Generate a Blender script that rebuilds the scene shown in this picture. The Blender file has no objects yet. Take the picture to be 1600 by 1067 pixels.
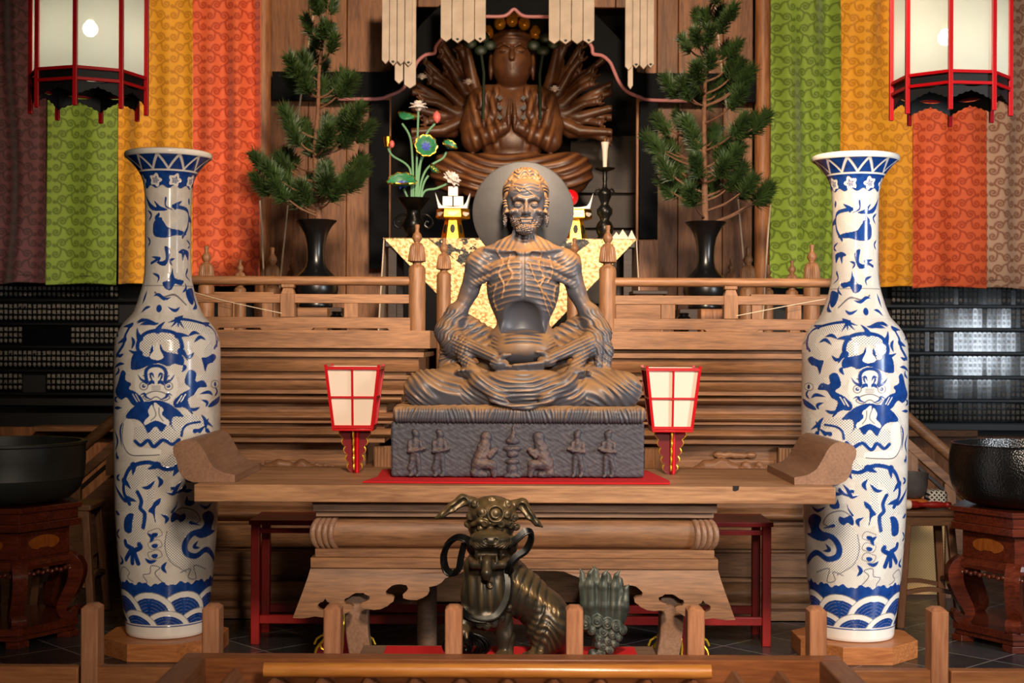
import bpy, bmesh, math, random
import numpy as np
from mathutils import Vector, Matrix
from mathutils.geometry import tessellate_polygon
random.seed(7); np.random.seed(7)
sc = bpy.context.scene
COL = sc.collection
PI = math.pi
F = 2222.2; HOR = 537.0; CX = 800.0; CZ = 1.4      # focal length in px of the 1600 px frame, horizon row, eye height
def X(px, Y): return (px-CX)*Y/F
def Z(py, Y): return CZ+(HOR-py)*Y/F
def P(px, py, Y): return (X(px, Y), Y, Z(py, Y))

# ------------------------------------------------------------------ camera
cd = bpy.data.cameras.new('camera'); cam = bpy.data.objects.new('camera', cd); COL.objects.link(cam)
cd.lens = 50.0; cd.sensor_width = 36.0; cd.shift_y = 0.0022
cam.location = (0, 0, CZ); cam.rotation_euler = (PI/2, math.radians(-0.25), 0)
cd.dof.use_dof = True; cd.dof.focus_distance = 5.9; cd.dof.aperture_fstop = 5.0
cd.clip_start = 0.05; cd.clip_end = 60
sc.camera = cam
# ------------------------------------------------------------------ world, lights, exposure
w = bpy.data.worlds.new('world'); sc.world = w; w.use_nodes = True
bg = w.node_tree.nodes['Background']; bg.inputs[0].default_value = (1.0, 0.72, 0.5, 1); bg.inputs[1].default_value = 0.022
sc.view_settings.view_transform = 'Standard'; sc.view_settings.look = 'None'
sc.view_settings.exposure = 0.08; sc.view_settings.gamma = 1.0; sc.view_settings.use_curve_mapping = False
def aim(o, t):
    o.rotation_euler = (Vector(t)-o.location).to_track_quat('-Z', 'Y').to_euler()
def area(name, loc, target, sx, sy, power, col):
    l = bpy.data.lights.new(name, 'AREA'); l.shape = 'RECTANGLE'; l.size = sx; l.size_y = sy; l.energy = power; l.color = col
    o = bpy.data.objects.new(name, l); COL.objects.link(o); o.location = loc; aim(o, target); return o
def spot(name, loc, target, power, col, ang, blend, rad):
    l = bpy.data.lights.new(name, 'SPOT'); l.energy = power; l.color = col; l.spot_size = math.radians(ang); l.spot_blend = blend; l.shadow_soft_size = rad
    o = bpy.data.objects.new(name, l); COL.objects.link(o); o.location = loc; aim(o, target); return o
WARM = (1.0, 0.78, 0.56)
spot('hall_spotlight', (0.35, 0.2, 4.1), (0.6, 6.6, 1.25), 1380, (1.0, 0.82, 0.65), 50, 0.9, 0.32)
spot('altar_spotlight', (0.5, 2.4, 4.3), (0.12, 10.0, 2.95), 1950, (1.0, 0.77, 0.55), 57, 0.5, 0.2)
area('side_door_daylight', (6.25, 2.2, 1.42), (3.45, 10.6, 1.4), 0.6, 0.75, 48, (0.80, 0.90, 1.0))
spot('fence_fill_light', (0.5, 0.9, 2.0), (-0.25, 5.0, 0.5), 260, (1.0, 0.84, 0.68), 75, 0.8, 0.2)  # unseen fill added to brighten the fence posts and table front
spot('right_window_daylight', (4.6, 3.0, 2.0), (1.65, 6.6, 0.95), 620, (0.92, 0.96, 1.0), 46, 0.35, 0.5)
spot('deity_fill_light', (0.35, 8.6, 2.75), (0.0, 11.3, 3.15), 88, (1.0, 0.68, 0.38), 52, 0.7, 0.08)  # unseen fill added for the deity, where the arch board blocks the altar light
spot('offering_downlight', (0.0, 7.7, 3.7), (0.0, 8.9, 1.9), 65, (1.0, 0.74, 0.48), 60, 0.7, 0.08)

# ------------------------------------------------------------------ materials
def lin(h):
    h = h.lstrip('#'); c = [int(h[i:i+2], 16)/255 for i in (0, 2, 4)]
    return tuple((x/12.92 if x <= .04045 else ((x+.055)/1.055)**2.4) for x in c)+(1,)
MATS = {}
def newmat(name):
    m = bpy.data.materials.new(name); m.use_nodes = True; nt = m.node_tree
    return m, nt, nt.nodes['Principled BSDF']
def N(nt, t, **kw):
    n = nt.nodes.new(t)
    for k, v in kw.items():
        if k.startswith('i_'): n.inputs[int(k[2:])].default_value = v
        else: setattr(n, k, v)
    return n
def L(nt, a, b): nt.links.new(a, b)
def plain(name, col, rough=.5, metal=0, spec=.5, bump=0, bscale=40, var=0.0, vscale=6, coat=0):
    m, nt, b = newmat(name); c = lin(col)
    b.inputs['Base Color'].default_value = c; b.inputs['Roughness'].default_value = rough; b.inputs['Metallic'].default_value = metal
    b.inputs['Specular IOR Level'].default_value = spec; b.inputs['Coat Weight'].default_value = coat; b.inputs['Coat Roughness'].default_value = .08
    tc = N(nt, 'ShaderNodeTexCoord')
    if var:
        n = N(nt, 'ShaderNodeTexNoise'); n.inputs['Scale'].default_value = vscale; n.inputs['Detail'].default_value = 5
        L(nt, tc.outputs['Object'], n.inputs['Vector'])
        r = N(nt, 'ShaderNodeValToRGB'); r.color_ramp.elements[0].position = .3; r.color_ramp.elements[1].position = .7
        r.color_ramp.elements[0].color = tuple(x*(1-var) for x in c[:3])+(1,); r.color_ramp.elements[1].color = tuple(min(1, x*(1+var)) for x in c[:3])+(1,)
        L(nt, n.outputs['Fac'], r.inputs['Fac']); L(nt, r.outputs['Color'], b.inputs['Base Color'])
    if bump:
        n = N(nt, 'ShaderNodeTexNoise'); n.inputs['Scale'].default_value = bscale; n.inputs['Detail'].default_value = 4
        L(nt, tc.outputs['Object'], n.inputs['Vector'])
        bp = N(nt, 'ShaderNodeBump'); bp.inputs['Strength'].default_value = bump; bp.inputs['Distance'].default_value = .01
        L(nt, n.outputs['Fac'], bp.inputs['Height']); L(nt, bp.outputs['Normal'], b.inputs['Normal'])
    MATS[name] = m; return m
def wood(name, dark, light, axis='X', rough=.5, sc_=1.0, figure=.5, island=0.0, spec=.4, coat=0):
    m, nt, b = newmat(name); tc = N(nt, 'ShaderNodeTexCoord'); mp = N(nt, 'ShaderNodeMapping')
    oi = N(nt, 'ShaderNodeObjectInfo')
    add = N(nt, 'ShaderNodeVectorMath', operation='ADD'); mul = N(nt, 'ShaderNodeVectorMath', operation='SCALE')
    L(nt, oi.outputs['Location'], mul.inputs[0]); mul.inputs['Scale'].default_value = 3.1
    L(nt, tc.outputs['Object'], add.inputs[0]); L(nt, mul.outputs[0], add.inputs[1])
    if island:
        ge = N(nt, 'ShaderNodeNewGeometry'); cmb = N(nt, 'ShaderNodeCombineXYZ'); m9 = N(nt, 'ShaderNodeMath', operation='MULTIPLY'); m9.inputs[1].default_value = 37.
        L(nt, ge.outputs['Random Per Island'], m9.inputs[0])
        for i in range(3): L(nt, m9.outputs[0], cmb.inputs[i])
        ad2 = N(nt, 'ShaderNodeVectorMath', operation='ADD'); L(nt, add.outputs[0], ad2.inputs[0]); L(nt, cmb.outputs[0], ad2.inputs[1]); src = ad2
    else: src = add
    s = {'X': (.9, 9, 9), 'Y': (9, .9, 9), 'Z': (9, 9, .9)}[axis]
    mp.inputs['Scale'].default_value = tuple(v*sc_ for v in s); L(nt, src.outputs[0], mp.inputs['Vector'])
    n1 = N(nt, 'ShaderNodeTexNoise'); n1.inputs['Scale'].default_value = 1.3; n1.inputs['Detail'].default_value = 3; n1.inputs['Distortion'].default_value = .6
    L(nt, mp.outputs[0], n1.inputs['Vector'])
    rg = N(nt, 'ShaderNodeMath', operation='MULTIPLY'); rg.inputs[1].default_value = 18.
    L(nt, n1.outputs['Fac'], rg.inputs[0]); sn = N(nt, 'ShaderNodeMath', operation='SINE'); L(nt, rg.outputs[0], sn.inputs[0])
    n2 = N(nt, 'ShaderNodeTexNoise'); n2.inputs['Scale'].default_value = 11; n2.inputs['Detail'].default_value = 5
    L(nt, mp.outputs[0], n2.inputs['Vector'])
    mx = N(nt, 'ShaderNodeMath', operation='MULTIPLY_ADD'); mx.inputs[1].default_value = .16*figure; L(nt, sn.outputs[0], mx.inputs[0]); L(nt, n2.outputs['Fac'], mx.inputs[2])
    r = N(nt, 'ShaderNodeValToRGB'); r.color_ramp.elements[0].position = .18; r.color_ramp.elements[1].position = .8
    r.color_ramp.elements[0].color = lin(dark); r.color_ramp.elements[1].color = lin(light); L(nt, mx.outputs[0], r.inputs['Fac'])
    out = r.outputs['Color']
    hs = N(nt, 'ShaderNodeHueSaturation'); L(nt, out, hs.inputs['Color'])
    mr = N(nt, 'ShaderNodeMapRange'); mr.inputs['To Min'].default_value = 1-.12-island; mr.inputs['To Max'].default_value = 1+.08+island*.6
    L(nt, (ge.outputs['Random Per Island'] if island else oi.outputs['Random']), mr.inputs['Value']); L(nt, mr.outputs[0], hs.inputs['Value'])
    L(nt, hs.outputs[0], b.inputs['Base Color'])
    bp = N(nt, 'ShaderNodeBump'); bp.inputs['Strength'].default_value = .18; bp.inputs['Distance'].default_value = .004
    L(nt, mx.outputs[0], bp.inputs['Height']); L(nt, bp.outputs['Normal'], b.inputs['Normal'])
    b.inputs['Roughness'].default_value = rough; b.inputs['Specular IOR Level'].default_value = spec; b.inputs['Coat Weight'].default_value = coat; b.inputs['Coat Roughness'].default_value = .12
    MATS[name] = m; return m
wood('keyaki_x', '#66442c', '#9c6e4a', 'X', figure=.7); wood('keyaki_y', '#66442c', '#9c6e4a', 'Y'); wood('keyaki_z', '#66442c', '#9a6c48', 'Z')
wood('table_x', '#8a6042', '#bd8d64', 'X', figure=1.2, rough=.4); wood('scroll', '#7b5844', '#a17a5e', 'Y', figure=.35, rough=.42)
wood('grey_x', '#6b5142', '#94735a', 'X')
wood('plank_z', '#6c4329', '#a97147', 'Z', island=.25, figure=.9); wood('fence_z', '#9a6444', '#c98d66', 'Z', rough=.5); wood('fence_x', '#8a5430', '#b87a4a', 'X')
wood('box_x', '#6a3a20', '#9c5e34', 'X', rough=.35); wood('bar_x', '#b06a2c', '#d78f42', 'X', rough=.35, coat=.4); wood('box_y', '#7a4a30', '#a06c48', 'Y')
wood('base_x', '#8c4c24', '#c07c48', 'X', rough=.4); wood('rose', '#3c150c', '#6e2f1b', 'X', rough=.22, coat=.6, figure=.5)
wood('rose_panel', '#6e3510', '#a35a22', 'Z', rough=.3, sc_=3); wood('stool_x', '#4a3020', '#7a5336', 'X'); wood('stool_z', '#553520', '#80563a', 'Z')
wood('carve', '#6b452d', '#9a6c48', 'X', figure=.3); wood('kannon', '#5f3218', '#9a5b2c', 'Z', figure=.4, rough=.45)
wood('dark_x', '#1c110b', '#38241a', 'X')
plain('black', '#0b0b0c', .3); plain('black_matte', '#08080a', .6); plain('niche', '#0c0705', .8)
plain('frame_black', '#06070a', .6, spec=.08, var=.3, vscale=9)
plain('pink', '#c07a78', .5); plain('redlac', '#c80a16', .3, coat=.3); plain('redcloth', '#d00410', .85, bump=.25, bscale=300); plain('redwood', '#8c1a16', .38, var=.35, vscale=5)
plain('darkred', '#7c0716', .35); plain('gold', '#f0b53a', .28, metal=1.0, var=.2); plain('goldpaint', '#f2c230', .35, metal=.6)
plain('paper', '#f3dfc8', .8); plain('ivory', '#e9dccb', .7); plain('bronze', '#33322e', .33, metal=.85, var=.45, vscale=14)
plain('bronze_dark', '#1d1d1c', .3, metal=.8); plain('bowl_black', '#0c0c0b', .2, coat=.3, bump=.15, bscale=90); plain('bowl_rough', '#22231f', .5, var=.4, vscale=8)
plain('strips', '#cdb9a4', .85, var=.12, vscale=10); plain('cord', '#cbb69c', .8); plain('iron', '#15130f', .5)
plain('needle', '#30441c', .5, var=.35, vscale=8); plain('bark', '#6e4a32', .8, bump=.4, bscale=60, var=.3, vscale=30)
plain('stem_green', '#6f9f74', .5); plain('leaf_green', '#2f7a4c', .45, var=.3, vscale=40); plain('petal', '#e6d8cf', .5); plain('bud', '#dd6a62', .45); plain('leaf_blue', '#3d50a8', .45)
plain('orange', '#c86a2a', .6); plain('grey_clay', '#4d4a4c', .65, var=.3, vscale=14)
# ------------------------------------------------------------------ mesh builders
class MB:
    def __init__(s): s.v = []; s.f = []
    def add(s, vs, fs):
        o = len(s.v); s.v += [tuple(v) for v in vs]; s.f += [tuple(i+o for i in f) for f in fs]; return s
    def box(s, x0, x1, y0, y1, z0, z1):
        return s.add([(x0,y0,z0),(x1,y0,z0),(x1,y1,z0),(x0,y1,z0),(x0,y0,z1),(x1,y0,z1),(x1,y1,z1),(x0,y1,z1)],
                     [(3,2,1,0),(4,5,6,7),(0,1,5,4),(1,2,6,5),(2,3,7,6),(3,0,4,7)])
    def hexa(s, b, t):           # two quads (bottom, top)
        return s.add(list(b)+list(t), [(3,2,1,0),(4,5,6,7),(0,1,5,4),(1,2,6,5),(2,3,7,6),(3,0,4,7)])
    def lathe(s, prof, c=(0,0,0), n=48, cap=True, ph=0.0, arc=None):
        vs = []; m = len(prof)
        for i in range(n):
            a = ph+2*PI*i/n
            for r, z in prof: vs.append((c[0]+r*math.sin(a), c[1]-r*math.cos(a), c[2]+z))
        fs = []
        for i in range(n):
            j = (i+1) % n
            for k in range(m-1): fs.append((i*m+k, j*m+k, j*m+k+1, i*m+k+1))
        if cap:
            fs.append(tuple(i*m for i in range(n))[::-1]); fs.append(tuple(i*m+m-1 for i in range(n)))
        return s.add(vs, fs)
    def tube(s, pts, r, n=10, cap=True):
        pts = [Vector(p) for p in pts]; R = r if hasattr(r, '__len__') else [r]*len(pts)
        vs = []; up = None
        for i, p in enumerate(pts):
            t = (pts[min(i+1, len(pts)-1)]-pts[max(i-1, 0)]).normalized()
            if up is None:
                up = t.orthogonal().normalized()
            up = (up-t*up.dot(t))
            up = up.normalized() if up.length > 1e-6 else t.orthogonal().normalized()
            b = t.cross(up)
            for k in range(n):
                a = 2*PI*k/n; vs.append(p+(up*math.cos(a)+b*math.sin(a))*R[i])
        fs = []
        for i in range(len(pts)-1):
            for k in range(n):
                q = (k+1) % n; fs.append((i*n+k, i*n+q, (i+1)*n+q, (i+1)*n+k))
        if cap: fs.append(tuple(range(n))[::-1]); fs.append(tuple((len(pts)-1)*n+k for k in range(n)))
        return s.add(vs, fs)
    def ribbon(s, pts, wid, th, nrm):       # flat band along pts: wid across (list or value), thick th; nrm = face normal
        pts = [Vector(p) for p in pts]; vs = []; nrm = Vector(nrm).normalized()
        for i, p in enumerate(pts):
            t = (pts[min(i+1, len(pts)-1)]-pts[max(i-1, 0)]).normalized(); b = t.cross(nrm).normalized()
            ww = wid[i] if hasattr(wid, '__len__') else wid
            vs += [p-b*ww/2-nrm*th/2, p+b*ww/2-nrm*th/2, p+b*ww/2+nrm*th/2, p-b*ww/2+nrm*th/2]
        fs = [(3,2,1,0)]
        for i in range(len(pts)-1):
            for k in range(4): q = (k+1) % 4; fs.append((i*4+k, i*4+q, (i+1)*4+q, (i+1)*4+k))
        e = (len(pts)-1)*4; fs.append((e, e+1, e+2, e+3)); return s.add(vs, fs)
    def prism(s, outer, holes=(), o=(0,0,0), ux=(1,0,0), uy=(0,0,1), depth=(0,.02,0), warp=None):
        o = Vector(o); ux = Vector(ux); uy = Vector(uy); d = Vector(depth)
        loops = [list(outer)]+[list(h) for h in holes]
        flat = [p for l in loops for p in l]; n = len(flat)
        tri = tessellate_polygon([[Vector((p[0], p[1], 0)) for p in l] for l in loops])
        fr = [o+ux*p[0]+uy*p[1] for p in flat]; bk = [v+d for v in fr]
        if warp: fr = [warp(v) for v in fr]; bk = [warp(v) for v in bk]
        fs = []
        for t in tri: fs.append(tuple(t)); fs.append(tuple(i+n for i in reversed(t)))
        k = 0
        for l in loops:
            m = len(l)
            for i in range(m):
                j = (i+1) % m; fs.append((k+i, k+j, k+j+n, k+i+n))
            k += m
        return s.add(fr+bk, fs)
    def sphere(s, c, r, nu=16, nv=10, rot=None):
        rx, ry, rz = (r if hasattr(r, '__len__') else (r, r, r)); vs = []; c = Vector(c)
        for j in range(nv+1):
            t = PI*j/nv
            for i in range(nu):
                a = 2*PI*i/nu; v = Vector((rx*math.sin(t)*math.cos(a), ry*math.sin(t)*math.sin(a), rz*math.cos(t)))
                if rot: v = rot @ v
                vs.append(c+v)
        fs = []
        for j in range(nv):
            for i in range(nu):
                q = (i+1) % nu; fs.append((j*nu+i, (j+1)*nu+i, (j+1)*nu+q, j*nu+q))
        return s.add(vs, fs)
    def xf(s, M, start=0):
        for i in range(start, len(s.v)): s.v[i] = tuple(M @ Vector(s.v[i]))
        return s
    def build(s, name, mat, parent=None, smooth=40, bevel=0, mats=None):
        return mesh_obj(name, np.array(s.v, dtype=float).reshape(-1, 3), s.f, mat, parent, smooth, bevel)
def root_loc(p):
    v = Vector((0, 0, 0))
    while p is not None: v = v+p.location; p = p.parent
    return v
def mesh_obj(name, V, faces, mat, parent=None, smooth=40, bevel=0):
    if parent is None:
        lo = V.min(0); hi = V.max(0); org = Vector(((lo[0]+hi[0])/2, (lo[1]+hi[1])/2, lo[2]))
    else: org = root_loc(parent)
    me = bpy.data.meshes.new(name); Vl = V-np.array(org)
    if isinstance(faces, np.ndarray):
        n = len(Vl); k = faces.shape[1]; m = len(faces)
        me.vertices.add(n); me.vertices.foreach_set('co', Vl.astype(np.float32).ravel())
        me.loops.add(m*k); me.loops.foreach_set('vertex_index', faces.astype(np.int32).ravel())
        me.polygons.add(m); me.polygons.foreach_set('loop_start', np.arange(0, m*k, k, dtype=np.int32))
        me.update(calc_edges=True); me.validate()
    else:
        me.from_pydata([tuple(v) for v in Vl], [], faces)
        bm = bmesh.new(); bm.from_mesh(me); bmesh.ops.remove_doubles(bm, verts=bm.verts, dist=1e-6)
        bmesh.ops.recalc_face_normals(bm, faces=bm.faces); bm.to_mesh(me); bm.free()
    if smooth:
        me.polygons.foreach_set('use_smooth', np.ones(len(me.polygons), dtype=bool))
        if smooth < 180: me.set_sharp_from_angle(angle=math.radians(smooth))
    o = bpy.data.objects.new(name, me); COL.objects.link(o)
    me.materials.append(MATS[mat] if isinstance(mat, str) else mat)
    if parent is None: o.location = org
    else: o.parent = parent
    if bevel:
        b = o.modifiers.new('bevel', 'BEVEL'); b.width = bevel; b.segments = 2; b.limit_method = 'ANGLE'; b.angle_limit = math.radians(50)
    return o
def tag(o, label=None, cat=None, group=None, kind=None):
    if label: o['label'] = label
    if cat: o['category'] = cat
    if group: o['group'] = group
    if kind: o['kind'] = kind
    return o
def thing(name, label, cat, loc=(0,0,0), group=None):
    o = bpy.data.objects.new(name, None); COL.objects.link(o); o.location = loc; o.empty_display_size = .05
    return tag(o, label, cat, group)
def struct(o): o['kind'] = 'structure'; return o
def copy_tree(o, parent=None):
    c = o.copy(); COL.objects.link(c)
    if parent is not None: c.parent = parent
    for ch in list(o.children): copy_tree(ch, c)
    return c
def smooth_curve(pts, n=8, closed=False):
    pts = [np.array(p, float) for p in pts]; out = []; m = len(pts)
    rng = range(m) if closed else range(m-1)
    for i in rng:
        if closed: p0, p1, p2, p3 = pts[(i-1) % m], pts[i], pts[(i+1) % m], pts[(i+2) % m]
        else: p0, p1, p2, p3 = pts[max(i-1, 0)], pts[i], pts[i+1], pts[min(i+2, m-1)]
        for k in range(n):
            t = k/n
            out.append(.5*((2*p1)+(-p0+p2)*t+(2*p0-5*p1+4*p2-p3)*t*t+(-p0+3*p1-3*p2+p3)*t**3))
    if not closed: out.append(pts[-1])
    return out
def ellipse(cx, cy, rx, ry, n=20): return [(cx+rx*math.cos(2*PI*i/n), cy+ry*math.sin(2*PI*i/n)) for i in range(n)]
def add_attr(o, name, vals):
    a = o.data.attributes.new(name, 'FLOAT', 'POINT'); a.data.foreach_set('value', np.asarray(vals, dtype=np.float32))
# ------------------------------------------------------------------ signed-distance sculpting (numpy) + surface nets
class Clay:
    def __init__(s, lo, hi, h):
        s.lo = np.array(lo, float); s.h = h; s.n = np.ceil((np.array(hi)-s.lo)/h).astype(int)+1
        s.ax = [(s.lo[i]+h*np.arange(s.n[i])).astype(np.float32) for i in range(3)]
        s.D = np.full(s.n, 50., np.float32)
    def _sl(s, lo, hi):
        a = np.clip(np.floor((np.array(lo)-s.lo)/s.h).astype(int), 0, s.n); b = np.clip(np.ceil((np.array(hi)-s.lo)/s.h).astype(int)+1, 0, s.n)
        return a, b
    def put(s, fn, lo, hi, k=3., sub=False):
        a, b = s._sl(np.array(lo)-k-4*s.h, np.array(hi)+k+4*s.h)
        if np.any(b <= a): return s
        x = s.ax[0][a[0]:b[0], None, None]; y = s.ax[1][None, a[1]:b[1], None]; z = s.ax[2][None, None, a[2]:b[2]]
        d = fn(x, y, z); S = s.D[a[0]:b[0], a[1]:b[1], a[2]:b[2]]
        if sub: d = -d; hh = np.clip(.5-.5*(S-d)/k, 0, 1); r = S+(d-S)*hh+k*hh*(1-hh)
        else: hh = np.clip(.5+.5*(S-d)/k, 0, 1); r = S+(d-S)*hh-k*hh*(1-hh)
        s.D[a[0]:b[0], a[1]:b[1], a[2]:b[2]] = r; return s
    def cap(s, p, q, r1, r2=None, k=3., sub=False):
        r2 = r1 if r2 is None else r2; p = np.array(p, float); q = np.array(q, float); d = q-p; L2 = float(d @ d)+1e-9; m = max(r1, r2)
        def fn(x, y, z):
            t = np.clip(((x-p[0])*d[0]+(y-p[1])*d[1]+(z-p[2])*d[2])/L2, 0, 1)
            return np.sqrt((x-p[0]-t*d[0])**2+(y-p[1]-t*d[1])**2+(z-p[2]-t*d[2])**2)-(r1+(r2-r1)*t)
        return s.put(fn, np.minimum(p, q)-m, np.maximum(p, q)+m, k, sub)
    def chain(s, pts, k=3., sub=False):
        for a, b in zip(pts[:-1], pts[1:]): s.cap(a[:3], b[:3], a[3], b[3], k, sub)
        return s
    def ell(s, c, r, k=3., rot=None, sub=False):
        c = np.array(c, float); r = np.array(r, float); R = None if rot is None else np.array(rot)
        def fn(x, y, z):
            x = x-c[0]; y = y-c[1]; z = z-c[2]
            if R is not None: x, y, z = (R[0,0]*x+R[1,0]*y+R[2,0]*z, R[0,1]*x+R[1,1]*y+R[2,1]*z, R[0,2]*x+R[1,2]*y+R[2,2]*z)
            k0 = np.sqrt((x/r[0])**2+(y/r[1])**2+(z/r[2])**2); k1 = np.sqrt((x/r[0]**2)**2+(y/r[1]**2)**2+(z/r[2]**2)**2)+1e-6
            return k0*(k0-1)/k1
        m = r if R is None else np.full(3, r.max())
        return s.put(fn, c-m, c+m, k, sub)
    def box(s, c, b, rd=2., k=3., sub=False):
        c = np.array(c, float); b = np.array(b, float)
        def fn(x, y, z):
            qx = np.abs(x-c[0])-b[0]+rd; qy = np.abs(y-c[1])-b[1]+rd; qz = np.abs(z-c[2])-b[2]+rd
            return np.sqrt(np.maximum(qx, 0)**2+np.maximum(qy, 0)**2+np.maximum(qz, 0)**2)+np.minimum(np.maximum(qx, np.maximum(qy, qz)), 0)-rd
        return s.put(fn, c-b, c+b, k, sub)
    def torus(s, c, R, r, n=(0,0,1), k=2., sub=False):
        c = np.array(c, float); n = np.array(n, float); n /= np.linalg.norm(n)
        def fn(x, y, z):
            h = (x-c[0])*n[0]+(y-c[1])*n[1]+(z-c[2])*n[2]; q2 = (x-c[0])**2+(y-c[1])**2+(z-c[2])**2-h*h
            return np.sqrt((np.sqrt(np.maximum(q2, 0))-R)**2+h*h)-r
        return s.put(fn, c-R-r, c+R+r, k, sub)
    def net(s):
        D = s.D; n = s.n
        D[0] = np.maximum(D[0], .3); D[-1] = np.maximum(D[-1], .3); D[:, 0] = np.maximum(D[:, 0], .3); D[:, -1] = np.maximum(D[:, -1], .3)
        D[:, :, 0] = np.maximum(D[:, :, 0], .3); D[:, :, -1] = np.maximum(D[:, :, -1], .3)
        I = D < 0
        c = np.zeros(n-1, np.int8)
        for i in (0, 1):
            for j in (0, 1):
                for k in (0, 1): c += I[i:n[0]-1+i, j:n[1]-1+j, k:n[2]-1+k]
        act = (c > 0) & (c < 8); ix = np.argwhere(act); idm = np.full(n-1, -1, np.int32); idm[act] = np.arange(len(ix))
        acc = np.zeros((len(ix), 3)); cnt = np.zeros(len(ix))
        cor = [(i, j, k) for i in (0, 1) for j in (0, 1) for k in (0, 1)]
        val = {q: D[ix[:, 0]+q[0], ix[:, 1]+q[1], ix[:, 2]+q[2]].astype(float) for q in cor}
        for q in cor:
            for a in range(3):
                if q[a] == 0:
                    e = list(q); e[a] = 1; e = tuple(e); v0 = val[q]; v1 = val[e]; m = (v0 < 0) != (v1 < 0)
                    t = np.where(m, v0/np.where(m, v0-v1, 1), 0); pt = np.tile(np.array(q, float), (len(ix), 1)); pt[:, a] = t
                    acc[m] += pt[m]; cnt[m] += 1
        V = s.lo+s.h*(ix+acc/cnt[:, None])
        Q = []
        for a in range(3):
            b, cc = (a+1) % 3, (a+2) % 3
            sl0 = [slice(None)]*3; sl1 = [slice(None)]*3; sl0[a] = slice(0, n[a]-1); sl1[a] = slice(1, n[a])
            e = np.argwhere(I[tuple(sl0)] != I[tuple(sl1)]); e = e[(e[:, b] > 0) & (e[:, cc] > 0) & (e[:, b] < n[b]-1) & (e[:, cc] < n[cc]-1)]
            ins = I[e[:, 0], e[:, 1], e[:, 2]]
            def cell(db, dc):
                f = e.copy(); f[:, b] += db; f[:, cc] += dc; return idm[f[:, 0], f[:, 1], f[:, 2]]
            q = np.stack([cell(-1, -1), cell(0, -1), cell(0, 0), cell(-1, 0)], 1); q[~ins] = q[~ins][:, ::-1]; Q.append(q)
        return V, np.concatenate(Q)
def vnormals(V, Q):
    n = np.cross(V[Q[:, 2]]-V[Q[:, 0]], V[Q[:, 3]]-V[Q[:, 1]]); out = np.zeros_like(V)
    for i in range(4):
        for a in range(3): out[:, a] += np.bincount(Q[:, i], n[:, a], len(V))
    return out/(np.linalg.norm(out, axis=1)[:, None]+1e-9)
def polydist(U, W, pts):            # distance of 2-D points to a polyline
    best = np.full(U.shape, 1e9)
    for (a, b) in zip(pts[:-1], pts[1:]):
        dx, dy = b[0]-a[0], b[1]-a[1]; l2 = dx*dx+dy*dy+1e-9
        t = np.clip(((U-a[0])*dx+(W-a[1])*dy)/l2, 0, 1); best = np.minimum(best, np.hypot(U-a[0]-t*dx, W-a[1]-t*dy))
    return best
def sstep(a, b, x): t = np.clip((x-a)/(b-a), 0, 1); return t*t*(3-2*t)
def clay_obj(name, V, Q, cpx, cpy, Y, mat, parent, wscale=1.0):   # clay coordinates: u right, v up, w to the viewer, in px at depth Y
    s = Y/F; O = np.array([X(cpx, Y), Y, Z(cpy, Y)])
    W = np.stack([V[:, 0]*s, -V[:, 2]*s*wscale, V[:, 1]*s], 1)+O
    return mesh_obj(name, W, Q[:, :], mat, parent, smooth=180)
# ================================================================== SETTING
def floor_mat():
    m, nt, b = newmat('tile'); tc = N(nt, 'ShaderNodeTexCoord'); mp = N(nt, 'ShaderNodeMapping'); mp.inputs['Rotation'].default_value = (0, 0, PI/4+.04)
    L(nt, tc.outputs['Object'], mp.inputs['Vector'])
    br = N(nt, 'ShaderNodeTexBrick'); br.offset = 0; br.inputs['Scale'].default_value = 1.0
    br.inputs['Brick Width'].default_value = .33; br.inputs['Row Height'].default_value = .33; br.inputs['Mortar Size'].default_value = .004; br.inputs['Mortar Smooth'].default_value = .2
    br.inputs['Color1'].default_value = lin('#2b2b2d'); br.inputs['Color2'].default_value = lin('#454443'); br.inputs['Mortar'].default_value = lin('#9a948a')
    L(nt, mp.outputs[0], br.inputs['Vector'])
    n = N(nt, 'ShaderNodeTexNoise'); n.inputs['Scale'].default_value = 7; n.inputs['Detail'].default_value = 6; L(nt, tc.outputs['Object'], n.inputs['Vector'])
    mx = N(nt, 'ShaderNodeMix', data_type='RGBA', blend_type='MULTIPLY'); mx.inputs['Factor'].default_value = .6
    L(nt, br.outputs['Color'], mx.inputs['A']); L(nt, n.outputs['Color'], mx.inputs['B'])
    r = N(nt, 'ShaderNodeMath', operation='MULTIPLY_ADD'); r.inputs[1].default_value = .35; r.inputs[2].default_value = .12; L(nt, n.outputs['Fac'], r.inputs[0]); L(nt, r.outputs[0], b.inputs['Roughness'])
    L(nt, mx.outputs['Result'], b.inputs['Base Color']); MATS['tile'] = m
floor_mat()
struct(MB().box(-6, 6, -2.5, 13, -.1, 0).build('floor', 'tile'))
YW = 10.7
def plank_wall(name, xs, z0, z1, Y, label=None):
    mb = MB()
    for a, b in zip(xs[:-1], xs[1:]): mb.box(a+.003, b-.003, Y+random.uniform(0, .006), Y+.05, z0, z1)
    return struct(mb.build(name, 'plank_z', bevel=.004))
xl = [X(p, YW) for p in (395, 420, 480, 540, 610)]; xr = [X(p, YW) for p in (992, 1025, 1058, 1128, 1175)]
plank_wall('wall_left_of_shrine', xl, 1.3, 4.4, YW); plank_wall('wall_right_of_shrine', xr, 1.3, 4.4, YW)
plank_wall('wall_above_shrine', [X(p, YW) for p in (610, 650, 690, 730, 790, 850, 910, 960, 992)], Z(10, YW), 4.4, YW+.02)
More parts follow.
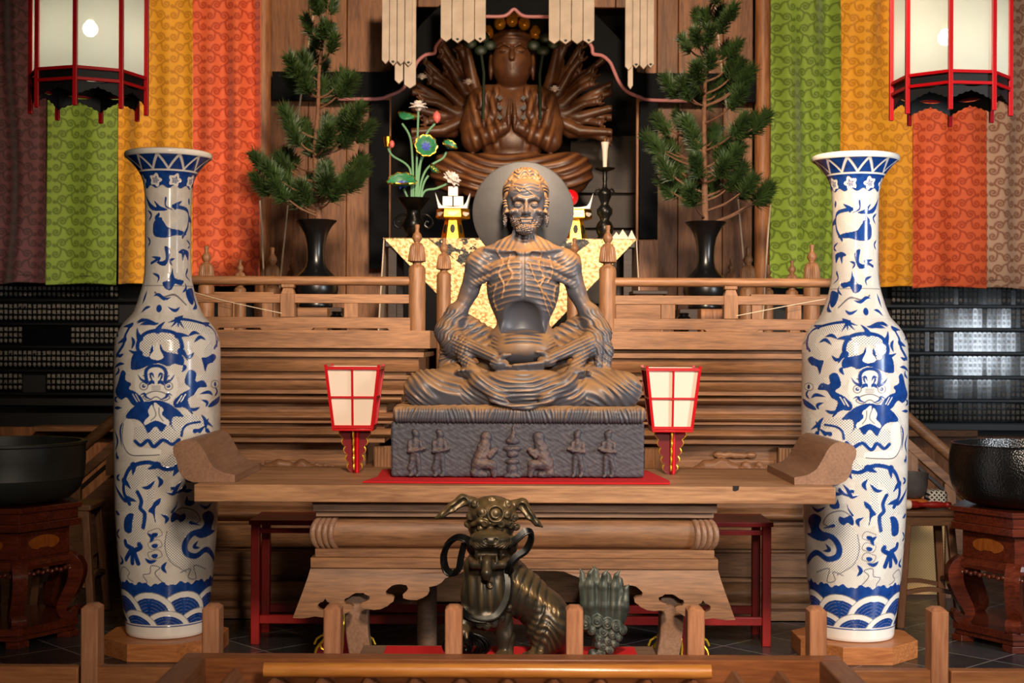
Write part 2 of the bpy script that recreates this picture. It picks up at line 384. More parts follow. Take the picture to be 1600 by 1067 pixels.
for nm, px in (('trim_1', 407), ('trim_2', 1193)):          # round wall pillars where the curtains end
    struct(MB().lathe([(.062, 0), (.062, 4.4)], (X(px, YW-.12), YW-.06, 0), 24).build(nm, 'plank_z'))
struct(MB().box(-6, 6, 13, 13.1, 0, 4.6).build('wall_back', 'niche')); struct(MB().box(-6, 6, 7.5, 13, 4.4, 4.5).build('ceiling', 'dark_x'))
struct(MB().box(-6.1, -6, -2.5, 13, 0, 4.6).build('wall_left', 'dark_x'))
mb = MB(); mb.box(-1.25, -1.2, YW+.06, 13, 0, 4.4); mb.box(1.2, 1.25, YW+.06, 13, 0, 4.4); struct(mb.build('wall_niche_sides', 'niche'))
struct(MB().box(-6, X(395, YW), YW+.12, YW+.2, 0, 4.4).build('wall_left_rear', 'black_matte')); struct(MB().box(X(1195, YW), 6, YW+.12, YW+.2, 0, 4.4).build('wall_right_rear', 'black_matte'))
# dim shelving behind the wooden deity
mb = MB(); mb.box(.5, 1.2, 12.3, 12.35, 1.4, 3.2)
for z in (1.75, 2.05, 2.4, 2.7): mb.box(.5, 1.2, 12.2, 12.3, z, z+.03)
struct(mb.build('wall_niche_rear', 'dark_x'))
# ---------------------------------------------- black shrine frame with its ogee opening
YA = 10.55
def AP(px, py): return (X(px, YA), Z(py, YA))
half = [(0, 15), (10, 23), (22, 26.5), (58, 27), (78, 34), (100, 50), (115, 64), (122, 74), (124, 84), (138, 87), (150, 97), (157, 112), (164, 127), (176, 142), (196, 151), (216, 156)]
arch = [(801-a, b) for a, b in reversed(half)]+[(801+a, b) for a, b in half[1:]]
arch = [(-c[0] if 0 else c[0], c[1]) for c in arch]
outer = [(423, 158), (423, 113), (598, 113), (622, 105), (640, 72), (652, 42), (685, 8), (700, -6), (902, -6), (925, 18), (955, 48), (976, 70), (984, 108), (1000, 113), (1180, 113), (1180, 158)]
fr = thing('shrine_frame', 'black lacquered shrine frame with a pink-edged pointed arch around the wooden deity', 'shrine frame', (0, YA, 0))
poly = [AP(*p) for p in outer]+[AP(1028, 158)]+[AP(*p) for p in reversed(arch)]+[AP(577, 158)]
MB().prism([(a, b) for a, b in poly], (), (0, YA, 0), depth=(0, .05, 0)).build('arch_board', 'frame_black', fr, bevel=.003)
cv = smooth_curve([(X(p, YA), YA-.012, Z(q, YA)) for p, q in [(510, 156)]+arch+[(1095, 157)]], 4)
MB().tube(cv, .013, 8).build('pink_edging', 'pink', fr)
for px0, px1, yb in ((577, 606, 420), (998, 1027, 372)):
    MB().box(X(px0, YA), X(px1, YA), YA+.006, YA+.06, Z(yb, YA), Z(157, YA)).build('post', 'frame_black', fr, bevel=.003)
struct(MB().box(X(997, YA), X(1028, YA), YA-.03, YA+.06, 1.4, Z(374, YA)).build('trim_3', 'plank_z', bevel=.004))
# ---------------------------------------------- altar platform with stepped mouldings
YP = 7.2
def zp(py): return Z(py, YP)
LAY = [(517, 545, 0, 0), (545, 551, .07, 0), (551, 559, .034, 0), (559, 582, .062, 2), (582, 588, .13, 0), (588, 594, .095, 0), (594, 597, .12, 0), (597, 612, .105, 2), (612, 618, .12, 0),
       (618, 633, .155, 1), (633, 649, .24, 0), (649, 662, .19, 1), (662, 666, .2, 0), (666, 675, .25, 0), (675, 690, .215, 1), (690, 698, .25, 0),
       (698, 738, .36, 0), (738, 746, .2, 1), (746, 768, .25, 0), (768, 784, .17, 1), (784, 800, .22, 0), (800, 818, .13, 1), (818, 826, .2, 0), (826, 862, .1, 2), (862, 868, .16, 0),
       (868, 905, .1, 0), (905, 915, .14, 0), (915, 945, .06, 1), (945, 955, .1, 0), (955, 985, .02, 0), (985, 1000, .06, 0), (1000, 1014, -.02, 0)]
def platform(name, xe, sgn):     # xe = outer end, inner end near the stair
    mb = MB(); xi = sgn*.415
    for y0, y1, ins, rd in LAY:
        z1, z0 = zp(y0), zp(y1)
        if y0 == 1000: z0 = 0
        a, b = (xe-sgn*ins*.5, xi+sgn*ins)
        x0, x1 = min(a, b), max(a, b); yf = YP+ins
        if rd == 0: mb.box(x0, x1, yf, 8.6, z0, z1)
        else:
            n = 7; pr = []
            for i in range(n+1):
                t = i/n
                if rd == 1: d = -(math.sin(PI*t))*.035
                else: d = .03*(1-t)**2 if rd == 2 else 0
                pr.append((yf+d+ (0.03 if rd == 1 else 0), z0+(z1-z0)*t))
            base = len(mb.v); m = len(pr)
            vs = [(x0-(p[0]-yf)*0, p[0], p[1]) for p in pr]+[(x0, 8.6, z1), (x0, 8.6, z0)]; vs2 = [(x1, v[1], v[2]) for v in vs]; k = len(vs)
            mb.add(vs+vs2, [tuple(range(k))[::-1], tuple(range(k, 2*k))]+[(i, (i+1) % k, (i+1) % k+k, i+k) for i in range(k)])
    o = mb.build(name, 'keyaki_x', bevel=.003); return struct(o)
XE = .538*0+ (262-800)*YP/F
platform('altar_platform_left', XE, -1); platform('altar_platform_right', -XE, 1)
mb = MB(); mb.box(XE, -XE, 8.55, 10.5, 1.2, zp(517)); mb.box(-.42, .42, 8.2, 8.6, 0, zp(517)); struct(mb.build('altar_floor', 'keyaki_x'))
mb = MB()
for i in range(6): mb.box(-.4, .4, 7.42+i*.14, 8.5, .2*i+.05, .2*i+.24)
struct(mb.build('altar_stairs', 'keyaki_x', bevel=.006))
def fluted(mb, c, prof, n=26, amp=.05):
    vs = []; m = len(prof); nn = n*4
    for i in range(nn):
        a = 2*PI*i/nn
        for r, z, f in prof: rr = r*(1-amp*f*(.5+.5*math.cos(a*n))); vs.append((c[0]+rr*math.sin(a), c[1]-rr*math.cos(a), c[2]+z))
    fs = [(i*m+k, ((i+1) % nn)*m+k, ((i+1) % nn)*m+k+1, i*m+k+1) for i in range(nn) for k in range(m-1)]
    fs += [tuple(i*m for i in range(nn))[::-1], tuple(i*m+m-1 for i in range(nn))]
    return mb.add(vs, fs)
def newel(parent, x, Y, zb, zt, s, name='newel_post'):     # s = metres per px of the front newel
    p = MB(); h = 110*s
    p.lathe([(13.5*s, 0), (13.5*s, zt-zb-70*s), (11.5*s, zt-zb-66*s), (7*s, zt-zb-63*s), (7*s, zt-zb-58*s)], (x, Y, zb), 28)
    po = p.build(name, 'keyaki_z', parent)
    c = MB(); z0 = zt-61*s
    fluted(c, (x, Y, z0), [(9*s, 1*s, 0), (14.2*s, 3*s, 0), (14*s, 6*s, 1), (12.6*s, 18*s, 1), (11.2*s, 26*s, 1), (8*s, 30.5*s, .4), (4.8*s, 32*s, 0)], 24, .09)
    c.lathe([(5*s, 31*s), (4.6*s, 33*s), (7.6*s, 38*s), (8*s, 41*s), (6.2*s, 46*s), (3.6*s, 49*s), (3.2*s, 53*s), (4*s, 57*s), (4*s, 60*s), (2.6*s, 61*s)], (x, Y, z0), 20)
    c.build('finial', 'keyaki_z', po)
sP = YP/F
def railing(sgn, label):
    r = thing('altar_railing', label, 'railing', (sgn*1.1, YP+.05, zp(517)))
    Yr = YP+.05; f = lambda px: X(px, YP) if sgn < 0 else -X(px, YP)
    xi = -.487*1; xa = X(650, YP)*(1 if sgn < 0 else -1)
    newel(r, xa, Yr, zp(517), zp(350), sP); newel(r, f(262), Yr, zp(517), zp(350), sP)
    lo, hi = sorted((f(262), xa))
    def zq(py): return Z(py, Yr)
    MB().tube([(lo, Yr, zq(440)), (hi, Yr, zq(440))], 7.2*sP, 16).build('top_rail', 'keyaki_x', r)
    MB().box(lo, hi, Yr-.02, Yr+.02, zq(475), zq(461)).build('middle_rail', 'keyaki_x', r, bevel=.003)
    j = MB(); slots = [(338, 408), (485, 608)] if sgn < 0 else [(983+0, 1105), (1183, 1262)]
    pl = [(lo, zp(517.5)), (hi, zp(517.5)), (hi, zq(497)), (lo, zq(497))]
    xs = sorted((X(a, YP), X(b, YP)) for a, b in slots); low = [(lo, zp(517.5))]
    for a, b in xs: low += [(a, zp(517.5)), (a+.012, zp(514)), (b-.012, zp(514)), (b, zp(517.5))]
    low += [(hi, zp(517.5)), (hi, zq(497)), (lo, zq(497))]
    j.prism(low, (), (0, Yr-.03, 0), depth=(0, .06, 0)).build('bottom_rail', 'keyaki_x', r, bevel=.003)
    for px, full in (((349, 0), (448, 1), (547, 0)) if sgn < 0 else ((1045, 0), (1143, 1), (1243, 0))):
        x = X(px, YP); hw = 11*sP
        if not full: MB().box(x-hw, x+hw, Yr-.018, Yr+.018, zq(497), zq(475)).build('baluster', 'keyaki_z', r, bevel=.002)
        else:
            q2 = 2**.5; MB().lathe([(hw*q2, zq(497)), (hw*q2, zq(461.2)), (hw*q2*.95, zq(460.8)), (hw*q2*.68, zq(452)), (hw*q2*.9, zq(450.5)), (hw*q2*.9, zq(446))], (x, Yr, 0), 4, ph=PI/4).build('baluster', 'keyaki_z', r, smooth=0, bevel=.002)
    return r
railing(-1, 'pale wooden altar railing on the platform at the left of the seated stone figure')
railing(1, 'pale wooden altar railing on the platform at the right of the seated stone figure')
for px, lab in ((693, 'fluted-cap wooden stair post behind the stone figure, on its left'), (897, 'fluted-cap wooden stair post half hidden behind the stone figure, on its right')):
    Y = 7.85; t = thing('stair_post', lab, 'post', (X(px, Y), Y, 1.0), 'stair posts'); newel(t, X(px, Y), Y, 1.02, Z(372 if px < 800 else 371, Y), Y/F*.84)
rear = [(322, 386, 8.25, .92), (425, 388, 9.6, .95), (375, 407, 9.2, .68), (456, 404, 10.1, .66), (1268, 380, 8.25, .95), (1168, 385, 9.6, .95), (1142, 403, 9.9, .66), (1200, 412, 10.1, .6), (1237, 405, 9.3, .72)]
rl = ['wooden bell-capped post standing before the orange curtain', 'bell-capped post by the wall pillar left of the left pine vase', 'small finial post before the orange curtain, right of the larger post', 'small finial post beside the left pine vase, before the plank wall',
      'wooden bell-capped post standing before the green curtain beside the right blue vase', 'tall bell-capped post just right of the right pine vase', 'small finial post next to the right pine vase', 'smallest finial post at the foot of the green curtain', 'small finial post before the green curtain, left of the larger post']
for (px, py, Y, k), lab in zip(rear, rl):
    t = thing('railing_post', lab, 'post', (X(px, Y), Y, zp(517)), 'rear railing posts'); newel(t, X(px, Y), Y, zp(517), Z(py, Y), Y/F*k)
for sgn, lab in ((-1, 'short rear wooden railing behind the left front railing'), (1, 'short rear wooden railing behind the right front railing')):
    t = thing('rear_railing', lab, 'railing', (sgn*1.6, 8.25, zp(517)))
    f = lambda p: X(p, 8.25) if sgn < 0 else -X(p, 8.25)
    lo, hi = sorted((f(250), f(425)))
    MB().box(lo, hi, 8.3, 8.34, Z(468, 8.3), Z(458, 8.3)).build('rail', 'keyaki_x', t, bevel=.003)
    for p in (262, 355, 415): MB().box(f(p)-.03, f(p)+.03, 8.3, 8.34, zp(517), Z(468, 8.3)).build('baluster', 'keyaki_z', t, bevel=.002)
# ---------------------------------------------- side stairs of the platform
def side_stair(sgn, label):
    t = thing('stair_railing', label, 'railing', (sgn*2.3, 8.7, 0)); Y = 8.7
    f = (lambda px: X(px, Y)) if sgn < 0 else (lambda px: -X(1600-px, Y)*-1 if False else X(px, Y))
    q = (lambda px, py: (f(px), Y, Z(py, Y)))
    A = [(215, 627), (60, 762)] if sgn < 0 else [(1385, 620), (1545, 762)]
    (x0, y0), (x1, y1) = A
    def para(name, dy0, dy1, th, mat='keyaki_x', Yo=0):
        b = [(x0, y0+dy1), (x1, y1+dy1), (x1, y1+dy0), (x0, y0+dy0)]
        if sgn > 0: b = b
        MB().prism([(f(a), Z(c, Y)) for a, c in b], (), (0, Y-th/2+Yo, 0), depth=(0, th, 0)).build(name, mat, t, bevel=.003)
    MB().tube([q(x0, y0), q(x1, y1)], .034, 14).build('handrail', 'keyaki_x', t)
    para('middle_rail', 32, 50, .05); para('stringer', 82, 185, .04, Yo=.05); para('lower_rail', 58, 66, .03, 'dark_x')
    for k in (.25, .62, .95):
        px = x0+(x1-x0)*k; py = y0+(y1-y0)*k
        MB().prism([(f(px-9), Z(py+84, Y)), (f(px+9), Z(py+84, Y)), (f(px+9), Z(py+44, Y)), (f(px-9), Z(py+44, Y))], (), (0, Y-.02, 0), depth=(0, .04, 0)).build('baluster', 'keyaki_z', t, bevel=.002)
    # treads
    mb = MB()
    for k in range(7):
        px = x0+(x1-x0)*(k+.5)/7; py = y0+(y1-y0)*(k+.5)/7+130
        a, b = sorted((f(px-13), f(px+13))); mb.box(a, b, Y+.08, Y+.8, 0, Z(py, Y))
    mb.build('treads', 'keyaki_x', t, bevel=.004)
side_stair(-1, 'dim wooden stair railing sloping down beside the left blue and white vase')
side_stair(1, 'wooden stair railing sloping down to the right behind the large black bowl')
# dado walls under the tablet shelves
struct(MB().box(-5.8, X(170, 10.6)+.2, 10.72, 10.8, 0, Z(672, 10.6)).build('wall_left_dado', 'plank_z')); struct(MB().box(X(1400, 10.6)-.3, 5.8, 10.72, 10.8, 0, Z(672, 10.6)).build('wall_right_dado', 'plank_z'))
struct(MB().box(X(60, 10.6), X(240, 10.6), 10.5, 10.7, Z(676, 10.6), Z(668, 10.6)).build('trim_4', 'keyaki_x', bevel=.004))
struct(MB().box(X(1390, 10.6), X(1522, 10.6), 10.5, 10.7, Z(678, 10.6), Z(668, 10.6)).build('trim_5', 'keyaki_x', bevel=.004))
# ================================================================== MEMORIAL TABLETS
def glyph_mesh(text):
    c = bpy.data.curves.new('t', 'FONT'); c.body = text; c.size = 1; c.align_x = 'CENTER'; c.resolution_u = 2
    o = bpy.data.objects.new('t', c); COL.objects.link(o); dg = bpy.context.evaluated_depsgraph_get(); m = o.evaluated_get(dg).to_mesh()
    vs = [tuple(v.co) for v in m.vertices]; fs = [tuple(p.vertices) for p in m.polygons]; o.evaluated_get(dg).to_mesh_clear()
    bpy.data.objects.remove(o); bpy.data.curves.remove(c)
    a = np.array(vs); lo, hi = a[:, :2].min(0), a[:, :2].max(0); cc = (lo+hi)/2; sc1 = (hi-lo).max()
    return [((v[0]-cc[0])/sc1, (v[1]-cc[1])/sc1) for v in vs], fs
GL = {ch: glyph_mesh(ch) for ch in '寺光明円覚福勝長龍雲泉東禅興満宝'}
def tablet_mat(name, gl):
    m, nt, b = newmat(name); b.inputs['Base Color'].default_value = lin('#0b0c0f'); b.inputs['Roughness'].default_value = gl
    b.inputs['Coat Weight'].default_value = .0; b.inputs['Coat Roughness'].default_value = .25; MATS[name] = m
tablet_mat('tablet', .10); plain('lettering', '#9a948a', .6); plain('shelf_black', '#0e0f11', .35)
TW, TH = 7.5*10.6/F, 30*10.6/F
def tablet_me(chars, blank=False):
    mb = MB(); w2 = TW*.47; lean = .012
    pts = [(-w2, 0), (w2, 0), (w2, TH-.006), (w2*.6, TH), (-w2*.6, TH), (-w2, TH-.006)]
    mb.prism(pts, (), (0, 0, 0), depth=(0, .018, 0)); nf = len(mb.f)
    if not blank:
        s = TW*.72
        for i, ch in enumerate(chars):
            g, f = GL[ch]; cz = TH*(.82-.3*i)
            mb.add([(x*s, -.0012, cz+y*s*1.12) for x, y in g], f)
    me = bpy.data.meshes.new('memorial_tablet'); me.from_pydata(mb.v, [], mb.f); me.materials.append(MATS['tablet']); me.materials.append(MATS['lettering'])
    for i, p in enumerate(me.polygons): p.material_index = 0 if i < nf else 1
    return me
NAMES = ['光明寺', '円覚寺', '福勝寺', '長龍寺', '東泉寺', '禅興寺', '雲光寺', '宝泉寺', '満福寺', '明覚寺', '龍泉寺', '長福寺', '勝光寺', '興雲寺', '東光寺', '宝禅寺']
TME = [tablet_me(n) for n in NAMES]; TBL = tablet_me('', True)
ORD = 'first second third fourth fifth sixth seventh eighth ninth tenth eleventh twelfth thirteenth fourteenth fifteenth sixteenth seventeenth eighteenth nineteenth twentieth'.split()
ORD += ['twenty-'+o for o in ORD[:9]]+['thirtieth']
TOP = ['top row', 'second row', 'third row', 'fourth row', 'fifth row', 'sixth row']
def tablets(px0, px1, rows, where, side, blanks=()):
    Y = 10.6; sh = thing('tablet_shelf', 'black wooden rack of shelves holding small tablets on the %s wall' % side, 'shelf rack', ((X(px0, Y)+X(px1, Y))/2, Y, 0))
    for r, yb in enumerate(rows):
        MB().box(X(px0-30, Y), X(px1+30, Y), Y-.01, Y+.1, Z(yb, Y)-.02, Z(yb, Y)).build('shelf', 'shelf_black', sh, bevel=.002)
    MB().box(X(px0-30, Y), X(px1+30, Y), Y+.06, Y+.1, Z(rows[-1], Y)-.1, Z(rows[0]-32, Y)).build('back_board', 'black_matte', sh)
    if side == 'right': MB().box(X(px0-30, Y), X(px1+30, Y), Y-.03, Y+.1, Z(669, Y), Z(658.6, Y)).build('shelf', 'shelf_black', sh, bevel=.003)
    n = int((px1-px0)/7.5)
    for r, yb in enumerate(rows):
        for i in range(n):
            if (r, i) in blanks or any(isinstance(b, tuple) and len(b) == 3 and b[0] == r and b[1] <= i <= b[2] for b in blanks):
                if r == 4: continue
                me = TBL
            else: me = TME[(i*7+r*5+i*i) % len(TME)]
            o = bpy.data.objects.new('memorial_tablet', me); COL.objects.link(o); o.location = (X(px0+7.5*(i+.5), Y), Y+.012+random.uniform(-.002, .002), Z(yb, Y)+.0045); o.rotation_euler = (-.004+random.gauss(0, .004), 0, random.gauss(0, .006))
            tag(o, 'black memorial tablet, %s from left in the %s, %s wall rack' % (ORD[i], TOP[r], side), 'tablet', 'memorial tablets on the %s wall' % side)
tablets(1393, 1604, [473.5, 509.6, 546.8, 584.3, 620.8, 657.4], 0, 'right')
tablets(-3, 190, [470, 507, 543, 580, 616], 0, 'left', [(2, 5, 14), (4, 5, 9)])
# ================================================================== CURTAINS
def spiral_tile(n=160):
    W = 42.; Hh = 34.; gx, gy = np.meshgrid((np.arange(n)+.5)/n*W, (np.arange(n)+.5)/n*Hh)
    best = np.full(gx.shape, 9e9)
    def sp(cx, cy, r0, a0, turns, sg, m=26):
        return [(cx+sg*r0*(1-t*.86)*math.cos(a0+turns*2*PI*t), cy+r0*(1-t*.86)*math.sin(a0+turns*2*PI*t)) for t in np.linspace(0, 1, m)]
    curves = []
    for ox, sg, oy in ((10.5, 1, 0), (31.5, -1, 17)):
        a = sp(ox+4.5*sg, 9+oy, 6.6, PI, 1.45, sg); b = sp(ox-4.5*sg, 26+oy, 6.2, PI, -1.35, -sg)
        st = smooth_curve([a[0], (ox-3*sg, 13+oy), (ox+2.5*sg, 18+oy), b[0]], 6)
        curves += [a, b, [tuple(p) for p in st], sp(ox-7*sg, 12+oy, 3.0, 0, 1.0, sg, 14), [(ox+2.5*sg, 18+oy), (ox+9*sg, 20+oy), (ox+11*sg, 24+oy)]]
    for c in curves:
        for dx in (-W, 0, W):
            for dy in (-Hh, 0, Hh): best = np.minimum(best, polydist(gx, gy, [(p[0]+dx, p[1]+dy) for p in c]))
    return 1-sstep(.8, 1.9, best)
TILE = spiral_tile()
def tile_at(u, v):
    n = TILE.shape[0]; i = (np.mod(v/34., 1)*n); j = (np.mod(u/42., 1)*n); i0 = i.astype(int) % n; j0 = j.astype(int) % n; fi = i-np.floor(i); fj = j-np.floor(j)
    i1 = (i0+1) % n; j1 = (j0+1) % n
    return (TILE[i0, j0]*(1-fi)+TILE[i1, j0]*fi)*(1-fj)+(TILE[i0, j1]*(1-fi)+TILE[i1, j1]*fi)*fj
def cloth_mat(name, base, motif, sheen=.3):
    m, nt, b = newmat(name); a = N(nt, 'ShaderNodeAttribute', attribute_name='motif')
    mx = N(nt, 'ShaderNodeMix', data_type='RGBA'); mx.inputs['A'].default_value = lin(base); mx.inputs['B'].default_value = lin(motif)
    L(nt, a.outputs['Fac'], mx.inputs['Factor'])
    tc = N(nt, 'ShaderNodeTexCoord'); n = N(nt, 'ShaderNodeTexNoise'); n.inputs['Scale'].default_value = 3; n.inputs['Detail'].default_value = 5; L(nt, tc.outputs['Object'], n.inputs['Vector'])
    hs = N(nt, 'ShaderNodeHueSaturation'); mr = N(nt, 'ShaderNodeMapRange'); mr.inputs['To Min'].default_value = .8; mr.inputs['To Max'].default_value = 1.2
    L(nt, n.outputs['Fac'], mr.inputs['Value']); L(nt, mr.outputs[0], hs.inputs['Value']); L(nt, mx.outputs['Result'], hs.inputs['Color']); L(nt, hs.outputs[0], b.inputs['Base Color'])
    b.inputs['Roughness'].default_value = .7; b.inputs['Sheen Weight'].default_value = sheen; MATS[name] = m
cloth_mat('brocade_plum', '#6b3a3c', '#45211f'); cloth_mat('brocade_green', '#86a232', '#596f14'); cloth_mat('brocade_yellow', '#f0a81e', '#c98208')
cloth_mat('brocade_orange', '#ee6a38', '#bd3f16'); cloth_mat('brocade_white', '#d8b39a', '#a06a52')
YC = 10.35
def strip(parent, name, px0, px1, py1, mat, amp, seed, crumple):
    nx = int((px1-px0)/1.25)+2; ny = int((py1+18)/1.4); s = YC/F
    u, v = np.meshgrid(np.linspace(px0, px1, nx), np.linspace(-18, py1, ny))
    rs = np.random.RandomState(seed); d = np.zeros_like(u)
    for k in range(7):
        fq = rs.uniform(.03, .16); d += 1.7*amp*rs.uniform(.3, 1)*np.sin(u*fq+rs.uniform(0, 6)+np.sin(v*.012+rs.uniform(0, 6))*.8)/(1+fq*9)
    d += .35*np.sin(u*.05+v*.03)*sstep(250, 450, v)
    vv = v+np.where(v > py1-12, 1.6*np.sin(u*.045+seed), 0)
    V = np.stack([X(0, YC)+u*s, YC+d*s*2.2, CZ+(HOR-vv)*s], -1).reshape(-1, 3)
    idx = np.arange(nx*ny).reshape(ny, nx); Q = np.stack([idx[:-1, :-1], idx[1:, :-1], idx[1:, 1:], idx[:-1, 1:]], -1).reshape(-1, 4)
    o = mesh_obj(name, V, Q, mat, parent, 180); add_attr(o, 'motif', tile_at(u+crumple*d*.3+seed*9, v+.25*d).ravel())
    md = o.modifiers.new('thick', 'SOLIDIFY'); md.thickness = .004
cl = thing('brocade_curtain', 'brocade curtain of plum, green, yellow and orange strips hanging at the left', 'curtain', (X(200, YC), YC, Z(447, YC)))
strip(cl, 'plum_strip', -30, 73, 446, 'brocade_plum', 2.0, 3, 1.2); strip(cl, 'green_strip', 73, 181, 447, 'brocade_green', 1.0, 5, .8)
strip(cl, 'yellow_strip', 181, 300, 447, 'brocade_yellow', 1.6, 8, 1); strip(cl, 'orange_strip', 300, 406, 447, 'brocade_orange', 2.2, 11, 1.2)
cr = thing('brocade_curtain', 'brocade curtain of green, yellow, orange and pale strips hanging at the right', 'curtain', (X(1400, YC), YC, Z(447, YC)))
strip(cr, 'green_strip', 1203, 1311, 447, 'brocade_green', 2.6, 21, 1.4); strip(cr, 'yellow_strip', 1311, 1425, 446, 'brocade_yellow', 1.6, 23, 1)
strip(cr, 'orange_strip', 1425, 1541, 446, 'brocade_orange', 1.2, 26, .8); strip(cr, 'pale_strip', 1541, 1630, 447, 'brocade_white', 1.6, 29, 1)
# ================================================================== ALTAR TABLE
YT = 5.6; MX = 805.
t = thing('altar_table', 'long wooden altar table with upturned scroll ends carrying the seated stone figure', 'table', (X(MX, YT), 5.95, 0))
ZT = Z(759, YT)
mb = MB(); mb.box(X(304, YT), X(1307, YT), YT, 6.38, Z(786, YT), ZT); mb.build('table_top', 'table_x', t, bevel=.004)
prof = [(271, 696), (272, 707), (277, 717), (279, 730), (288, 744), (303, 750.5), (368, 750.5), (368, 739), (348, 735), (334, 726), (324, 710), (317, 697), (309, 687.5), (298, 683), (284, 685.5), (275, 690)]
YS = 5.68
for sgn in (1, -1):
    pr = [(X(MX+sgn*(p-MX), YS), ZT+.0005+(750.5-q)*YS/F) for p, q in smooth_curve(prof[:6], 4)+prof[6:8]+smooth_curve(prof[8:], 4)]
    o = MB().prism(pr, (), (0, YS, 0), depth=(0, .60, 0)).build('scroll_end', 'scroll', t, bevel=.006)
YB = 5.7
def bx(a, b, y0, y1, yf=YB, yr=6.28): return MB().box(X(a, YB), X(b, YB), yf, yr, Z(y1, YB), Z(y0, YB))
a, b = 488, 1122
zt0 = 781.5     # underside of the top seen at YB
m = bx(a+3, b-2, 781.5, 799, YB-.03); m.v += []; bx2 = MB().box(X(a+7, YB), X(b-6, YB), YB-.01, 6.26, Z(808, YB), Z(799, YB)); m.add(bx2.v, bx2.f); m.build('upper_moulding', 'grey_x', t, bevel=.003)
pr = []; n = 12
for i in range(n+1):
    an = -PI/2+PI*i/n; pr.append((YB+.035-.045*math.cos(an), Z(834.5, YB)+.0615*math.sin(an)))
x0, x1 = X(a+28, YB), X(b-28, YB); k = len(pr)+2
vs = [(x0, p, q) for p, q in pr]+[(x0, 6.22, pr[-1][1]), (x0, 6.22, pr[0][1])]; vs2 = [(x1, v[1], v[2]) for v in vs]
MB().add(vs+vs2, [tuple(range(k))[::-1], tuple(range(k, 2*k))]+[(i, (i+1) % k, (i+1) % k+k, i+k) for i in range(k)]).build('rounded_band', 'keyaki_x', t)
for sgn in (1, -1):
    m = MB()
    for j in range(4):
        xc = MX+sgn*(-(MX-a)+31-7.6*j); pts = []
        for i in range(11):
            an = -PI/2+PI*i/10; pts.append((X(xc-sgn*(7+2*(j))*math.cos(an)*.9+sgn*6, YB), YB+.03-.05*math.cos(an), Z(834.5, YB)+.056*math.sin(an)))
        m.tube(pts, .0125, 10)
    m.box(*sorted((X(MX-sgn*(MX-a-6), YB), X(MX-sgn*(MX-a-30), YB))), YB+.02, 6.2, Z(857, YB), Z(812, YB))
    m.build('ribbed_end', 'scroll', t)
m = bx(a+6, b-5, 858, 871, YB-.012); q = bx(a, b, 871, 887, YB-.03); m.add(q.v, q.f); m.build('lower_moulding', 'keyaki_x', t, bevel=.003)
edge = [(488, 887), (484, 902), (478, 922), (472, 941), (467, 957), (480, 957.5), (492, 956.5), (500, 955), (510, 956), (522, 957), (534, 956), (541, 954.5), (549, 950), (556, 946), (558, 941), (553, 938.5), (546, 938),
        (543, 934.5), (544, 931), (550, 929), (555, 925.5), (560, 923), (572, 923), (576, 925.5), (582, 927.5), (582, 931.5), (578, 934), (571, 936), (569, 940), (573, 944), (580, 945), (590, 946), (600, 945), (605, 943),
        (610, 941), (614, 937.5), (619, 934.5), (620, 929), (616, 926.5), (608, 925.5), (606, 921), (610, 917), (616, 912.5), (622, 911), (630, 910.5), (638, 912), (641, 917), (638, 921), (633, 925), (634, 930), (642, 932),
        (655, 932.5), (664, 929.5), (671, 925.5), (674, 920), (673, 914.5), (685, 912), (693, 907.5), (698, 901.5), (706, 899), (716, 896), (728, 891), (745, 890)]
full = edge+[(2*MX-p, q) for p, q in reversed(edge)]
ol = [(X(p, YB), Z(q, YB)) for p, q in full]
hole = lambda c: [(X(c+11*math.cos(u), YB), Z(941-6*math.sin(u)-(4 if abs(u-PI/2) < .2 else 0), YB)) for u in [2*PI*i/20 for i in range(20)]]
zt = Z(887, YB)
def flare(v): return Vector((v.x, v.y-.11*(max(0, zt-v.z)/.18)**1.4, v.z))
MB().prism(ol, [hole(514), hole(2*MX-514)], (0, YB-.02, 0), depth=(0, .03, 0), warp=flare).build('front_apron', 'keyaki_x', t, smooth=30)
for sgn in (1, -1):
    xs = X(MX-sgn*(MX-488), YB); pl = [(YB+.02, zt), (6.25, zt), (6.33, Z(957, YB)), (6.1, Z(930, YB)), (5.95, Z(905, YB)), (5.8, Z(930, YB)), (YB-.06, Z(957, YB))]
    MB().prism(pl, (), (xs+sgn*.005, 0, 0), ux=(0, 1, 0), depth=(sgn*.03, 0, 0), warp=lambda v: Vector((v.x-sgn*.05*max(0, zt-v.z)/.18, v.y, v.z))).build('side_apron', 'keyaki_y', t, smooth=30)
for sgn in (1, -1):
    c = [(MX-sgn*(MX-563), 905, 5.80), (MX-sgn*(MX-560), 945, 5.77), (MX-sgn*(MX-561), 985, 5.765), (MX-sgn*(MX-567), 1025, 5.77), (MX-sgn*(MX-572), 1060, 5.77)]
    pts = [P(*q) for q in c]+[(X(MX-sgn*(MX-574), 5.77), 5.77, 0.0)]
    MB().tube(smooth_curve(pts, 5), [.075-.012*math.sin(PI*i/25) for i in range(26)], 4).build('leg', 'scroll', t, smooth=30, bevel=.008)
    MB().tube([(X(MX-sgn*(MX-669), 6.15), 6.15, 0), (X(MX-sgn*(MX-669), 6.15), 6.15, Z(890, YB))], .043, 20).build('leg', 'grey_x', t)
# knot marks in the board front edge
plain('knot', '#1c0f08', .8); MB().prism([(X(p, YT), Z(q, YT)) for p, q in [(1146, 757.5), (1156, 757.5), (1155, 764), (1150, 766), (1146, 765)]], (), (0, YT-.0012, 0), depth=(0, .003, 0)).build('knot', 'knot', t, smooth=0)
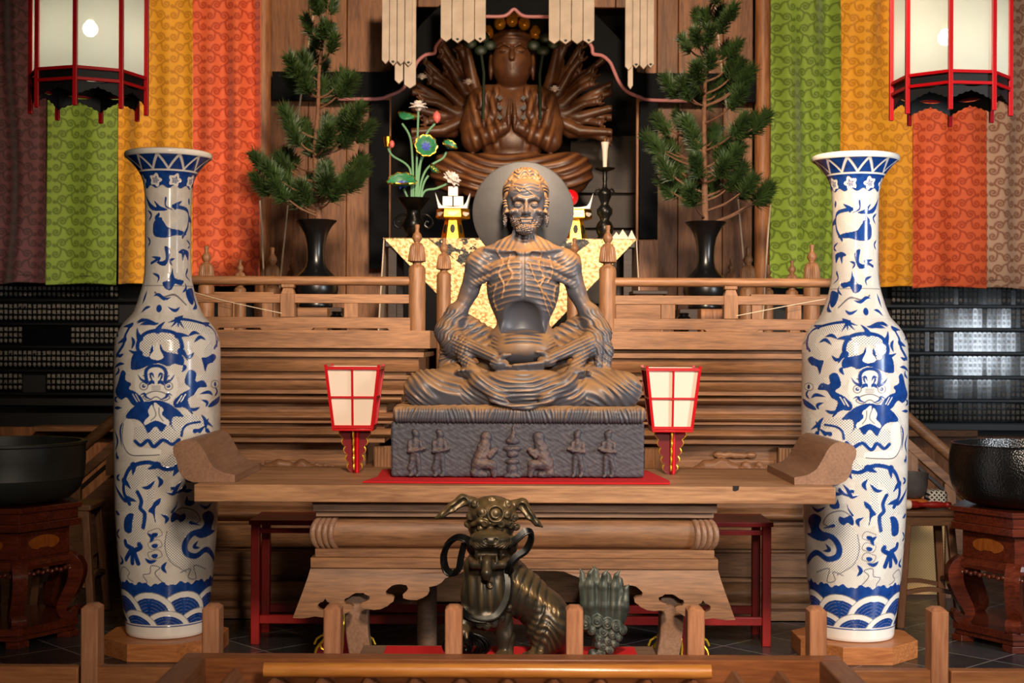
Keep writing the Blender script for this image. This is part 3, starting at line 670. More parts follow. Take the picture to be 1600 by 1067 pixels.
# red cloth under the figure
mb = MB(); zc = ZT+.0012; Yc0, Yc1 = 5.68, 6.3
def q4(px, Y): return X(px, Y)
outl = [(q4(567, 5.68), 5.68), (q4(760, 5.665), 5.665), (q4(1048, 5.67), 5.67), (q4(1047, 5.78), 5.78), (q4(1012, 6.24), 6.24), (q4(800, 6.25), 6.25), (q4(598, 6.24), 6.24), (q4(590, 5.9), 5.9)]
mb.prism(outl, (), (0, 0, zc), ux=(1, 0, 0), uy=(0, 1, 0), depth=(0, 0, .006))
tag(mb.build('red_cloth', 'redcloth', bevel=.002), 'red felt cloth spread on the long altar table under the stone pedestal', 'cloth')
# ================================================================== LONG RED TABLE BEHIND
t = thing('red_table', 'long narrow red lacquered table standing behind the altar table', 'table', (X(800, 6.7), 6.74, 0))
zr = Z(814.5, 6.58); xa, xb = X(390, 6.58), X(1210, 6.58)
MB().box(xa, xb, 6.58, 6.92, zr-.022, zr).build('table_top', 'redwood', t, bevel=.003)
for yy in (6.6, 6.88): MB().box(xa+.03, xb-.03, yy, yy+.02, zr-.062, zr-.04).build('rail', 'redwood', t, bevel=.002)
for yy in (6.59, 6.87):
    for xx in (xa+.008, xb-.048): MB().box(xx, xx+.04, yy, yy+.04, 0, zr-.022).build('leg', 'redwood', t, bevel=.003)
    MB().box(xa+.048, xb-.048, yy+.005, yy+.035, Z(977, 6.58), Z(964, 6.58)).build('stretcher', 'redwood', t, bevel=.003)
# ================================================================== FENCE AND OFFERTORY BOX
YF = 4.55
t = thing('low_fence', 'low wooden fence of square posts and one rail in front of the altar', 'fence', (X(806, YF), YF, 0))
PX = [-49, 141, 330.5, 520.5, 710.5, 900, 1090, 1281, 1471.5, 1661]
for px in PX:
    x = X(px, YF-.038); zt_ = Z(948.5, YF-.038); m = MB(); hw = .0272; m.box(x-hw, x+hw, YF-.038, YF+.038, 0, zt_-.012)
    m2 = [(x-hw, YF-.038, zt_-.012), (x+hw, YF-.038, zt_-.012), (x+hw, YF+.038, zt_-.012), (x-hw, YF+.038, zt_-.012)]
    k = .55; top = [(x+(v[0]-x)*k, YF+(v[1]-YF)*k, zt_) for v in m2]; m.hexa(m2, top); m.build('post', 'fence_z', t, bevel=.004)
for p, q in zip(PX[:-1], PX[1:]):
    MB().box(X(p, YF)+.028, X(q, YF)-.028, YF-.022, YF+.022, .26, Z(1045, YF-.022)).build('rail', 'fence_x', t, bevel=.004)
t = thing('offertory_box', 'large wooden offertory box with slatted top in front of the low fence', 'box', (0, 3.9, 0))
x0, x1, zb = X(294, 4.42), X(1312, 4.42), Z(1021.5, 4.42); xi0, xi1 = x0+.075, x1-.075
MB().hexa([(x0, 4.42, .05), (x1, 4.42, .05), (x1, 4.345, .05), (x0, 4.345, .05)][::-1], [(x0, 4.42, zb), (x1, 4.42, zb), (x1, 4.345, zb), (x0, 4.345, zb)][::-1]).build('rear_wall', 'box_x', t, bevel=.004)
MB().box(xi0, xi1, 4.335, 4.3445, .1, zb-.045).build('inner_ledge', 'box_x', t, bevel=.003)
for xa, xb in ((x0, xi0), (xi1, x1)): MB().box(xa, xb, 3.3, 4.3445, .05, zb).build('side_wall', 'box_y', t, bevel=.005)
MB().box(x0, x1, 3.24, 3.299, .05, zb).build('front_wall', 'box_x', t, bevel=.004)
MB().box(x0+.02, x1-.02, 3.28, 4.4, 0, .09).build('bottom_board', 'box_x', t)
nx = 13; sp = 73*4.2/F; xc = X(795, 4.2)
for i in range(-6, 7):
    x = xc+i*sp
    if xi0+.05 < x < xi1-.05: MB().prism([(x-.05, .345), (x+.05, .345), (x+.006, .410), (x-.006, .410)], (), (0, 3.31, 0), depth=(0, 1.02, 0)).build('slat', 'box_y', t, smooth=0, bevel=.003)
MB().tube([(X(415, 4.2), 4.2, Z(1048, 4.2)), (X(1113, 4.2), 4.2, Z(1048, 4.2))], .0215, 20).build('round_bar', 'bar_x', t)
# ================================================================== VASE PLINTHS
YV = 6.48; VX = (262., 1335.5)
for px, lab in ((VX[0], 'octagonal wooden plinth under the left blue and white vase'), (VX[1], 'octagonal wooden plinth under the right blue and white vase')):
    x = X(px, YV); ap = .262; R8 = ap/math.cos(PI/8)
    tag(MB().lathe([(R8, 0), (R8, .0795)], (x, YV, 0), 8, ph=PI/8).build('vase_plinth', 'base_x', smooth=0, bevel=.003), lab, 'plinth', 'octagonal vase plinths')
# ================================================================== BOWL GONGS ON CARVED STANDS
def hexp(r, z): return [(r, z)]
def gong_stand(px, label, YG=6.78):
    x = X(px, YG); t = thing('gong_stand', label, 'stand', (x, YG, 0), 'carved gong stands'); ph = PI/2
    m = MB(); m.lathe([(.37, .615), (.37, .64)], (x, YG, 0), 6, ph=ph); m.lathe([(.352, .565), (.352, .615)], (x, YG, 0), 6, ph=ph); m.lathe([(.366, .53), (.366, .565)], (x, YG, 0), 6, ph=ph)
    m.build('top_slab', 'rose', t, smooth=0, bevel=.003)
    MB().lathe([(.31, .40), (.31, .53)], (x, YG, 0), 6, ph=ph).build('waist', 'rose', t, smooth=0, bevel=.002)
    for i in range(6):
        an = ph+PI/6+i*PI/3; d = Vector((math.sin(an), -math.cos(an), 0)); s_ = Vector((d.y*-1, d.x, 0)); c = Vector((x, YG, .465))+d*(.31*math.cos(PI/6)+.0005)
        ol = [(.09*math.cos(u)*(1 if abs(math.sin(u)) < .8 else .9), .035*math.sin(u)+(.012 if abs(math.cos(u)) < .35 and math.sin(u) < 0 else 0)) for u in [2*PI*k/24 for k in range(24)]]
        MB().prism(ol, (), c, ux=s_, uy=(0, 0, 1), depth=d*.004).build('waist_panel', 'rose_panel', t, smooth=0)
    m = MB(); m.lathe([(.31, .40), (.345, .392), (.352, .37), (.345, .352), (.31, .35)], (x, YG, 0), 6, ph=ph, cap=False); m.build('apron', 'rose', t, smooth=25)
    for i in range(6):
        an = ph+PI/6+i*PI/3; d = Vector((math.sin(an), -math.cos(an), 0)); s_ = Vector((-d.y, d.x, 0)); c = Vector((x, YG, .345))+d*(.345*math.cos(PI/6)-.006); m = MB()
        for k in range(-5, 6): m.sphere(c+s_*k*.027+Vector((0, 0, -.012-.006*(k % 2))), (.012, .012, .012), 8, 6)
        m.build('lobed_trim', 'rose', t)
    for i in range(6):
        an = ph+i*PI/3; d = Vector((math.sin(an), -math.cos(an), 0)); s_ = Vector((-d.y, d.x, 0)); o = Vector((x, YG, 0))
        cv = smooth_curve([(.305, .385), (.345, .345), (.35, .29), (.325, .22), (.295, .165), (.285, .13), (.30, .105), (.335, .10), (.35, .125), (.337, .142)], 5)
        wd = np.interp(np.linspace(0, 1, len(cv)), [0, .15, .35, .6, .8, 1], [.05, .075, .06, .045, .03, .018])
        up = []; lo = []
        for k, p in enumerate(cv):
            tv = np.array(cv[min(k+1, len(cv)-1)])-np.array(cv[max(k-1, 0)]); tv /= np.linalg.norm(tv)+1e-9; nn = np.array([-tv[1], tv[0]])
            up.append(p+nn*wd[k]/2); lo.append(p-nn*wd[k]/2)
        ring = [(q[0], q[1]) for q in up]+[(q[0], q[1]) for q in reversed(lo)]
        m = MB(); n_ = len(up); vs = []
        for sx in (-.034, .034):
            for q in ring: vs.append(o+d*q[0]+s_*sx+Vector((0, 0, q[1])))
        fs = []
        for k in range(n_-1):
            a_, b_, c_, e_ = k, k+1, 2*n_-2-k, 2*n_-1-k; fs += [(a_, b_, c_, e_), (e_+2*n_, c_+2*n_, b_+2*n_, a_+2*n_)]
        for k in range(2*n_): q_ = (k+1) % (2*n_); fs.append((k, k+2*n_, q_+2*n_, q_))
        m.add(vs, fs).build('leg', 'rose', t, smooth=50, bevel=.004)
    yf = YG-.352*math.cos(PI/6)-.0006; sg = 1 if px > 800 else -1
    MB().prism([(-.055, -.006), (-.02, -.014), (.05, -.012), (.056, .004), (.02, .014), (-.02, .008)], (), (x-.05*1, yf-.002, .592), depth=(0, .002, 0)).build('torn_paper', 'paper', t, smooth=0)
    m = MB(); m.lathe([(.355, .055), (.355, .09)], (x, YG, 0), 6, ph=ph); m.lathe([(.34, .03), (.34, .055)], (x, YG, 0), 6, ph=ph)
    for i in range(6):
        an = ph+i*PI/3; m.lathe([(.06, 0), (.06, .03)], (x+.3*math.sin(an), YG-.3*math.cos(an), 0), 6, ph=ph)
    m.build('base', 'rose', t, smooth=0, bevel=.003); return t
gong_stand(1607, 'glossy carved hexagonal rosewood stand under the hammered black bowl gong'); gong_stand(8, 'dark carved hexagonal rosewood stand under the dull bowl gong')
YG = 6.78
def hammered():
    m, nt, b = newmat('hammered'); b.inputs['Base Color'].default_value = lin('#0d0c0b'); b.inputs['Roughness'].default_value = .24; b.inputs['Specular IOR Level'].default_value = .6
    uv = N(nt, 'ShaderNodeUVMap'); vo = N(nt, 'ShaderNodeTexVoronoi'); vo.inputs['Scale'].default_value = 1.0; L(nt, uv.outputs[0], vo.inputs['Vector'])
    tc = N(nt, 'ShaderNodeTexCoord'); v2 = N(nt, 'ShaderNodeTexVoronoi'); v2.inputs['Scale'].default_value = 120; L(nt, tc.outputs['Object'], v2.inputs['Vector'])
    bp = N(nt, 'ShaderNodeBump'); bp.inputs['Strength'].default_value = .35; bp.inputs['Distance'].default_value = .004; L(nt, v2.outputs['Distance'], bp.inputs['Height']); L(nt, bp.outputs['Normal'], b.inputs['Normal']); MATS['hammered'] = m
hammered()
x = X(1607, YG); r = (1607-1488)*YG/F; zb = .6415; zt_ = Z(689, YG)
h = zt_-zb
pr = [(r*.0, 0), (r*.55, 0.0), (r*.78, h*.06), (r*.92, h*.2), (r*.98, h*.4), (r*1.0, h*.62), (r*.985, h*.85), (r*.96, h*.97), (r*.975, h), (r*.94, h), (r*.93, h*.9), (r*.9, h*.3), (r*.6, h*.08), (0, h*.06)]
pr = [(max(.0005, p[0]), p[1]) for p in smooth_curve(pr[:9], 4)]+pr[9:-1]+[(.0005, h*.06)]
tag(MB().lathe(pr, (x, YG, zb), 96).build('bowl_gong', 'hammered', smooth=50), 'glossy hammered black bowl gong on the right carved stand', 'bowl gong')
x = X(8, YG); r = (132-8)*YG/F; zt_ = Z(692, YG); h = zt_-zb
pr = [(.0005, 0), (r*.6, 0), (r*.8, h*.06), (r*.9, h*.18), (r*.955, h*.34), (r*.965, h*.40), (r*.975, h*.41), (r*.97, h*.43), (r*.985, h*.7), (r*.985, h*.94), (r*1.0, h*.96), (r*1.0, h), (r*.93, h), (r*.92, h*.9), (r*.9, h*.2), (.0005, h*.06)]
tag(MB().lathe(pr, (x, YG, zb), 72).build('bowl_gong', 'bowl_rough', smooth=35), 'dull dark bowl gong with a raised line on the left carved stand', 'bowl gong')
# ================================================================== STOOLS AND WHAT LIES ON THEM
def stool(px, label, YS_=7.2):
    x = X(px, YS_); t = thing('stool', label, 'stool', (x, YS_, 0)); zt_ = .578
    MB().box(x-.14, x+.14, YS_-.14, YS_+.14, zt_-.03, zt_).build('seat', 'stool_x', t, bevel=.008)
    for yy in (-.115, .115): MB().box(x-.115, x+.115, YS_+yy-.012, YS_+yy+.012, zt_-.075, zt_-.03).build('rail', 'stool_x', t, bevel=.003)
    for sx in (-1, 1):
        for sy in (-1, 1):
            a = (x+sx*.105, YS_+sy*.105); b = (x+sx*.15, YS_+sy*.145); hw = .019
            MB().hexa([(b[0]-hw, b[1]-hw, 0), (b[0]+hw, b[1]-hw, 0), (b[0]+hw, b[1]+hw, 0), (b[0]-hw, b[1]+hw, 0)], [(a[0]-hw, a[1]-hw, zt_-.03), (a[0]+hw, a[1]-hw, zt_-.03), (a[0]+hw, a[1]+hw, zt_-.03), (a[0]-hw, a[1]+hw, zt_-.03)]).build('leg', 'stool_z', t, bevel=.004)
        MB().tube(smooth_curve([(x+sx*.135, YS_-.13, .2), (x+sx*.133, YS_, .225), (x+sx*.135, YS_+.13, .2)], 4), .014, 4).build('stretcher', 'stool_x', t)
    for sy in (-1, 1):
        MB().tube(smooth_curve([(x-.13, YS_+sy*.133, .17), (x, YS_+sy*.133, .19), (x+.13, YS_+sy*.133, .17)], 4), .015, 4).build('stretcher', 'stool_x', t)
    return t
stool(1442, 'worn square wooden stool with splayed legs beside the right vase'); stool(113, 'dark square stool half hidden behind the left carved stand', 7.3)
zs = .5795
t = thing('gong_mallet', 'turned red wooden mallet with a cream padded head lying on the stool', 'mallet', (X(1442, 7.1), 7.1, zs))
def lx(pts, Y, zc): return [(X(p, Y), r_) for p, r_ in pts]
def lathe_x(pts, Y, zc, n=20):
    m = MB(); k = len(pts); vs = []
    for p, r_ in pts:
        for i in range(n): a = 2*PI*i/n; vs.append((X(p, Y), Y+r_*math.cos(a), zc+r_*math.sin(a)))
    fs = [(i*n+j, i*n+(j+1) % n, (i+1)*n+(j+1) % n, (i+1)*n+j) for i in range(k-1) for j in range(n)]
    return m.add(vs, fs+[tuple(range(n))[::-1], tuple((k-1)*n+i for i in range(n))])
zc = zs+.026
lathe_x([(1424, .019), (1434, .019), (1437, .014), (1443, .011), (1455, .016), (1464, .0175), (1474, .0135), (1478, .011), (1480, .0155), (1484, .0155), (1487, .011)], 7.1, zc).build('handle', 'redwood', t)
lathe_x([(1388, .021), (1391, .025), (1420, .025), (1424, .021)], 7.1, zc).build('padded_head', 'ivory', t)
xq, yq = X(1424, 7.23), 7.23
tag(MB().lathe([(.001, 0), (.075, .002), (.088, .016), (.085, .034), (.06, .044), (.001, .045)], (xq, yq, zs), 32).build('round_cushion', 'orange', smooth=60), 'orange-red round cushion under the clay bowl on the stool', 'cushion')
tag(MB().lathe([(.001, 0), (.05, 0), (.07, .02), (.082, .06), (.086, .115), (.088, .13), (.08, .13), (.076, .11), (.066, .03), (.001, .012)], (xq, yq, zs+.0455), 36).build('clay_bowl', 'grey_clay', smooth=50), 'rough dark grey clay bowl resting on the orange cushion', 'bowl')
def diamond_mat():
    m, nt, b = newmat('diamond_cloth'); tc = N(nt, 'ShaderNodeTexCoord'); mp = N(nt, 'ShaderNodeMapping'); mp.inputs['Rotation'].default_value = (0, PI/4, 0); L(nt, tc.outputs['Object'], mp.inputs['Vector'])
    mp.inputs['Scale'].default_value = (60, 60, 60); sx = N(nt, 'ShaderNodeSeparateXYZ'); L(nt, mp.outputs[0], sx.inputs[0])
    f = []
    for k in (0, 2):
        q = N(nt, 'ShaderNodeMath', operation='FRACT'); L(nt, sx.outputs[k], q.inputs[0]); g = N(nt, 'ShaderNodeMath', operation='GREATER_THAN'); g.inputs[1].default_value = .4; L(nt, q.outputs[0], g.inputs[0]); f.append(g)
    mu = N(nt, 'ShaderNodeMath', operation='MULTIPLY'); L(nt, f[0].outputs[0], mu.inputs[0]); L(nt, f[1].outputs[0], mu.inputs[1])
    mx = N(nt, 'ShaderNodeMix', data_type='RGBA'); mx.inputs['A'].default_value = lin('#c9c4bb'); mx.inputs['B'].default_value = lin('#1c1c20'); L(nt, mu.outputs[0], mx.inputs['Factor']); L(nt, mx.outputs['Result'], b.inputs['Base Color']); b.inputs['Roughness'].default_value = .8; MATS['diamond_cloth'] = m
diamond_mat()
xq = X(1463, 7.26); m = MB().box(xq-.048, xq+.048, 7.2, 7.32, zs, zs+.085)
tag(m.build('patterned_cushion', 'diamond_cloth', bevel=.02), 'small black and white diamond-patterned cushion standing on the stool', 'cushion')
def weave():
    m, nt, b = newmat('rattan'); tc = N(nt, 'ShaderNodeTexCoord'); ck = N(nt, 'ShaderNodeTexChecker'); ck.inputs['Scale'].default_value = 130; ck.inputs['Color1'].default_value = lin('#d2ab72'); ck.inputs['Color2'].default_value = lin('#b48a52')
    L(nt, tc.outputs['Object'], ck.inputs['Vector']); L(nt, ck.outputs['Color'], b.inputs['Base Color']); b.inputs['Roughness'].default_value = .7; MATS['rattan'] = m
weave()
t = thing('woven_screen', 'tan woven screen leaning behind the splayed-leg stool', 'screen', (X(1440, 7.9), 7.9, 0))
MB().box(X(1405, 7.9), X(1478, 7.9), 7.89, 7.9, .02, Z(806, 7.9)).build('woven_panel', 'rattan', t)
for a_, b_ in ((1398, 1406), (1477, 1486)): MB().box(X(a_, 7.9), X(b_, 7.9), 7.88, 7.91, 0, Z(800, 7.9)).build('frame_side', 'keyaki_z', t, bevel=.002)
MB().box(X(1398, 7.9), X(1486, 7.9), 7.88, 7.91, Z(806, 7.9), Z(798, 7.9)).build('frame_top', 'keyaki_x', t, bevel=.002)
# ================================================================== RED PAPER LANTERNS ON THE TABLE
YL = 6.14; sL = YL/F
def wavy(top, bot, h, n=6, amp=.05):
    out = []
    for i in range(n*6+1):
        tt = i/(n*6); w_ = top+(bot-top)*tt**.75; out.append((w_+amp*top*(abs(math.sin(tt*n*PI))-.5)*1.2, -h*tt))
    return out
def andon(px, label):
    x = X(px, YL); z0 = ZT+.0012; t = thing('paper_lantern', label, 'lantern', (x, YL, z0), 'red paper lanterns on the altar table')
    zb, zt_ = z0+.198, z0+.458; wb, wt = .082, .112
    cr = [(-1, -1), (1, -1), (1, 1), (-1, 1)]
    def pt(i, z, o=0): u = (z-zb)/(zt_-zb); w_ = wb+(wt-wb)*u+o; return Vector((x+cr[i][0]*w_, YL+cr[i][1]*w_, z))
    fr = MB()
    for i in range(4):
        j = (i+1) % 4
        fr.tube([pt(i, zb-.006), pt(i, zt_+.008)], .0085, 4)
        for z in (zb+.004, zt_-.006): fr.tube([pt(i, z), pt(j, z)], .009, 4)
        fr.tube([pt(i, (zb+zt_)/2), pt(j, (zb+zt_)/2)], .006, 4)
        fr.tube([(pt(i, zb)+pt(j, zb))/2, (pt(i, zt_)+pt(j, zt_))/2], .006, 4)
    fr.build('frame', 'redlac', t, smooth=0)
    for i in range(4):
        j = (i+1) % 4; a, b, c, d = pt(i, zb, -.006), pt(j, zb, -.006), pt(j, zt_, -.006), pt(i, zt_, -.006); nrm = (b-a).cross(d-a).normalized()*.0015
        MB().hexa([a, b, b-nrm, a-nrm], [d, c, c-nrm, d-nrm]).build('paper_panel', 'paper', t, smooth=0)
    MB().box(x-wb-.004, x+wb+.004, YL-wb-.004, YL+wb+.004, zb-.014, zb-.004).build('tray', 'redlac', t, bevel=.002)
    zz = zb-.014; h = zz-z0; e = wavy(.068, .022, h, 5, .14)
    for ax in ((1, 0, 0), (0, 1, 0)):
        dv = (0, .008, 0) if ax[0] else (.008, 0, 0); o = (x-dv[0]/2, YL-dv[1]/2, zz)
        ol = e+[(-p, q) for p, q in reversed(e)]
        w_ = MB().prism(ol, (), o, ux=ax, uy=(0, 0, 1), depth=dv).build('wavy_bracket', 'darkred', t, smooth=0)
        g = MB()
        for sg in (1, -1): g.tube([Vector((x, YL, zz))+Vector(ax)*(sg*p)+Vector((0, 0, q*.965)) for p, q in e], .0042, 6)
        g.build('gold_edge', 'goldpaint', w_)
    MB().tube([(x+.012, YL-.012, z0), (x+.012, YL-.012, zz)], .009, 12).build('pole', 'redlac', t)
andon(555, 'red-framed paper lantern on the altar table, left of the stone pedestal'); andon(1048, 'red-framed paper lantern on the altar table, right of the stone pedestal')
def red_stand(px, label):
    Y = 6.1; x = X(px, Y); t = thing('scroll_stand', label, 'stand', (x, Y, 0), 'red scrolled stands'); h = Z(935, Y)
    e = [(.03, h), (.045, h*.86), (.042, h*.8), (.066, h*.68), (.06, h*.62), (.09, h*.5), (.085, h*.44), (.12, h*.3), (.13, h*.18), (.15, h*.1), (.15, 0)]
    e = [(p[0], p[1]) for p in smooth_curve(e, 3)]
    for ax in ((1, 0, 0), (0, 1, 0)):
        dv = (0, .012, 0) if ax[0] else (.012, 0, 0)
        w_ = MB().prism(e+[(-p, q) for p, q in reversed(e)], (), (x-dv[0]/2, Y-dv[1]/2, 0), ux=ax, uy=(0, 0, 1), depth=dv).build('scrolled_board', 'darkred', t, smooth=0)
        g = MB()
        for sg in (1, -1):
            g.tube([Vector((x, Y-.006*(ax[0])-.0*sg, 0))+Vector(ax)*(sg*p)+Vector((0, 0, q)) for p, q in e], .006, 6)
            sp_ = [Vector((x, Y-.01*ax[0], 0))+Vector(ax)*(sg*(.085+.045*(1-k/18)*math.cos(k*.6)))+Vector((0, 0, .11+.045*(1-k/18)*math.sin(k*.6))) for k in range(17)]; g.tube(sp_, .005, 6)
        g.build('gold_edge', 'goldpaint', w_)
red_stand(1062, 'red stand with gold scrolled edge behind the right leg of the altar table'); red_stand(541, 'red stand with gold scrolled edge behind the left leg of the altar table')
# lion plinth
MB_ = MB().box(X(570, 5.19), X(1022, 5.19), 4.76, 5.19, 0, .2985); tag(MB_.build('lion_plinth', 'grey_x', bevel=.004), 'low grey-brown plinth under the bronze lion', 'plinth')
tag(MB().box(X(606, 5.15), X(993, 5.15), 4.74, 5.15, .2995, .305).build('plinth_cloth', 'redcloth', bevel=.002), 'red cloth on the low plinth under the bronze lion', 'cloth')
# ================================================================== BLUE AND WHITE VASES
VP = [(240, 62), (241.5, 66), (245, 67.3), (249, 66.5), (252, 62), (258, 56), (264, 50.5), (270, 46), (278, 41.5), (285, 39), (300, 36.3), (330, 35.2), (370, 35.3), (400, 35.2), (430, 36), (442, 37.5), (455, 40.5), (475, 46.5), (490, 52.5), (492, 54), (494, 55), (500, 60.5),
      (507, 67), (515, 72.5), (524, 77), (534, 80), (548, 81.2), (600, 81.5), (680, 81.5), (740, 80.5), (800, 78.5), (850, 75.5), (900, 71.5), (940, 67), (962, 63.5), (970, 62.6), (975, 62.2), (984, 61.5), (988, 60), (989, 57)]
vy = np.array([p[0] for p in VP], float); vr = np.array([p[1] for p in VP], float)
def vase_pattern():
    st = .82; ny = int((989-240)/.86); ns = 268
    y = np.linspace(240, 989, ny); th = (np.arange(ns)+.5)/ns*PI-PI/2
    S, Yg = np.meshgrid(th*70, y)
    blue = np.zeros_like(S); scl = np.zeros_like(S); wht = np.zeros_like(S); line = np.zeros_like(S)
    def cv(reg, p):
        x = reg[0]+p[0]/reg[2]; yy = reg[1]+p[1]/reg[2]; R = np.interp(yy, vy, vr)
        return (70*math.asin(max(-.985, min(.985, (x-262)/R))), yy)
    def win(pts, m):
        a = np.array(pts); j0 = np.searchsorted(S[0], a[:, 0].min()-m); j1 = np.searchsorted(S[0], a[:, 0].max()+m); i0 = np.searchsorted(y, a[:, 1].min()-m); i1 = np.searchsorted(y, a[:, 1].max()+m)
        return slice(i0, i1), slice(j0, j1)
    def stroke(A, reg, pts, r, val=1, clear=(), taper=False, sm=True):
        q = [cv(reg, p) for p in pts]
        if sm and len(q) > 2: q = [tuple(p) for p in smooth_curve(q, 5)]
        R = r/reg[2]; w_ = win(q, R+2); u, v = S[w_], Yg[w_]
        if u.size == 0: return
        best = np.full(u.shape, 1e9); n = len(q)-1
        for k, (a, b) in enumerate(zip(q[:-1], q[1:])):
            dx, dy = b[0]-a[0], b[1]-a[1]; l2 = dx*dx+dy*dy+1e-9; t = np.clip(((u-a[0])*dx+(v-a[1])*dy)/l2, 0, 1)
            rr = R*(1 if not taper else 1.15-(k+t)/n) if taper != 2 else R*np.sin(np.clip((k+t)/n, .04, .96)*PI)
            best = np.minimum(best, np.hypot(u-a[0]-t*dx, v-a[1]-t*dy)-rr)
        m = 1-sstep(-.45, .45, best); A[w_] = np.maximum(A[w_], m*val)
        for c in clear: c[w_] *= 1-m
    def fill(A, reg, pts, clear=(), sm=True):
        q = [cv(reg, p) for p in pts]
        if sm: q = [tuple(p) for p in smooth_curve(q, 4, True)]
        w_ = win(q, 1); u, v = S[w_], Yg[w_]; ins = np.zeros(u.shape, bool); n = len(q)
        for k in range(n):
            (x1, y1), (x2, y2) = q[k], q[(k+1) % n]
            c = ((y1 > v) != (y2 > v)) & (u < (x2-x1)*(v-y1)/((y2-y1) if abs(y2-y1) > 1e-9 else 1e-9)+x1); ins ^= c
        A[w_] = np.maximum(A[w_], ins)
        for c in clear: c[w_] = np.where(ins, 0, c[w_])
    def spikes(reg, pts, L_, r, side=1):      # blue fins along a curve
        q = np.array(smooth_curve(pts, 3))
        stroke(blue, reg, pts, r)
        for k in range(1, len(q)-1, 4):
            t = q[k+1]-q[k-1]; t /= np.linalg.norm(t); n = np.array([-t[1], t[0]])*side
            stroke(blue, reg, [q[k]-t*r, q[k]+n*L_*.55+t*2, q[k]+n*L_*1.1+t*L_*.6], r*1.5, taper=True, clear=(scl,))
    A = (175, 480, 4.446); B = (175, 700, 3.442); C = (160, 220, 2.668); D = (262, 0, 1.)
    # neck dragon
    stroke(scl, C, [(300, 290), (338, 325), (310, 372), (255, 410), (310, 438), (335, 470)], 24); stroke(scl, C, [(255, 420), (215, 440), (225, 490), (200, 540), (195, 600)], 25)
    spikes(C, [(290, 285), (350, 300), (352, 360), (330, 410)], 24, 8, -1); spikes(C, [(240, 500), (205, 520)], 20, 6, 1)
    fill(blue, C, [(182, 235), (200, 270), (225, 290), (215, 262), (240, 285), (270, 300), (240, 305), (200, 295)], (scl,)); fill(blue, C, [(215, 350), (245, 340), (268, 370), (290, 378), (330, 385), (345, 400), (300, 405), (260, 415), (215, 405)], (scl,))
    stroke(blue, C, [(235, 320), (222, 335), (245, 340)], 8); stroke(blue, C, [(262, 255), (262, 285), (290, 300)], 7, taper=True)
    fill(blue, C, [(258, 450), (282, 470), (262, 530), (225, 515), (262, 505)], (scl,)); fill(blue, C, [(330, 460), (355, 470), (352, 505), (340, 480), (330, 510), (326, 480), (312, 475)], (scl,))
    fill(blue, C, [(290, 540), (300, 580), (335, 590), (325, 610), (300, 605), (285, 630), (262, 625), (250, 600), (270, 590), (285, 560)]); stroke(blue, C, [(350, 545), (345, 570), (362, 590)], 7, taper=True)
    stroke(line, C, [(220, 640), (250, 660), (300, 650), (345, 690)], 4); stroke(blue, C, [(215, 655), (235, 650), (260, 668), (285, 660)], 8, taper=2); fill(blue, C, [(345, 630), (370, 620), (378, 660), (370, 690), (350, 665)])
    stroke(blue, C, [(237, 706), (238, 708)], 15, sm=False); stroke(blue, C, [(190, 630), (170, 690)], 9, taper=2); stroke(blue, C, [(205, 700), (185, 705), (165, 725)], 7, taper=2); stroke(blue, C, [(372, 640), (385, 690), (372, 708)], 10, taper=2)
    stroke(blue, C, [(355, 258), (356, 262)], 12, sm=False); stroke(line, C, [(175, 612), (378, 612)], 1.6)
    # shoulder motifs
    for p in ([(150, 770), (180, 755), (225, 765)], [(170, 775), (200, 768), (235, 772)]): stroke(blue, C, p, 7, taper=2)
    stroke(scl, A, [(110, 120), (80, 180), (70, 250), (55, 320)], 28); spikes(A, [(150, 130), (110, 200), (95, 270), (50, 345)], 34, 12, 1)
    stroke(scl, A, [(440, 115), (550, 135), (650, 170), (690, 240), (655, 320), (690, 380), (690, 430), (630, 500)], 32)
    spikes(A, [(440, 90), (560, 105), (680, 150), (720, 230), (700, 290)], 22, 10, -1)
    for p in ([(440, 100), (390, 118)], [(445, 105), (410, 148)], [(455, 108), (455, 150)], [(460, 105), (495, 160)]): stroke(blue, A, p, 9, taper=True, sm=False)
    fill(blue, A, [(612, 355), (650, 350), (690, 328), (712, 350), (690, 385), (655, 400), (635, 450), (622, 400)], (scl,)); stroke(blue, A, [(705, 180), (715, 270)], 14, sm=False)
    for p in ([(180, 118), (215, 100), (245, 112)], [(200, 138), (240, 120), (300, 128), (330, 122)]): stroke(blue, A, p, 11, taper=2)
    # frontal dragon: coil over the head
    stroke(scl, A, [(240, 320), (232, 270), (262, 222), (335, 205), (410, 222), (440, 270), (432, 320)], 40)
    spikes(A, [(205, 330), (190, 270), (235, 195), (335, 172), (440, 195), (480, 270), (465, 340)], 52, 13, -1)
    fill(blue, A, [(145, 410), (160, 335), (205, 330), (262, 350), (275, 300), (290, 270), (304, 330), (338, 335), (338, 262), (366, 310), (440, 328), (490, 350), (488, 405), (430, 395), (390, 412), (330, 392), (270, 405), (205, 432), (155, 436)], (scl,))
    fill(wht, A, [(300, 300), (318, 250), (338, 300), (360, 350), (330, 370), (290, 365), (270, 345)], (blue, scl))
    fill(wht, A, [(180, 480), (250, 430), (310, 405), (375, 430), (440, 480), (455, 560), (420, 640), (360, 660), (310, 640), (250, 660), (200, 620), (175, 560)], (scl,))
    stroke(blue, A, [(250, 505), (246, 445), (280, 412), (340, 412), (375, 445), (372, 505)], 11); 
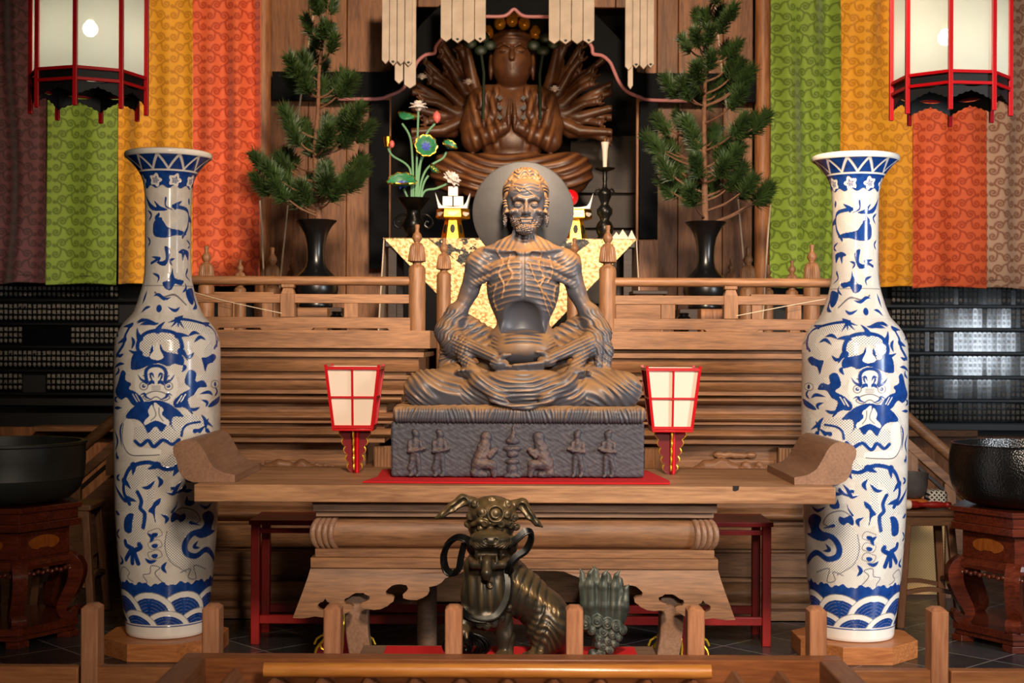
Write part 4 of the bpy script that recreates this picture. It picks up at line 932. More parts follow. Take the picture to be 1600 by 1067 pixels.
    for k in (-1, 1):
        c = lambda x_: 313+k*(x_-313)
        stroke(blue, A, [(c(300), 490), (c(285), 460), (c(262), 470)], 7, taper=2); stroke(blue, A, [(c(330), 520), (c(350), 480), (c(340), 455)], 6, taper=2); stroke(blue, A, [(c(258), 540), (c(285), 515), (c(300), 530)], 12, taper=2)
        stroke(blue, A, [(c(250), 520), (c(215), 500), (c(195), 470)], 10, taper=True); stroke(blue, A, [(c(258), 515), (c(240), 480), (c(225), 475)], 8, taper=True)
        e = [(c(232)+26*math.cos(u), 545+26*math.sin(u)) for u in np.linspace(0, 2*PI, 14)]; stroke(line, A, e, 3.2); stroke(blue, A, [(c(232), 544), (c(233), 546)], 11, sm=False); stroke(wht, A, [(c(236), 541), (c(237), 542)], 3.6, clear=(blue,), sm=False)
        stroke(blue, A, [(c(205), 610), (c(235), 595), (c(250), 620), (c(290), 636)], 8, taper=2)
    stroke(line, A, [(225, 618), (262, 592), (310, 578), (368, 592), (402, 622), (362, 642), (312, 616), (262, 642), (225, 618)], 4)
    for yy in (545, 556, 567): stroke(line, A, [(285, yy), (340, yy)], 2.2, sm=False)
    fill(blue, A, [(42, 590), (60, 530), (85, 445), (112, 455), (112, 505), (150, 530), (135, 565), (180, 585), (232, 640), (222, 700), (160, 672), (120, 625), (80, 640)]); fill(blue, A, [(498, 520), (526, 440), (575, 455), (572, 515), (622, 508), (648, 552), (596, 558), (560, 605), (520, 640), (556, 738), (500, 690), (440, 690), (425, 650), (470, 600), (535, 560)])
    stroke(wht, A, [(160, 600), (190, 650)], 3, clear=(blue,), sm=False); stroke(wht, A, [(180, 600), (205, 645)], 3, clear=(blue,), sm=False); stroke(wht, A, [(480, 610), (450, 660)], 3, clear=(blue,), sm=False); stroke(wht, A, [(505, 600), (475, 650)], 3, clear=(blue,), sm=False)
    stroke(scl, A, [(170, 720), (110, 760), (95, 830)], 30); stroke(scl, A, [(210, 860), (300, 890), (420, 860), (440, 790)], 46); stroke(scl, A, [(420, 790), (510, 765), (600, 790)], 28)
    fill(blue, A, [(215, 655), (265, 648), (312, 638), (370, 650), (425, 680), (495, 750), (430, 750), (415, 800), (440, 850), (395, 800), (350, 850), (310, 815), (262, 860), (235, 810), (190, 770), (115, 760), (150, 700)], (scl,))
    fill(wht, A, [(262, 705), (300, 655), (330, 672), (362, 700), (352, 735), (400, 780), (385, 805), (312, 775), (245, 805), (238, 780), (268, 745)], (blue, scl)); stroke(line, A, [(300, 690), (312, 740), (280, 775)], 3); stroke(line, A, [(332, 690), (335, 740), (360, 778)], 3); stroke(blue, A, [(290, 650), (298, 690)], 8, taper=True, sm=False)
    stroke(blue, A, [(178, 915), (215, 942), (262, 908), (300, 950), (360, 905), (420, 935), (462, 905)], 12); stroke(blue, A, [(480, 880), (490, 830), (530, 800), (600, 790)], 8)
    for p in ([(610, 740), (640, 790), (640, 850)], [(640, 790), (690, 830)], [(600, 850), (640, 815)], [(650, 850), (680, 880)], [(640, 800), (660, 770)], [(570, 850), (610, 840)]): stroke(blue, A, p, 14, taper=2 if len(p) > 2 else True)
    fill(wht, A, [(100, 790), (150, 770), (170, 850), (160, 950), (240, 960), (340, 970), (330, 1010), (240, 1005), (140, 1000), (95, 920)], (scl,)); stroke(line, A, [(98, 800), (92, 920), (140, 1005), (240, 1010), (335, 1005)], 4); stroke(blue, A, [(95, 790), (78, 850), (90, 960)], 9, taper=2)
    fill(blue, A, [(655, 690), (690, 650), (740, 620), (735, 660), (690, 690)]); stroke(scl, A, [(715, 700), (700, 780), (720, 850)], 18); stroke(blue, A, [(705, 535), (706, 540)], 14, sm=False); stroke(line, A, [(675+28*math.cos(u)+30, 538+26*math.sin(u)) for u in np.linspace(0, 2*PI, 12)], 3)
    for p in ([(35, 430), (70, 400), (105, 398)], [(40, 480), (65, 450), (60, 420)], [(40, 850), (60, 920), (45, 990)], [(62, 1020), (64, 1050)], [(35, 700), (90, 695)]): stroke(blue, A, p, 11, taper=2)
    # lower body dragon
    stroke(scl, B, [(350, 40), (310, 85), (230, 105), (150, 130), (120, 190), (125, 270), (155, 330), (155, 410), (130, 490)], 34); stroke(scl, B, [(50, 310), (90, 290)], 25); stroke(scl, B, [(215, 150), (215, 230), (205, 300)], 16)
    spikes(B, [(360, 85), (290, 95), (210, 60), (120, 85), (85, 150), (80, 220), (110, 280)], 34, 11, -1)
    stroke(blue, B, [(150, 215), (170, 260), (165, 300), (188, 330), (180, 400)], 10); stroke(blue, B, [(172, 190), (205, 190), (238, 155)], 10, taper=2)
    fill(blue, B, [(268, 245), (262, 275), (240, 300), (242, 375), (228, 330), (205, 315), (225, 285), (235, 265)], (scl,)); fill(blue, B, [(100, 335), (130, 330), (125, 370), (118, 430), (85, 425), (82, 375)], (scl,))
    for p in ([(125, 515), (95, 500), (88, 480)], [(120, 520), (92, 575)], [(125, 525), (125, 590)], [(130, 520), (155, 590)], [(135, 525), (165, 505), (160, 490)]): stroke(blue, B, p, 13)
    for cy_ in (430, 488, 541):
        stroke(blue, B, [(225, cy_+4), (238, cy_+8), (252, cy_)], 12, taper=2); stroke(line, B, [(240+36*math.cos(u), cy_+24*math.sin(u)+4*math.cos(3*u)) for u in np.linspace(0, 2*PI, 18)], 1.8)
    stroke(scl, B, [(440, 395), (370, 400), (330, 460), (335, 540), (390, 590), (470, 615), (535, 600)], 38); stroke(blue, B, [(500, 430), (430, 440), (392, 490), (400, 540), (450, 560), (505, 535), (545, 600)], 15, clear=(scl,))
    stroke(line, B, [(300, 420), (290, 500), (320, 580), (400, 640)], 2)
    fill(blue, B, [(318, 350), (335, 320), (365, 335), (390, 330), (395, 355), (370, 375), (350, 360), (325, 375)], (scl,)); stroke(blue, B, [(325, 320), (345, 290), (352, 265)], 5, taper=True); fill(blue, B, [(390, 275), (400, 240), (410, 262), (440, 270), (430, 290), (400, 290)]); stroke(line, B, [(340, 320), (380, 300), (440, 320), (470, 370), (440, 390)], 3)
    fill(blue, B, [(480, 345), (520, 330), (545, 370), (530, 430), (550, 445), (480, 470), (440, 440), (490, 400)], (scl,)); stroke(blue, B, [(420, 380), (470, 400)], 8, taper=True, sm=False); stroke(blue, B, [(460, 285), (500, 310), (530, 290)], 9, taper=2)
    for p in ([(295, 215), (330, 225), (350, 190), (375, 160)], [(320, 205), (335, 185)], [(340, 225), (385, 200), (390, 180)], [(380, 215), (430, 210)]): stroke(blue, B, p, 10, taper=2)
    for p in ([(60, 690), (75, 620), (110, 640), (100, 670), (130, 690)], [(150, 695), (200, 690), (180, 650), (215, 640), (220, 600), (265, 610), (240, 640), (280, 690)], [(370, 640), (420, 625), (410, 670), (450, 680), (440, 610), (500, 640)]): stroke(line, B, p, 2.6)
    for p in ([(35, 330), (60, 345)], [(40, 10), (42, 60)], [(30, 180), (70, 250), (95, 275)], [(35, 480), (48, 520)]): stroke(blue, B, p, 11, taper=2)
    # filling flames, clouds and fins
    for p in ([(60, 150), (40, 190), (62, 215)], [(560, 250), (600, 215), (640, 235)], [(100, 330), (70, 345), (45, 330)], [(560, 320), (530, 350), (500, 335)], [(600, 600), (660, 590), (690, 615)], [(610, 640), (650, 660), (640, 690)], [(500, 690), (560, 705), (600, 690)], [(60, 660), (40, 640), (60, 620)], [(480, 450), (500, 420), (490, 400)], [(150, 300), (165, 250), (150, 215)], [(520, 210), (560, 185), (600, 195)], [(700, 620), (720, 590), (705, 560)]): stroke(blue, A, p, 12, taper=2)
    for p in ([(250, 130), (270, 160), (255, 190)], [(420, 120), (400, 150), (420, 170)], [(60, 420), (45, 450), (60, 470)], [(200, 430), (225, 450), (215, 480)], [(270, 330), (300, 350), (290, 380)], [(60, 560), (75, 590), (60, 610)], [(190, 560), (215, 580), (250, 570)], [(300, 580), (280, 610), (300, 640)], [(460, 480), (440, 510), (470, 520)], [(60, 130), (45, 150), (60, 165)]): stroke(blue, B, p, 10, taper=2)
    for p in ([(190, 300), (205, 320), (195, 345)], [(345, 420), (360, 440), (350, 455)], [(190, 410), (200, 430), (192, 450)], [(300, 500), (280, 510), (290, 530)], [(210, 560), (235, 575), (230, 600)], [(330, 640), (345, 620), (340, 600)], [(270, 700), (300, 715), (320, 700)]): stroke(blue, C, p, 7, taper=2)
    # rim, collar and wave border (periodic in angle)
    per = 70*PI/6; sm_ = np.mod(S, per)/per
    band = (Yg > 250) & (Yg < 270.5); zig = np.abs(np.abs(sm_-.5)*2-(Yg-250)/20.5)*(1/np.hypot(2/per, 1/20.5)); blue = np.where(band, sstep(1.6, 2.5, zig), blue); wht = np.where(Yg < 274, 1, wht)
    p2 = 70*PI/4; q = (np.mod(S+9, p2)-p2/2)*.53; col = (Yg >= 273) & (Yg < 297+2.2*np.cos(S/70*12)); blue = np.where(Yg < 304, np.where(col, 1, np.where(Yg < 274, blue, 0)), blue); scl = np.where(Yg < 303, 0, scl)
    an = np.arctan2(Yg-287, q); rr = np.hypot(q, (Yg-287)*.95); med = 8.6+1.6*np.cos(5*an); blue = np.where(col & (rr < med), np.where(rr < med*.55, (np.sin(an*9) > -.2)*1., 0), blue); wht = np.where(col, 1, wht)
    wav = Yg > 902+2.2*np.sin(S*.21)+1.4*np.sin(S*.5+1); blue = np.where(wav, 1, blue); scl = np.where(wav, 0, scl); line = np.where(wav, 0, line); wht = np.where(wav, 1, wht)
    pw = 70*PI/4
    for yc, off, Hh, tp in ((962, 0, 47, 908), (986, pw*.5, 42, 930)):
        bs = np.floor((S+off)/pw)
        for j in (1, 0, -1):
            u = S+off-(bs+j+.5)*pw; d = np.hypot(u/(.82*pw), (yc-Yg)/Hh); inn = (d < 1) & (Yg > tp); ring = inn & (d > .80); core = inn & (d <= .80)
            blue = np.where(ring, 0, np.where(core, np.where(np.abs(np.mod(d*9, 1)-.5) < .06, .8, 1), blue)); line = np.where(inn, (ring & (d > .975))*.9, line)
    foot = Yg > 966; blue = np.where(foot, (np.abs(Yg-968.6) < .6)*1., blue); line = np.where(foot, 0, line); wht = np.where(foot, 1, wht)
    scl = np.where(blue > .5, 0, scl)
    return y, th, blue, scl, wht, line
PAT = vase_pattern()
def porcelain():
    m, nt, b = newmat('porcelain'); uv = N(nt, 'ShaderNodeUVMap'); sx = N(nt, 'ShaderNodeSeparateXYZ'); L(nt, uv.outputs[0], sx.inputs[0])
    def M(op, a, b_=None, c=None):
        n = N(nt, 'ShaderNodeMath', operation=op)
        for i, v in enumerate((a, b_, c)):
            if v is None: continue
            if isinstance(v, (int, float)): n.inputs[i].default_value = v
            else: L(nt, v, n.inputs[i])
        return n.outputs[0]
    at = {k: N(nt, 'ShaderNodeAttribute', attribute_name=k).outputs['Fac'] for k in ('blue', 'scales', 'plainwhite', 'outline')}
    u = M('MULTIPLY', sx.outputs[0], 100.); v = M('MULTIPLY', sx.outputs[1], 100.)
    tri = lambda e, f: M('ABSOLUTE', M('SUBTRACT', M('FRACT', M('MULTIPLY', e, f)), .5))
    h1 = M('LESS_THAN', tri(M('ADD', u, M('MULTIPLY', v, .62)), .36), .13); h2 = M('LESS_THAN', tri(M('SUBTRACT', u, M('MULTIPLY', v, 1.1)), .3), .12)
    noi = N(nt, 'ShaderNodeTexNoise'); noi.inputs['Scale'].default_value = 3.2; L(nt, uv.outputs[0], noi.inputs['Vector'])
    h2 = M('MULTIPLY', h2, M('GREATER_THAN', noi.outputs['Fac'], .5)); hatch = M('MAXIMUM', h1, h2)
    d1 = M('ADD', u, v); d2 = M('SUBTRACT', u, v); dot = M('MULTIPLY', M('LESS_THAN', tri(d1, .25), .25), M('LESS_THAN', tri(d2, .25), .25))
    bare = M('MULTIPLY', M('SUBTRACT', 1., M('GREATER_THAN', at['scales'], .5)), M('SUBTRACT', 1., M('GREATER_THAN', at['plainwhite'], .5)))
    hm = M('MULTIPLY', M('MULTIPLY', hatch, bare), .62); dm = M('MULTIPLY', M('MULTIPLY', dot, M('GREATER_THAN', at['scales'], .5)), .88)
    def mix(f, a, c):
        x = N(nt, 'ShaderNodeMix', data_type='RGBA'); L(nt, f, x.inputs['Factor'])
        if isinstance(a, tuple): x.inputs['A'].default_value = a
        else: L(nt, a, x.inputs['A'])
        if isinstance(c, tuple): x.inputs['B'].default_value = c
        else: L(nt, c, x.inputs['B'])
        return x.outputs['Result']
    n2 = N(nt, 'ShaderNodeTexNoise'); n2.inputs['Scale'].default_value = 9; n2.inputs['Detail'].default_value = 4; L(nt, uv.outputs[0], n2.inputs['Vector'])
    cob = mix(n2.outputs['Fac'], lin('#0a1f60'), lin('#2456a8'))
    c = mix(hm, lin('#f2ebe0'), lin('#9c7c62')); c = mix(dm, c, lin('#18264c')); c = mix(M('MULTIPLY', at['outline'], .8), c, lin('#3a3a50')); c = mix(M('SMOOTH_MIN', at['blue'], 1., 0.), c, cob)
    L(nt, c, b.inputs['Base Color']); b.inputs['Roughness'].default_value = .16; b.inputs['Specular IOR Level'].default_value = .55
    bp = N(nt, 'ShaderNodeBump'); bp.inputs['Strength'].default_value = .5; bp.inputs['Distance'].default_value = .003
    L(nt, M('SUBTRACT', M('MULTIPLY', at['blue'], .8), M('MULTIPLY', hm, .6)), bp.inputs['Height']); L(nt, bp.outputs['Normal'], b.inputs['Normal']); MATS['porcelain'] = m
porcelain()
def vase(px, mirror, face, label):
    y, th, blue, scl, wht, line = PAT; s = YV/F; x0 = X(px, YV); a0 = -math.atan2(x0, YV); ns = len(th)
    T = np.concatenate([th, th+PI]); ar = [np.concatenate([q, q], 1) for q in (blue, scl, wht, line)]
    ang = (T if not mirror else -T)+a0+face
    R = np.interp(y, vy, vr)*s; z = CZ+(HOR-y)*s; z = z-z[-1]
    n = len(T); m = len(y)
    V = np.stack([R[:, None]*np.sin(ang)[None], -R[:, None]*np.cos(ang)[None], np.repeat(z[:, None], n, 1)], -1)
    V = (V+np.array([x0, YV, .0803])).reshape(-1, 3)
    idx = np.arange(n*m).reshape(m, n); nx = np.roll(idx, -1, 1)
    Q = np.stack([idx[1:], nx[1:], nx[:-1], idx[:-1]], -1).reshape(-1, 4)
    Q = Q[:, [0, 1, 5 % 4+1, 3]] if False else Q
    if mirror: Q = Q[:, ::-1]
    # inner throat and base
    base = len(V); ex = []; R2 = np.array([R[0]*.96, R[0]*.72, .09, .09]); Z2 = np.array([z[0]-.004, z[0]-.05, z[0]-.16, z[0]-.7])+.0803
    rings = [np.stack([x0+r_*np.sin(ang), YV-r_*np.cos(ang), np.full(n, zz)], -1) for r_, zz in zip(R2, Z2)]
    V = np.concatenate([V]+rings); qs = [Q]; prev = idx[0]
    for k in range(4):
        cur = base+k*n+np.arange(n); a_, b_ = prev, np.roll(prev, -1); c_, d_ = np.roll(cur, -1), cur
        f = np.stack([a_, b_, c_, d_], -1); qs.append(f[:, ::-1] if mirror else f); prev = cur
    Q = np.concatenate(qs)
    t = mesh_obj('porcelain_vase', V, Q, 'porcelain', None, 180); tag(t, label, 'vase', 'tall blue and white vases')
    for nm, a_ in zip(('blue', 'scales', 'plainwhite', 'outline'), ar): add_attr(t, nm, np.concatenate([a_.ravel(), np.full(4*n, 1. if nm == 'plainwhite' else 0.)]))
    uvl = t.data.uv_layers.new(name='UVMap'); U = np.concatenate([np.repeat((np.arange(n)*PI/ns*70/100)[None], m, 0).ravel(), np.zeros(4*n)]); W = np.concatenate([np.repeat((y/100)[:, None], n, 1).ravel(), np.full(4*n, 2.4)])
    li = np.empty(len(t.data.loops), np.int32); t.data.loops.foreach_get('vertex_index', li); uu = U[li]; 
    k4 = uu.reshape(-1, 4); wrap = (k4.max(1)-k4.min(1)) > 2; k4[wrap] = np.where(k4[wrap] < 2, k4[wrap]+2*PI*70/100, k4[wrap])
    uvl.data.foreach_set('uv', np.stack([k4.ravel(), W[li]], -1).astype(np.float32).ravel())
    t['label'] = label; return t
vase(VX[0], False, 0, 'tall blue and white dragon vase on the left plinth, before the orange and yellow curtain')
vase(VX[1], True, math.radians(4), 'tall blue and white dragon vase on the right plinth, before the green and yellow curtain')
# ================================================================== SCULPTED FIGURES
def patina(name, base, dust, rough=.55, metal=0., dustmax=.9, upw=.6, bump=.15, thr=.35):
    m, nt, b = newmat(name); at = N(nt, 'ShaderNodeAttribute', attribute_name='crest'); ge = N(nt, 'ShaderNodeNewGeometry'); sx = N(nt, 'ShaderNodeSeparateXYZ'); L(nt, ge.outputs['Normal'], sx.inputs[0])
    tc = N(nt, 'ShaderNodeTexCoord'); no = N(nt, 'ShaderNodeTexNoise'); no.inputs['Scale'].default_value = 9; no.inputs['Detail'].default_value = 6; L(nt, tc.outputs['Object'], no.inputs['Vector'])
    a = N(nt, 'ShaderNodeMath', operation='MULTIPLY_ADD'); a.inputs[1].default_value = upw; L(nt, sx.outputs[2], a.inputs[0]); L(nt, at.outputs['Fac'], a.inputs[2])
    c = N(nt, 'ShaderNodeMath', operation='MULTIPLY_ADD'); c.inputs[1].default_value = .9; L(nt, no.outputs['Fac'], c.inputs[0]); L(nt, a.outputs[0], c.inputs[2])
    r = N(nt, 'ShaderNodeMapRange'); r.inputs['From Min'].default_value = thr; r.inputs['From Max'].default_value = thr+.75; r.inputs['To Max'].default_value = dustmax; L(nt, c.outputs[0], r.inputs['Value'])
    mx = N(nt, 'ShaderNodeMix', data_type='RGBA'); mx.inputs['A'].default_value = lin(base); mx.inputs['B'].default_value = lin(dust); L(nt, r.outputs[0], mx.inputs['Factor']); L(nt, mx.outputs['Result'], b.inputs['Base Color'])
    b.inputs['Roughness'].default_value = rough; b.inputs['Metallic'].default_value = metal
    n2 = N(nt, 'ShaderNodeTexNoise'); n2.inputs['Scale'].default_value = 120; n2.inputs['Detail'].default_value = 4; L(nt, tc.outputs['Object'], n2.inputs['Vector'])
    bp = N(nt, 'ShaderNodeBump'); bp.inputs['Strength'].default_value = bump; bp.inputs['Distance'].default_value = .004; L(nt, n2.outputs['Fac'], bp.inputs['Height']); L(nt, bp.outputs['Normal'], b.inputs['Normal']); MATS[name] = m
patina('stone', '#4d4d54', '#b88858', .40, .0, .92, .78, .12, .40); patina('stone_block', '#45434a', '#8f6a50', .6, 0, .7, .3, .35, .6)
patina('lion_bronze', '#3a362c', '#8f7349', .38, .45, .8, .45, .06, .45); patina('lion_tail', '#3d4640', '#8b8a7a', .5, .25, .8, .3, .06, .5); patina('deity', '#4c2b19', '#98643a', .42, .0, .9, .3, .1, .35)
plain('halo', '#3b3837', .5, metal=.0, var=.18, vscale=12, bump=.05)
def disp(V, Q, fn):
    n = vnormals(V, Q); d, crest = fn(V, n); return V+n*d[:, None], np.clip(crest, -1, 1)
def msk(x, a, b, f): return sstep(a-f, a+f, x)*(1-sstep(b-f, b+f, x))
# ---------------------------------------------------------------- fasting ascetic seated on a block
YBD = 6.06; BC = (817, 747)
fig = thing('ascetic_statue', 'grey stone statue of an emaciated bearded ascetic seated cross-legged before a round halo', 'statue', (X(812, 5.95), 6.0, ZT+.0075))
def ascetic():
    c = Clay((-195, 96, -62), (195, 404, 92), 1.3)
    for s in (-1, 1):
        c.chain([(s*40, 148, -5, 32), (s*100, 146, 20, 32), (s*152, 140, 40, 27)], 10); c.cap((s*150, 134, 46), (-s*10, 128, 60), 24, 17, 8)
        c.ell((s*150, 140, 42), (32, 28, 28), 8)
        c.ell((s*86, 165, 50), (18, 7, 12), 3)                                   # upturned foot
        for k in range(5): c.cap((s*(74+k*6), 168-.5*k, 58), (s*(72+k*6.5), 169, 64), 2.6, 2.4, 1.5)
    c.ell((0, 128, 0), (175, 24, 55), 10)
    c.ell((0, 143, 58), (86, 30, 30), 8)
    c.ell((0, 214, 3), (54, 36, 33), 8); c.ell((0, 196, 12), (60, 22, 36), 8); c.cap((0, 225, -4), (0, 290, -8), 38, 44, 10); c.ell((0, 302, -2), (57, 74, 35), 8)
    c.cap((-60, 342, -6), (60, 342, -6), 19, 19, 10); c.cap((-30, 356, -8), (30, 356, -8), 13, 13, 10); c.cap((-10, 374, -6), (-58, 347, -8), 11, 12, 8); c.cap((10, 374, -6), (58, 347, -8), 11, 12, 8)
    c.ell((0, 240, 40), (39, 37, 31), 5, sub=True); c.ell((0, 206, 20), (47, 24, 30), 7)
    for s in (-1, 1):
        c.cap((s*5, 350, 25), (s*58, 357, 8), 3.4, 3.4, 5)                          # collar bone
        c.cap((s*15, 347, 22), (s*52, 340, 16), 5, 4, 5, sub=True)
        c.ell((s*69, 332, -3), (21, 24, 20), 7)
        c.chain([(s*72, 330, -4, 18), (s*84, 292, -3, 14), (s*98, 262, 0, 11.5), (s*113, 226, 6, 12)], 5)
        c.cap((s*38, 330, 20), (s*74, 318, 10), 6, 5, 5); c.cap((s*42, 318, 20), (s*78, 300, 8), 5, 4, 5)
        c.chain([(s*115, 224, 8, 13), (s*85, 206, 36, 11.5), (s*44, 190, 60, 8.5)], 5)
        c.chain([(s*106, 258, 0, 15), (s*118, 228, 4, 19), (s*106, 206, 16, 17), (s*84, 200, 34, 13.5)], 8)       # wrapped sleeve
        c.cap((s*92, 240, -16), (s*40, 206, -14), 18, 20, 8); c.cap((s*100, 222, -4), (s*46, 190, 8), 14, 18, 8)
        c.cap((s*112, 214, -6), (s*118, 160, 4), 17, 16, 8)
        for k, w_ in ((10, 14), (22, 4)): c.cap((s*k, 356, w_-2), (s*(6 if k == 10 else 12), 392, 8), 3.6, 3, 4)
    c.chain([(124, 226, 10, 12), (131, 200, 18, 9), (127, 165, 26, 8)], 5); c.chain([(118, 215, 24, 6), (116, 178, 34, 6)], 5)
    c.cap((0, 358, -6), (3, 404, 0), 17, 16, 6); c.cap((2, 362, 12), (4, 392, 17), 4, 4, 3)
    for s in (-1, 1):                                                            # stacked hands
        v0 = 184 if s > 0 else 179
        c.ell((s*36, v0, 64), (15, 9, 10), 4)
        for k in range(4):
            vv = v0-3-k*2.6; ww = 70-k*2.5+(1.5 if s > 0 else -2); e = (-14+k*3 if s > 0 else 10)
            c.chain([(s*28, vv, ww, 3.6), (s*8, vv-2.5-k*.6, ww+3, 3.3), (-s*(14-k*3), vv-4, ww+1, 2.6)], 1.6)
        c.chain([(s*40, v0+5, 66, 5), (s*29, v0+13, 68, 4), (s*20, v0+14, 69, 3)], 2.5)
    c.chain([(-78, 178, 52, 3.5), (-66, 150, 72, 3.8), (-44, 127, 86, 4), (-15, 116, 90, 4), (10, 115, 90, 4), (40, 126, 86, 4), (66, 152, 72, 3.8), (82, 190, 48, 3.5)], 3)
    for s in (-1, 1): c.chain([(s*92, 192, 40, 9), (s*66, 152, 72, 11), (s*34, 128, 84, 9)], 8)
    V, Q = c.net()
    VE = [[(-40, 352), (-32, 335), (-38, 318), (-30, 300), (-33, 280)], [(-20, 348), (-24, 330), (-17, 316), (-27, 300)], [(28, 350), (24, 330), (32, 312), (26, 296), (38, 280), (46, 262)], [(10, 332), (18, 310), (28, 292), (34, 272), (42, 250)], [(40, 345), (45, 322), (38, 305)], [(34, 312), (22, 305)], [(-42, 300), (-46, 280), (-40, 262)], [(50, 300), (47, 280), (52, 268)]]
    def f(V, n):
        u, v, w_ = V.T; d = np.zeros(len(V)); cr = np.zeros(len(V)); nz = np.sin(u*.11+v*.07)*np.sin(v*.13-w_*.09+1)
        rib = msk(v, 258, 343, 6)*(1-sstep(48, 58, np.abs(u)))*sstep(-2, 12, w_)*sstep(33, 42, np.hypot(u, (v-240)*1.02)); r_ = np.cos(2*PI*(v+.0042*u*u+1.2*np.sin(u*.08))/8.6)
        k = np.maximum(r_, -.4)*rib*sstep(1, 8, np.abs(u)); d += .75*k; cr += .3*k; d -= 1.0*rib*np.exp(-(u/2.6)**2)
        for i, p in enumerate(VE):
            pd = polydist(u, v, [tuple(q) for q in smooth_curve(p, 5)]); e = np.exp(-(pd/1.35)**2)*sstep(0, 8, w_)*(n[:, 2] > .1); d += 1.7*e; cr += .7*e
        for yy in (232, 225.5, 219, 213): e = np.exp(-((v-yy+.004*u*u)/1.5)**2)*(1-sstep(24, 34, np.abs(u)))*(w_ > 20); d -= 1.5*e; cr -= .7*e
        sh = msk(v, 296, 350, 8)*sstep(44, 52, np.abs(u))*(1-sstep(80, 86, np.abs(u))); k = np.cos(2*PI*(v*.8-np.abs(u)*.55+2*np.sin(u*.08+v*.1))/6.4); d += .3*sh*k; cr += .3*sh*k
        tr = msk(v, 352, 378, 6)*msk(np.abs(u), 14, 46, 6); k = np.cos(2*PI*(u*.9+np.sign(u)*v*.55)/8); d += .3*tr*k; cr += .3*tr*k
        nk = msk(v, 366, 400, 4)*(np.abs(u-2) < 5)*(w_ > 8); k = np.cos(2*PI*v/5.2); d += .7*nk*k; cr += .2*nk*k
        lap = sstep(34, 46, w_)*(1-sstep(90, 100, np.abs(u)))*(1-sstep(160, 170, v)); dr = np.hypot(u*.82, v-212); k = np.cos(2*PI*(dr+2*np.sin(u*.045+.5)+.8*np.sin(u*.12+v*.06))/6.8); k = .75*k+.45*np.cos(2*PI*dr/12.3+.02*u+.8); d += 1.25*lap*k*(.75+.35*np.sin(u*.09+v*.2)); cr += .34*lap*k
        leg = (1-lap)*(1-sstep(168, 176, v))*sstep(28, 46, np.abs(u)); ph = (v+u*.5+12*np.sin(u*.04+.4)+4*np.sin(v*.12+u*.05))/10.5; k = .7*np.cos(2*PI*ph)+.45*np.cos(2*PI*ph*.53+1.1+.03*u); k = np.where(k > 0, k, .8*k); d += 1.5*leg*k*(.7+.4*np.sin(u*.07-v*.15)); cr += .3*leg*k
        arm = msk(v, 176, 262, 5)*sstep(76, 90, np.abs(u)); ph = (np.abs(u)*.72+v*.75+6*np.sin(v*.06+w_*.08)+1.5*np.sin(v*.3))/5.4; k = .75*np.cos(2*PI*ph)+.5*np.cos(2*PI*ph*.47+.9); arm *= np.where((u > 0) & (v < 222) & (w_ > 12) & (u < 112), .25, 1); d += .95*arm*k*(.7+.4*np.sin(v*.2+u*.1)); cr += .3*arm*k
        inn = msk(v, 186, 250, 5)*msk(np.abs(u), 50, 84, 6)*(w_ < 40); k = np.cos(2*PI*(v+np.abs(u)*.55)/11); d += 1.0*inn*k; cr += .3*inn*k
        fa = msk(v, 176, 222, 4)*msk(np.abs(u), 40, 110, 5)*(w_ > 20); k = np.cos(2*PI*(v+np.abs(u)*-.45)/6); d += .5*fa*k; cr += .3*fa*k
        cr += .32*np.exp(-(u/46)**2-((v-205)/20)**2)*(w_ > 15); cr -= .6*(np.hypot(u/38, (v-242)/37) < 1.0)*(v > 226)*(w_ > 0)*(w_ < 40)  # belly dust, then the shade of the belly hollow painted into the colour
        d += .25*nz; return d, cr+.12*nz
    V, cr = disp(V, Q, f)
    # finer head joined to the same body mesh
    h = Clay((-44, 370, -42), (52, 474, 56), .62); X0 = 4
    h.ell((X0-.5, 436, -1), (31.5, 37, 36), 4); h.ell((X0, 408, 9), (25.5, 27, 25), 6); h.cap((X0-2, 368, -5), (X0, 405, -2), 16, 17, 6)
    h.ell((X0, 445, 18), (26, 20, 19), 6)
    for s in (-1, 1):
        h.ell((X0+s*12.5, 424.5, 39), (10.8, 8.4, 13), 2.6, sub=True); h.ell((X0+s*12.2, 424, 26.5), (6.8, 6, 6.4), 1.2); h.cap((X0+s*7, 424.2, 33), (X0+s*17.5, 423.7, 31), .55, .5, .5, sub=True)
        h.chain([(X0+s*3, 432.5, 36.5, 2.4), (X0+s*12, 435, 34.5, 2.7), (X0+s*22, 431, 27, 2.2)], 3)
        h.ell((X0+s*20.5, 414, 25), (7.5, 5, 8), 4); h.ell((X0+s*17.5, 401, 32), (5.5, 8, 7), 5, sub=True); h.ell((X0+s*26, 425, 25), (6, 9, 7), 5, sub=True)
        h.ell((X0+s*33, 418, -3), (3.4, 15, 9), 2.5); h.ell((X0+s*32.5, 402, 0), (3.2, 10, 5), 2); h.ell((X0+s*35.5, 420, 1), (2.2, 9, 5), 1.5, sub=True)
        h.ell((X0+s*4.6, 411.2, 40.5), (3, 2.6, 4), 1.5)
    h.chain([(X0, 432, 36, 2.2), (X0, 422, 40, 2.9), (X0, 412, 44.5, 3.8)], 3)
    h.cap((X0-7.5, 402.2, 34.5), (X0+7.5, 402.2, 34.5), 2.2, 2.2, 1.5); h.cap((X0-6, 397.5, 34.5), (X0+6, 397.5, 34.5), 2.6, 2.6, 1.5); h.cap((X0-9, 400, 37), (X0+9, 400, 37), 1., 1., 1, sub=True)
    h.ell((X0, 387, 27), (15, 9, 12), 4)
    hv, hq = h.net()
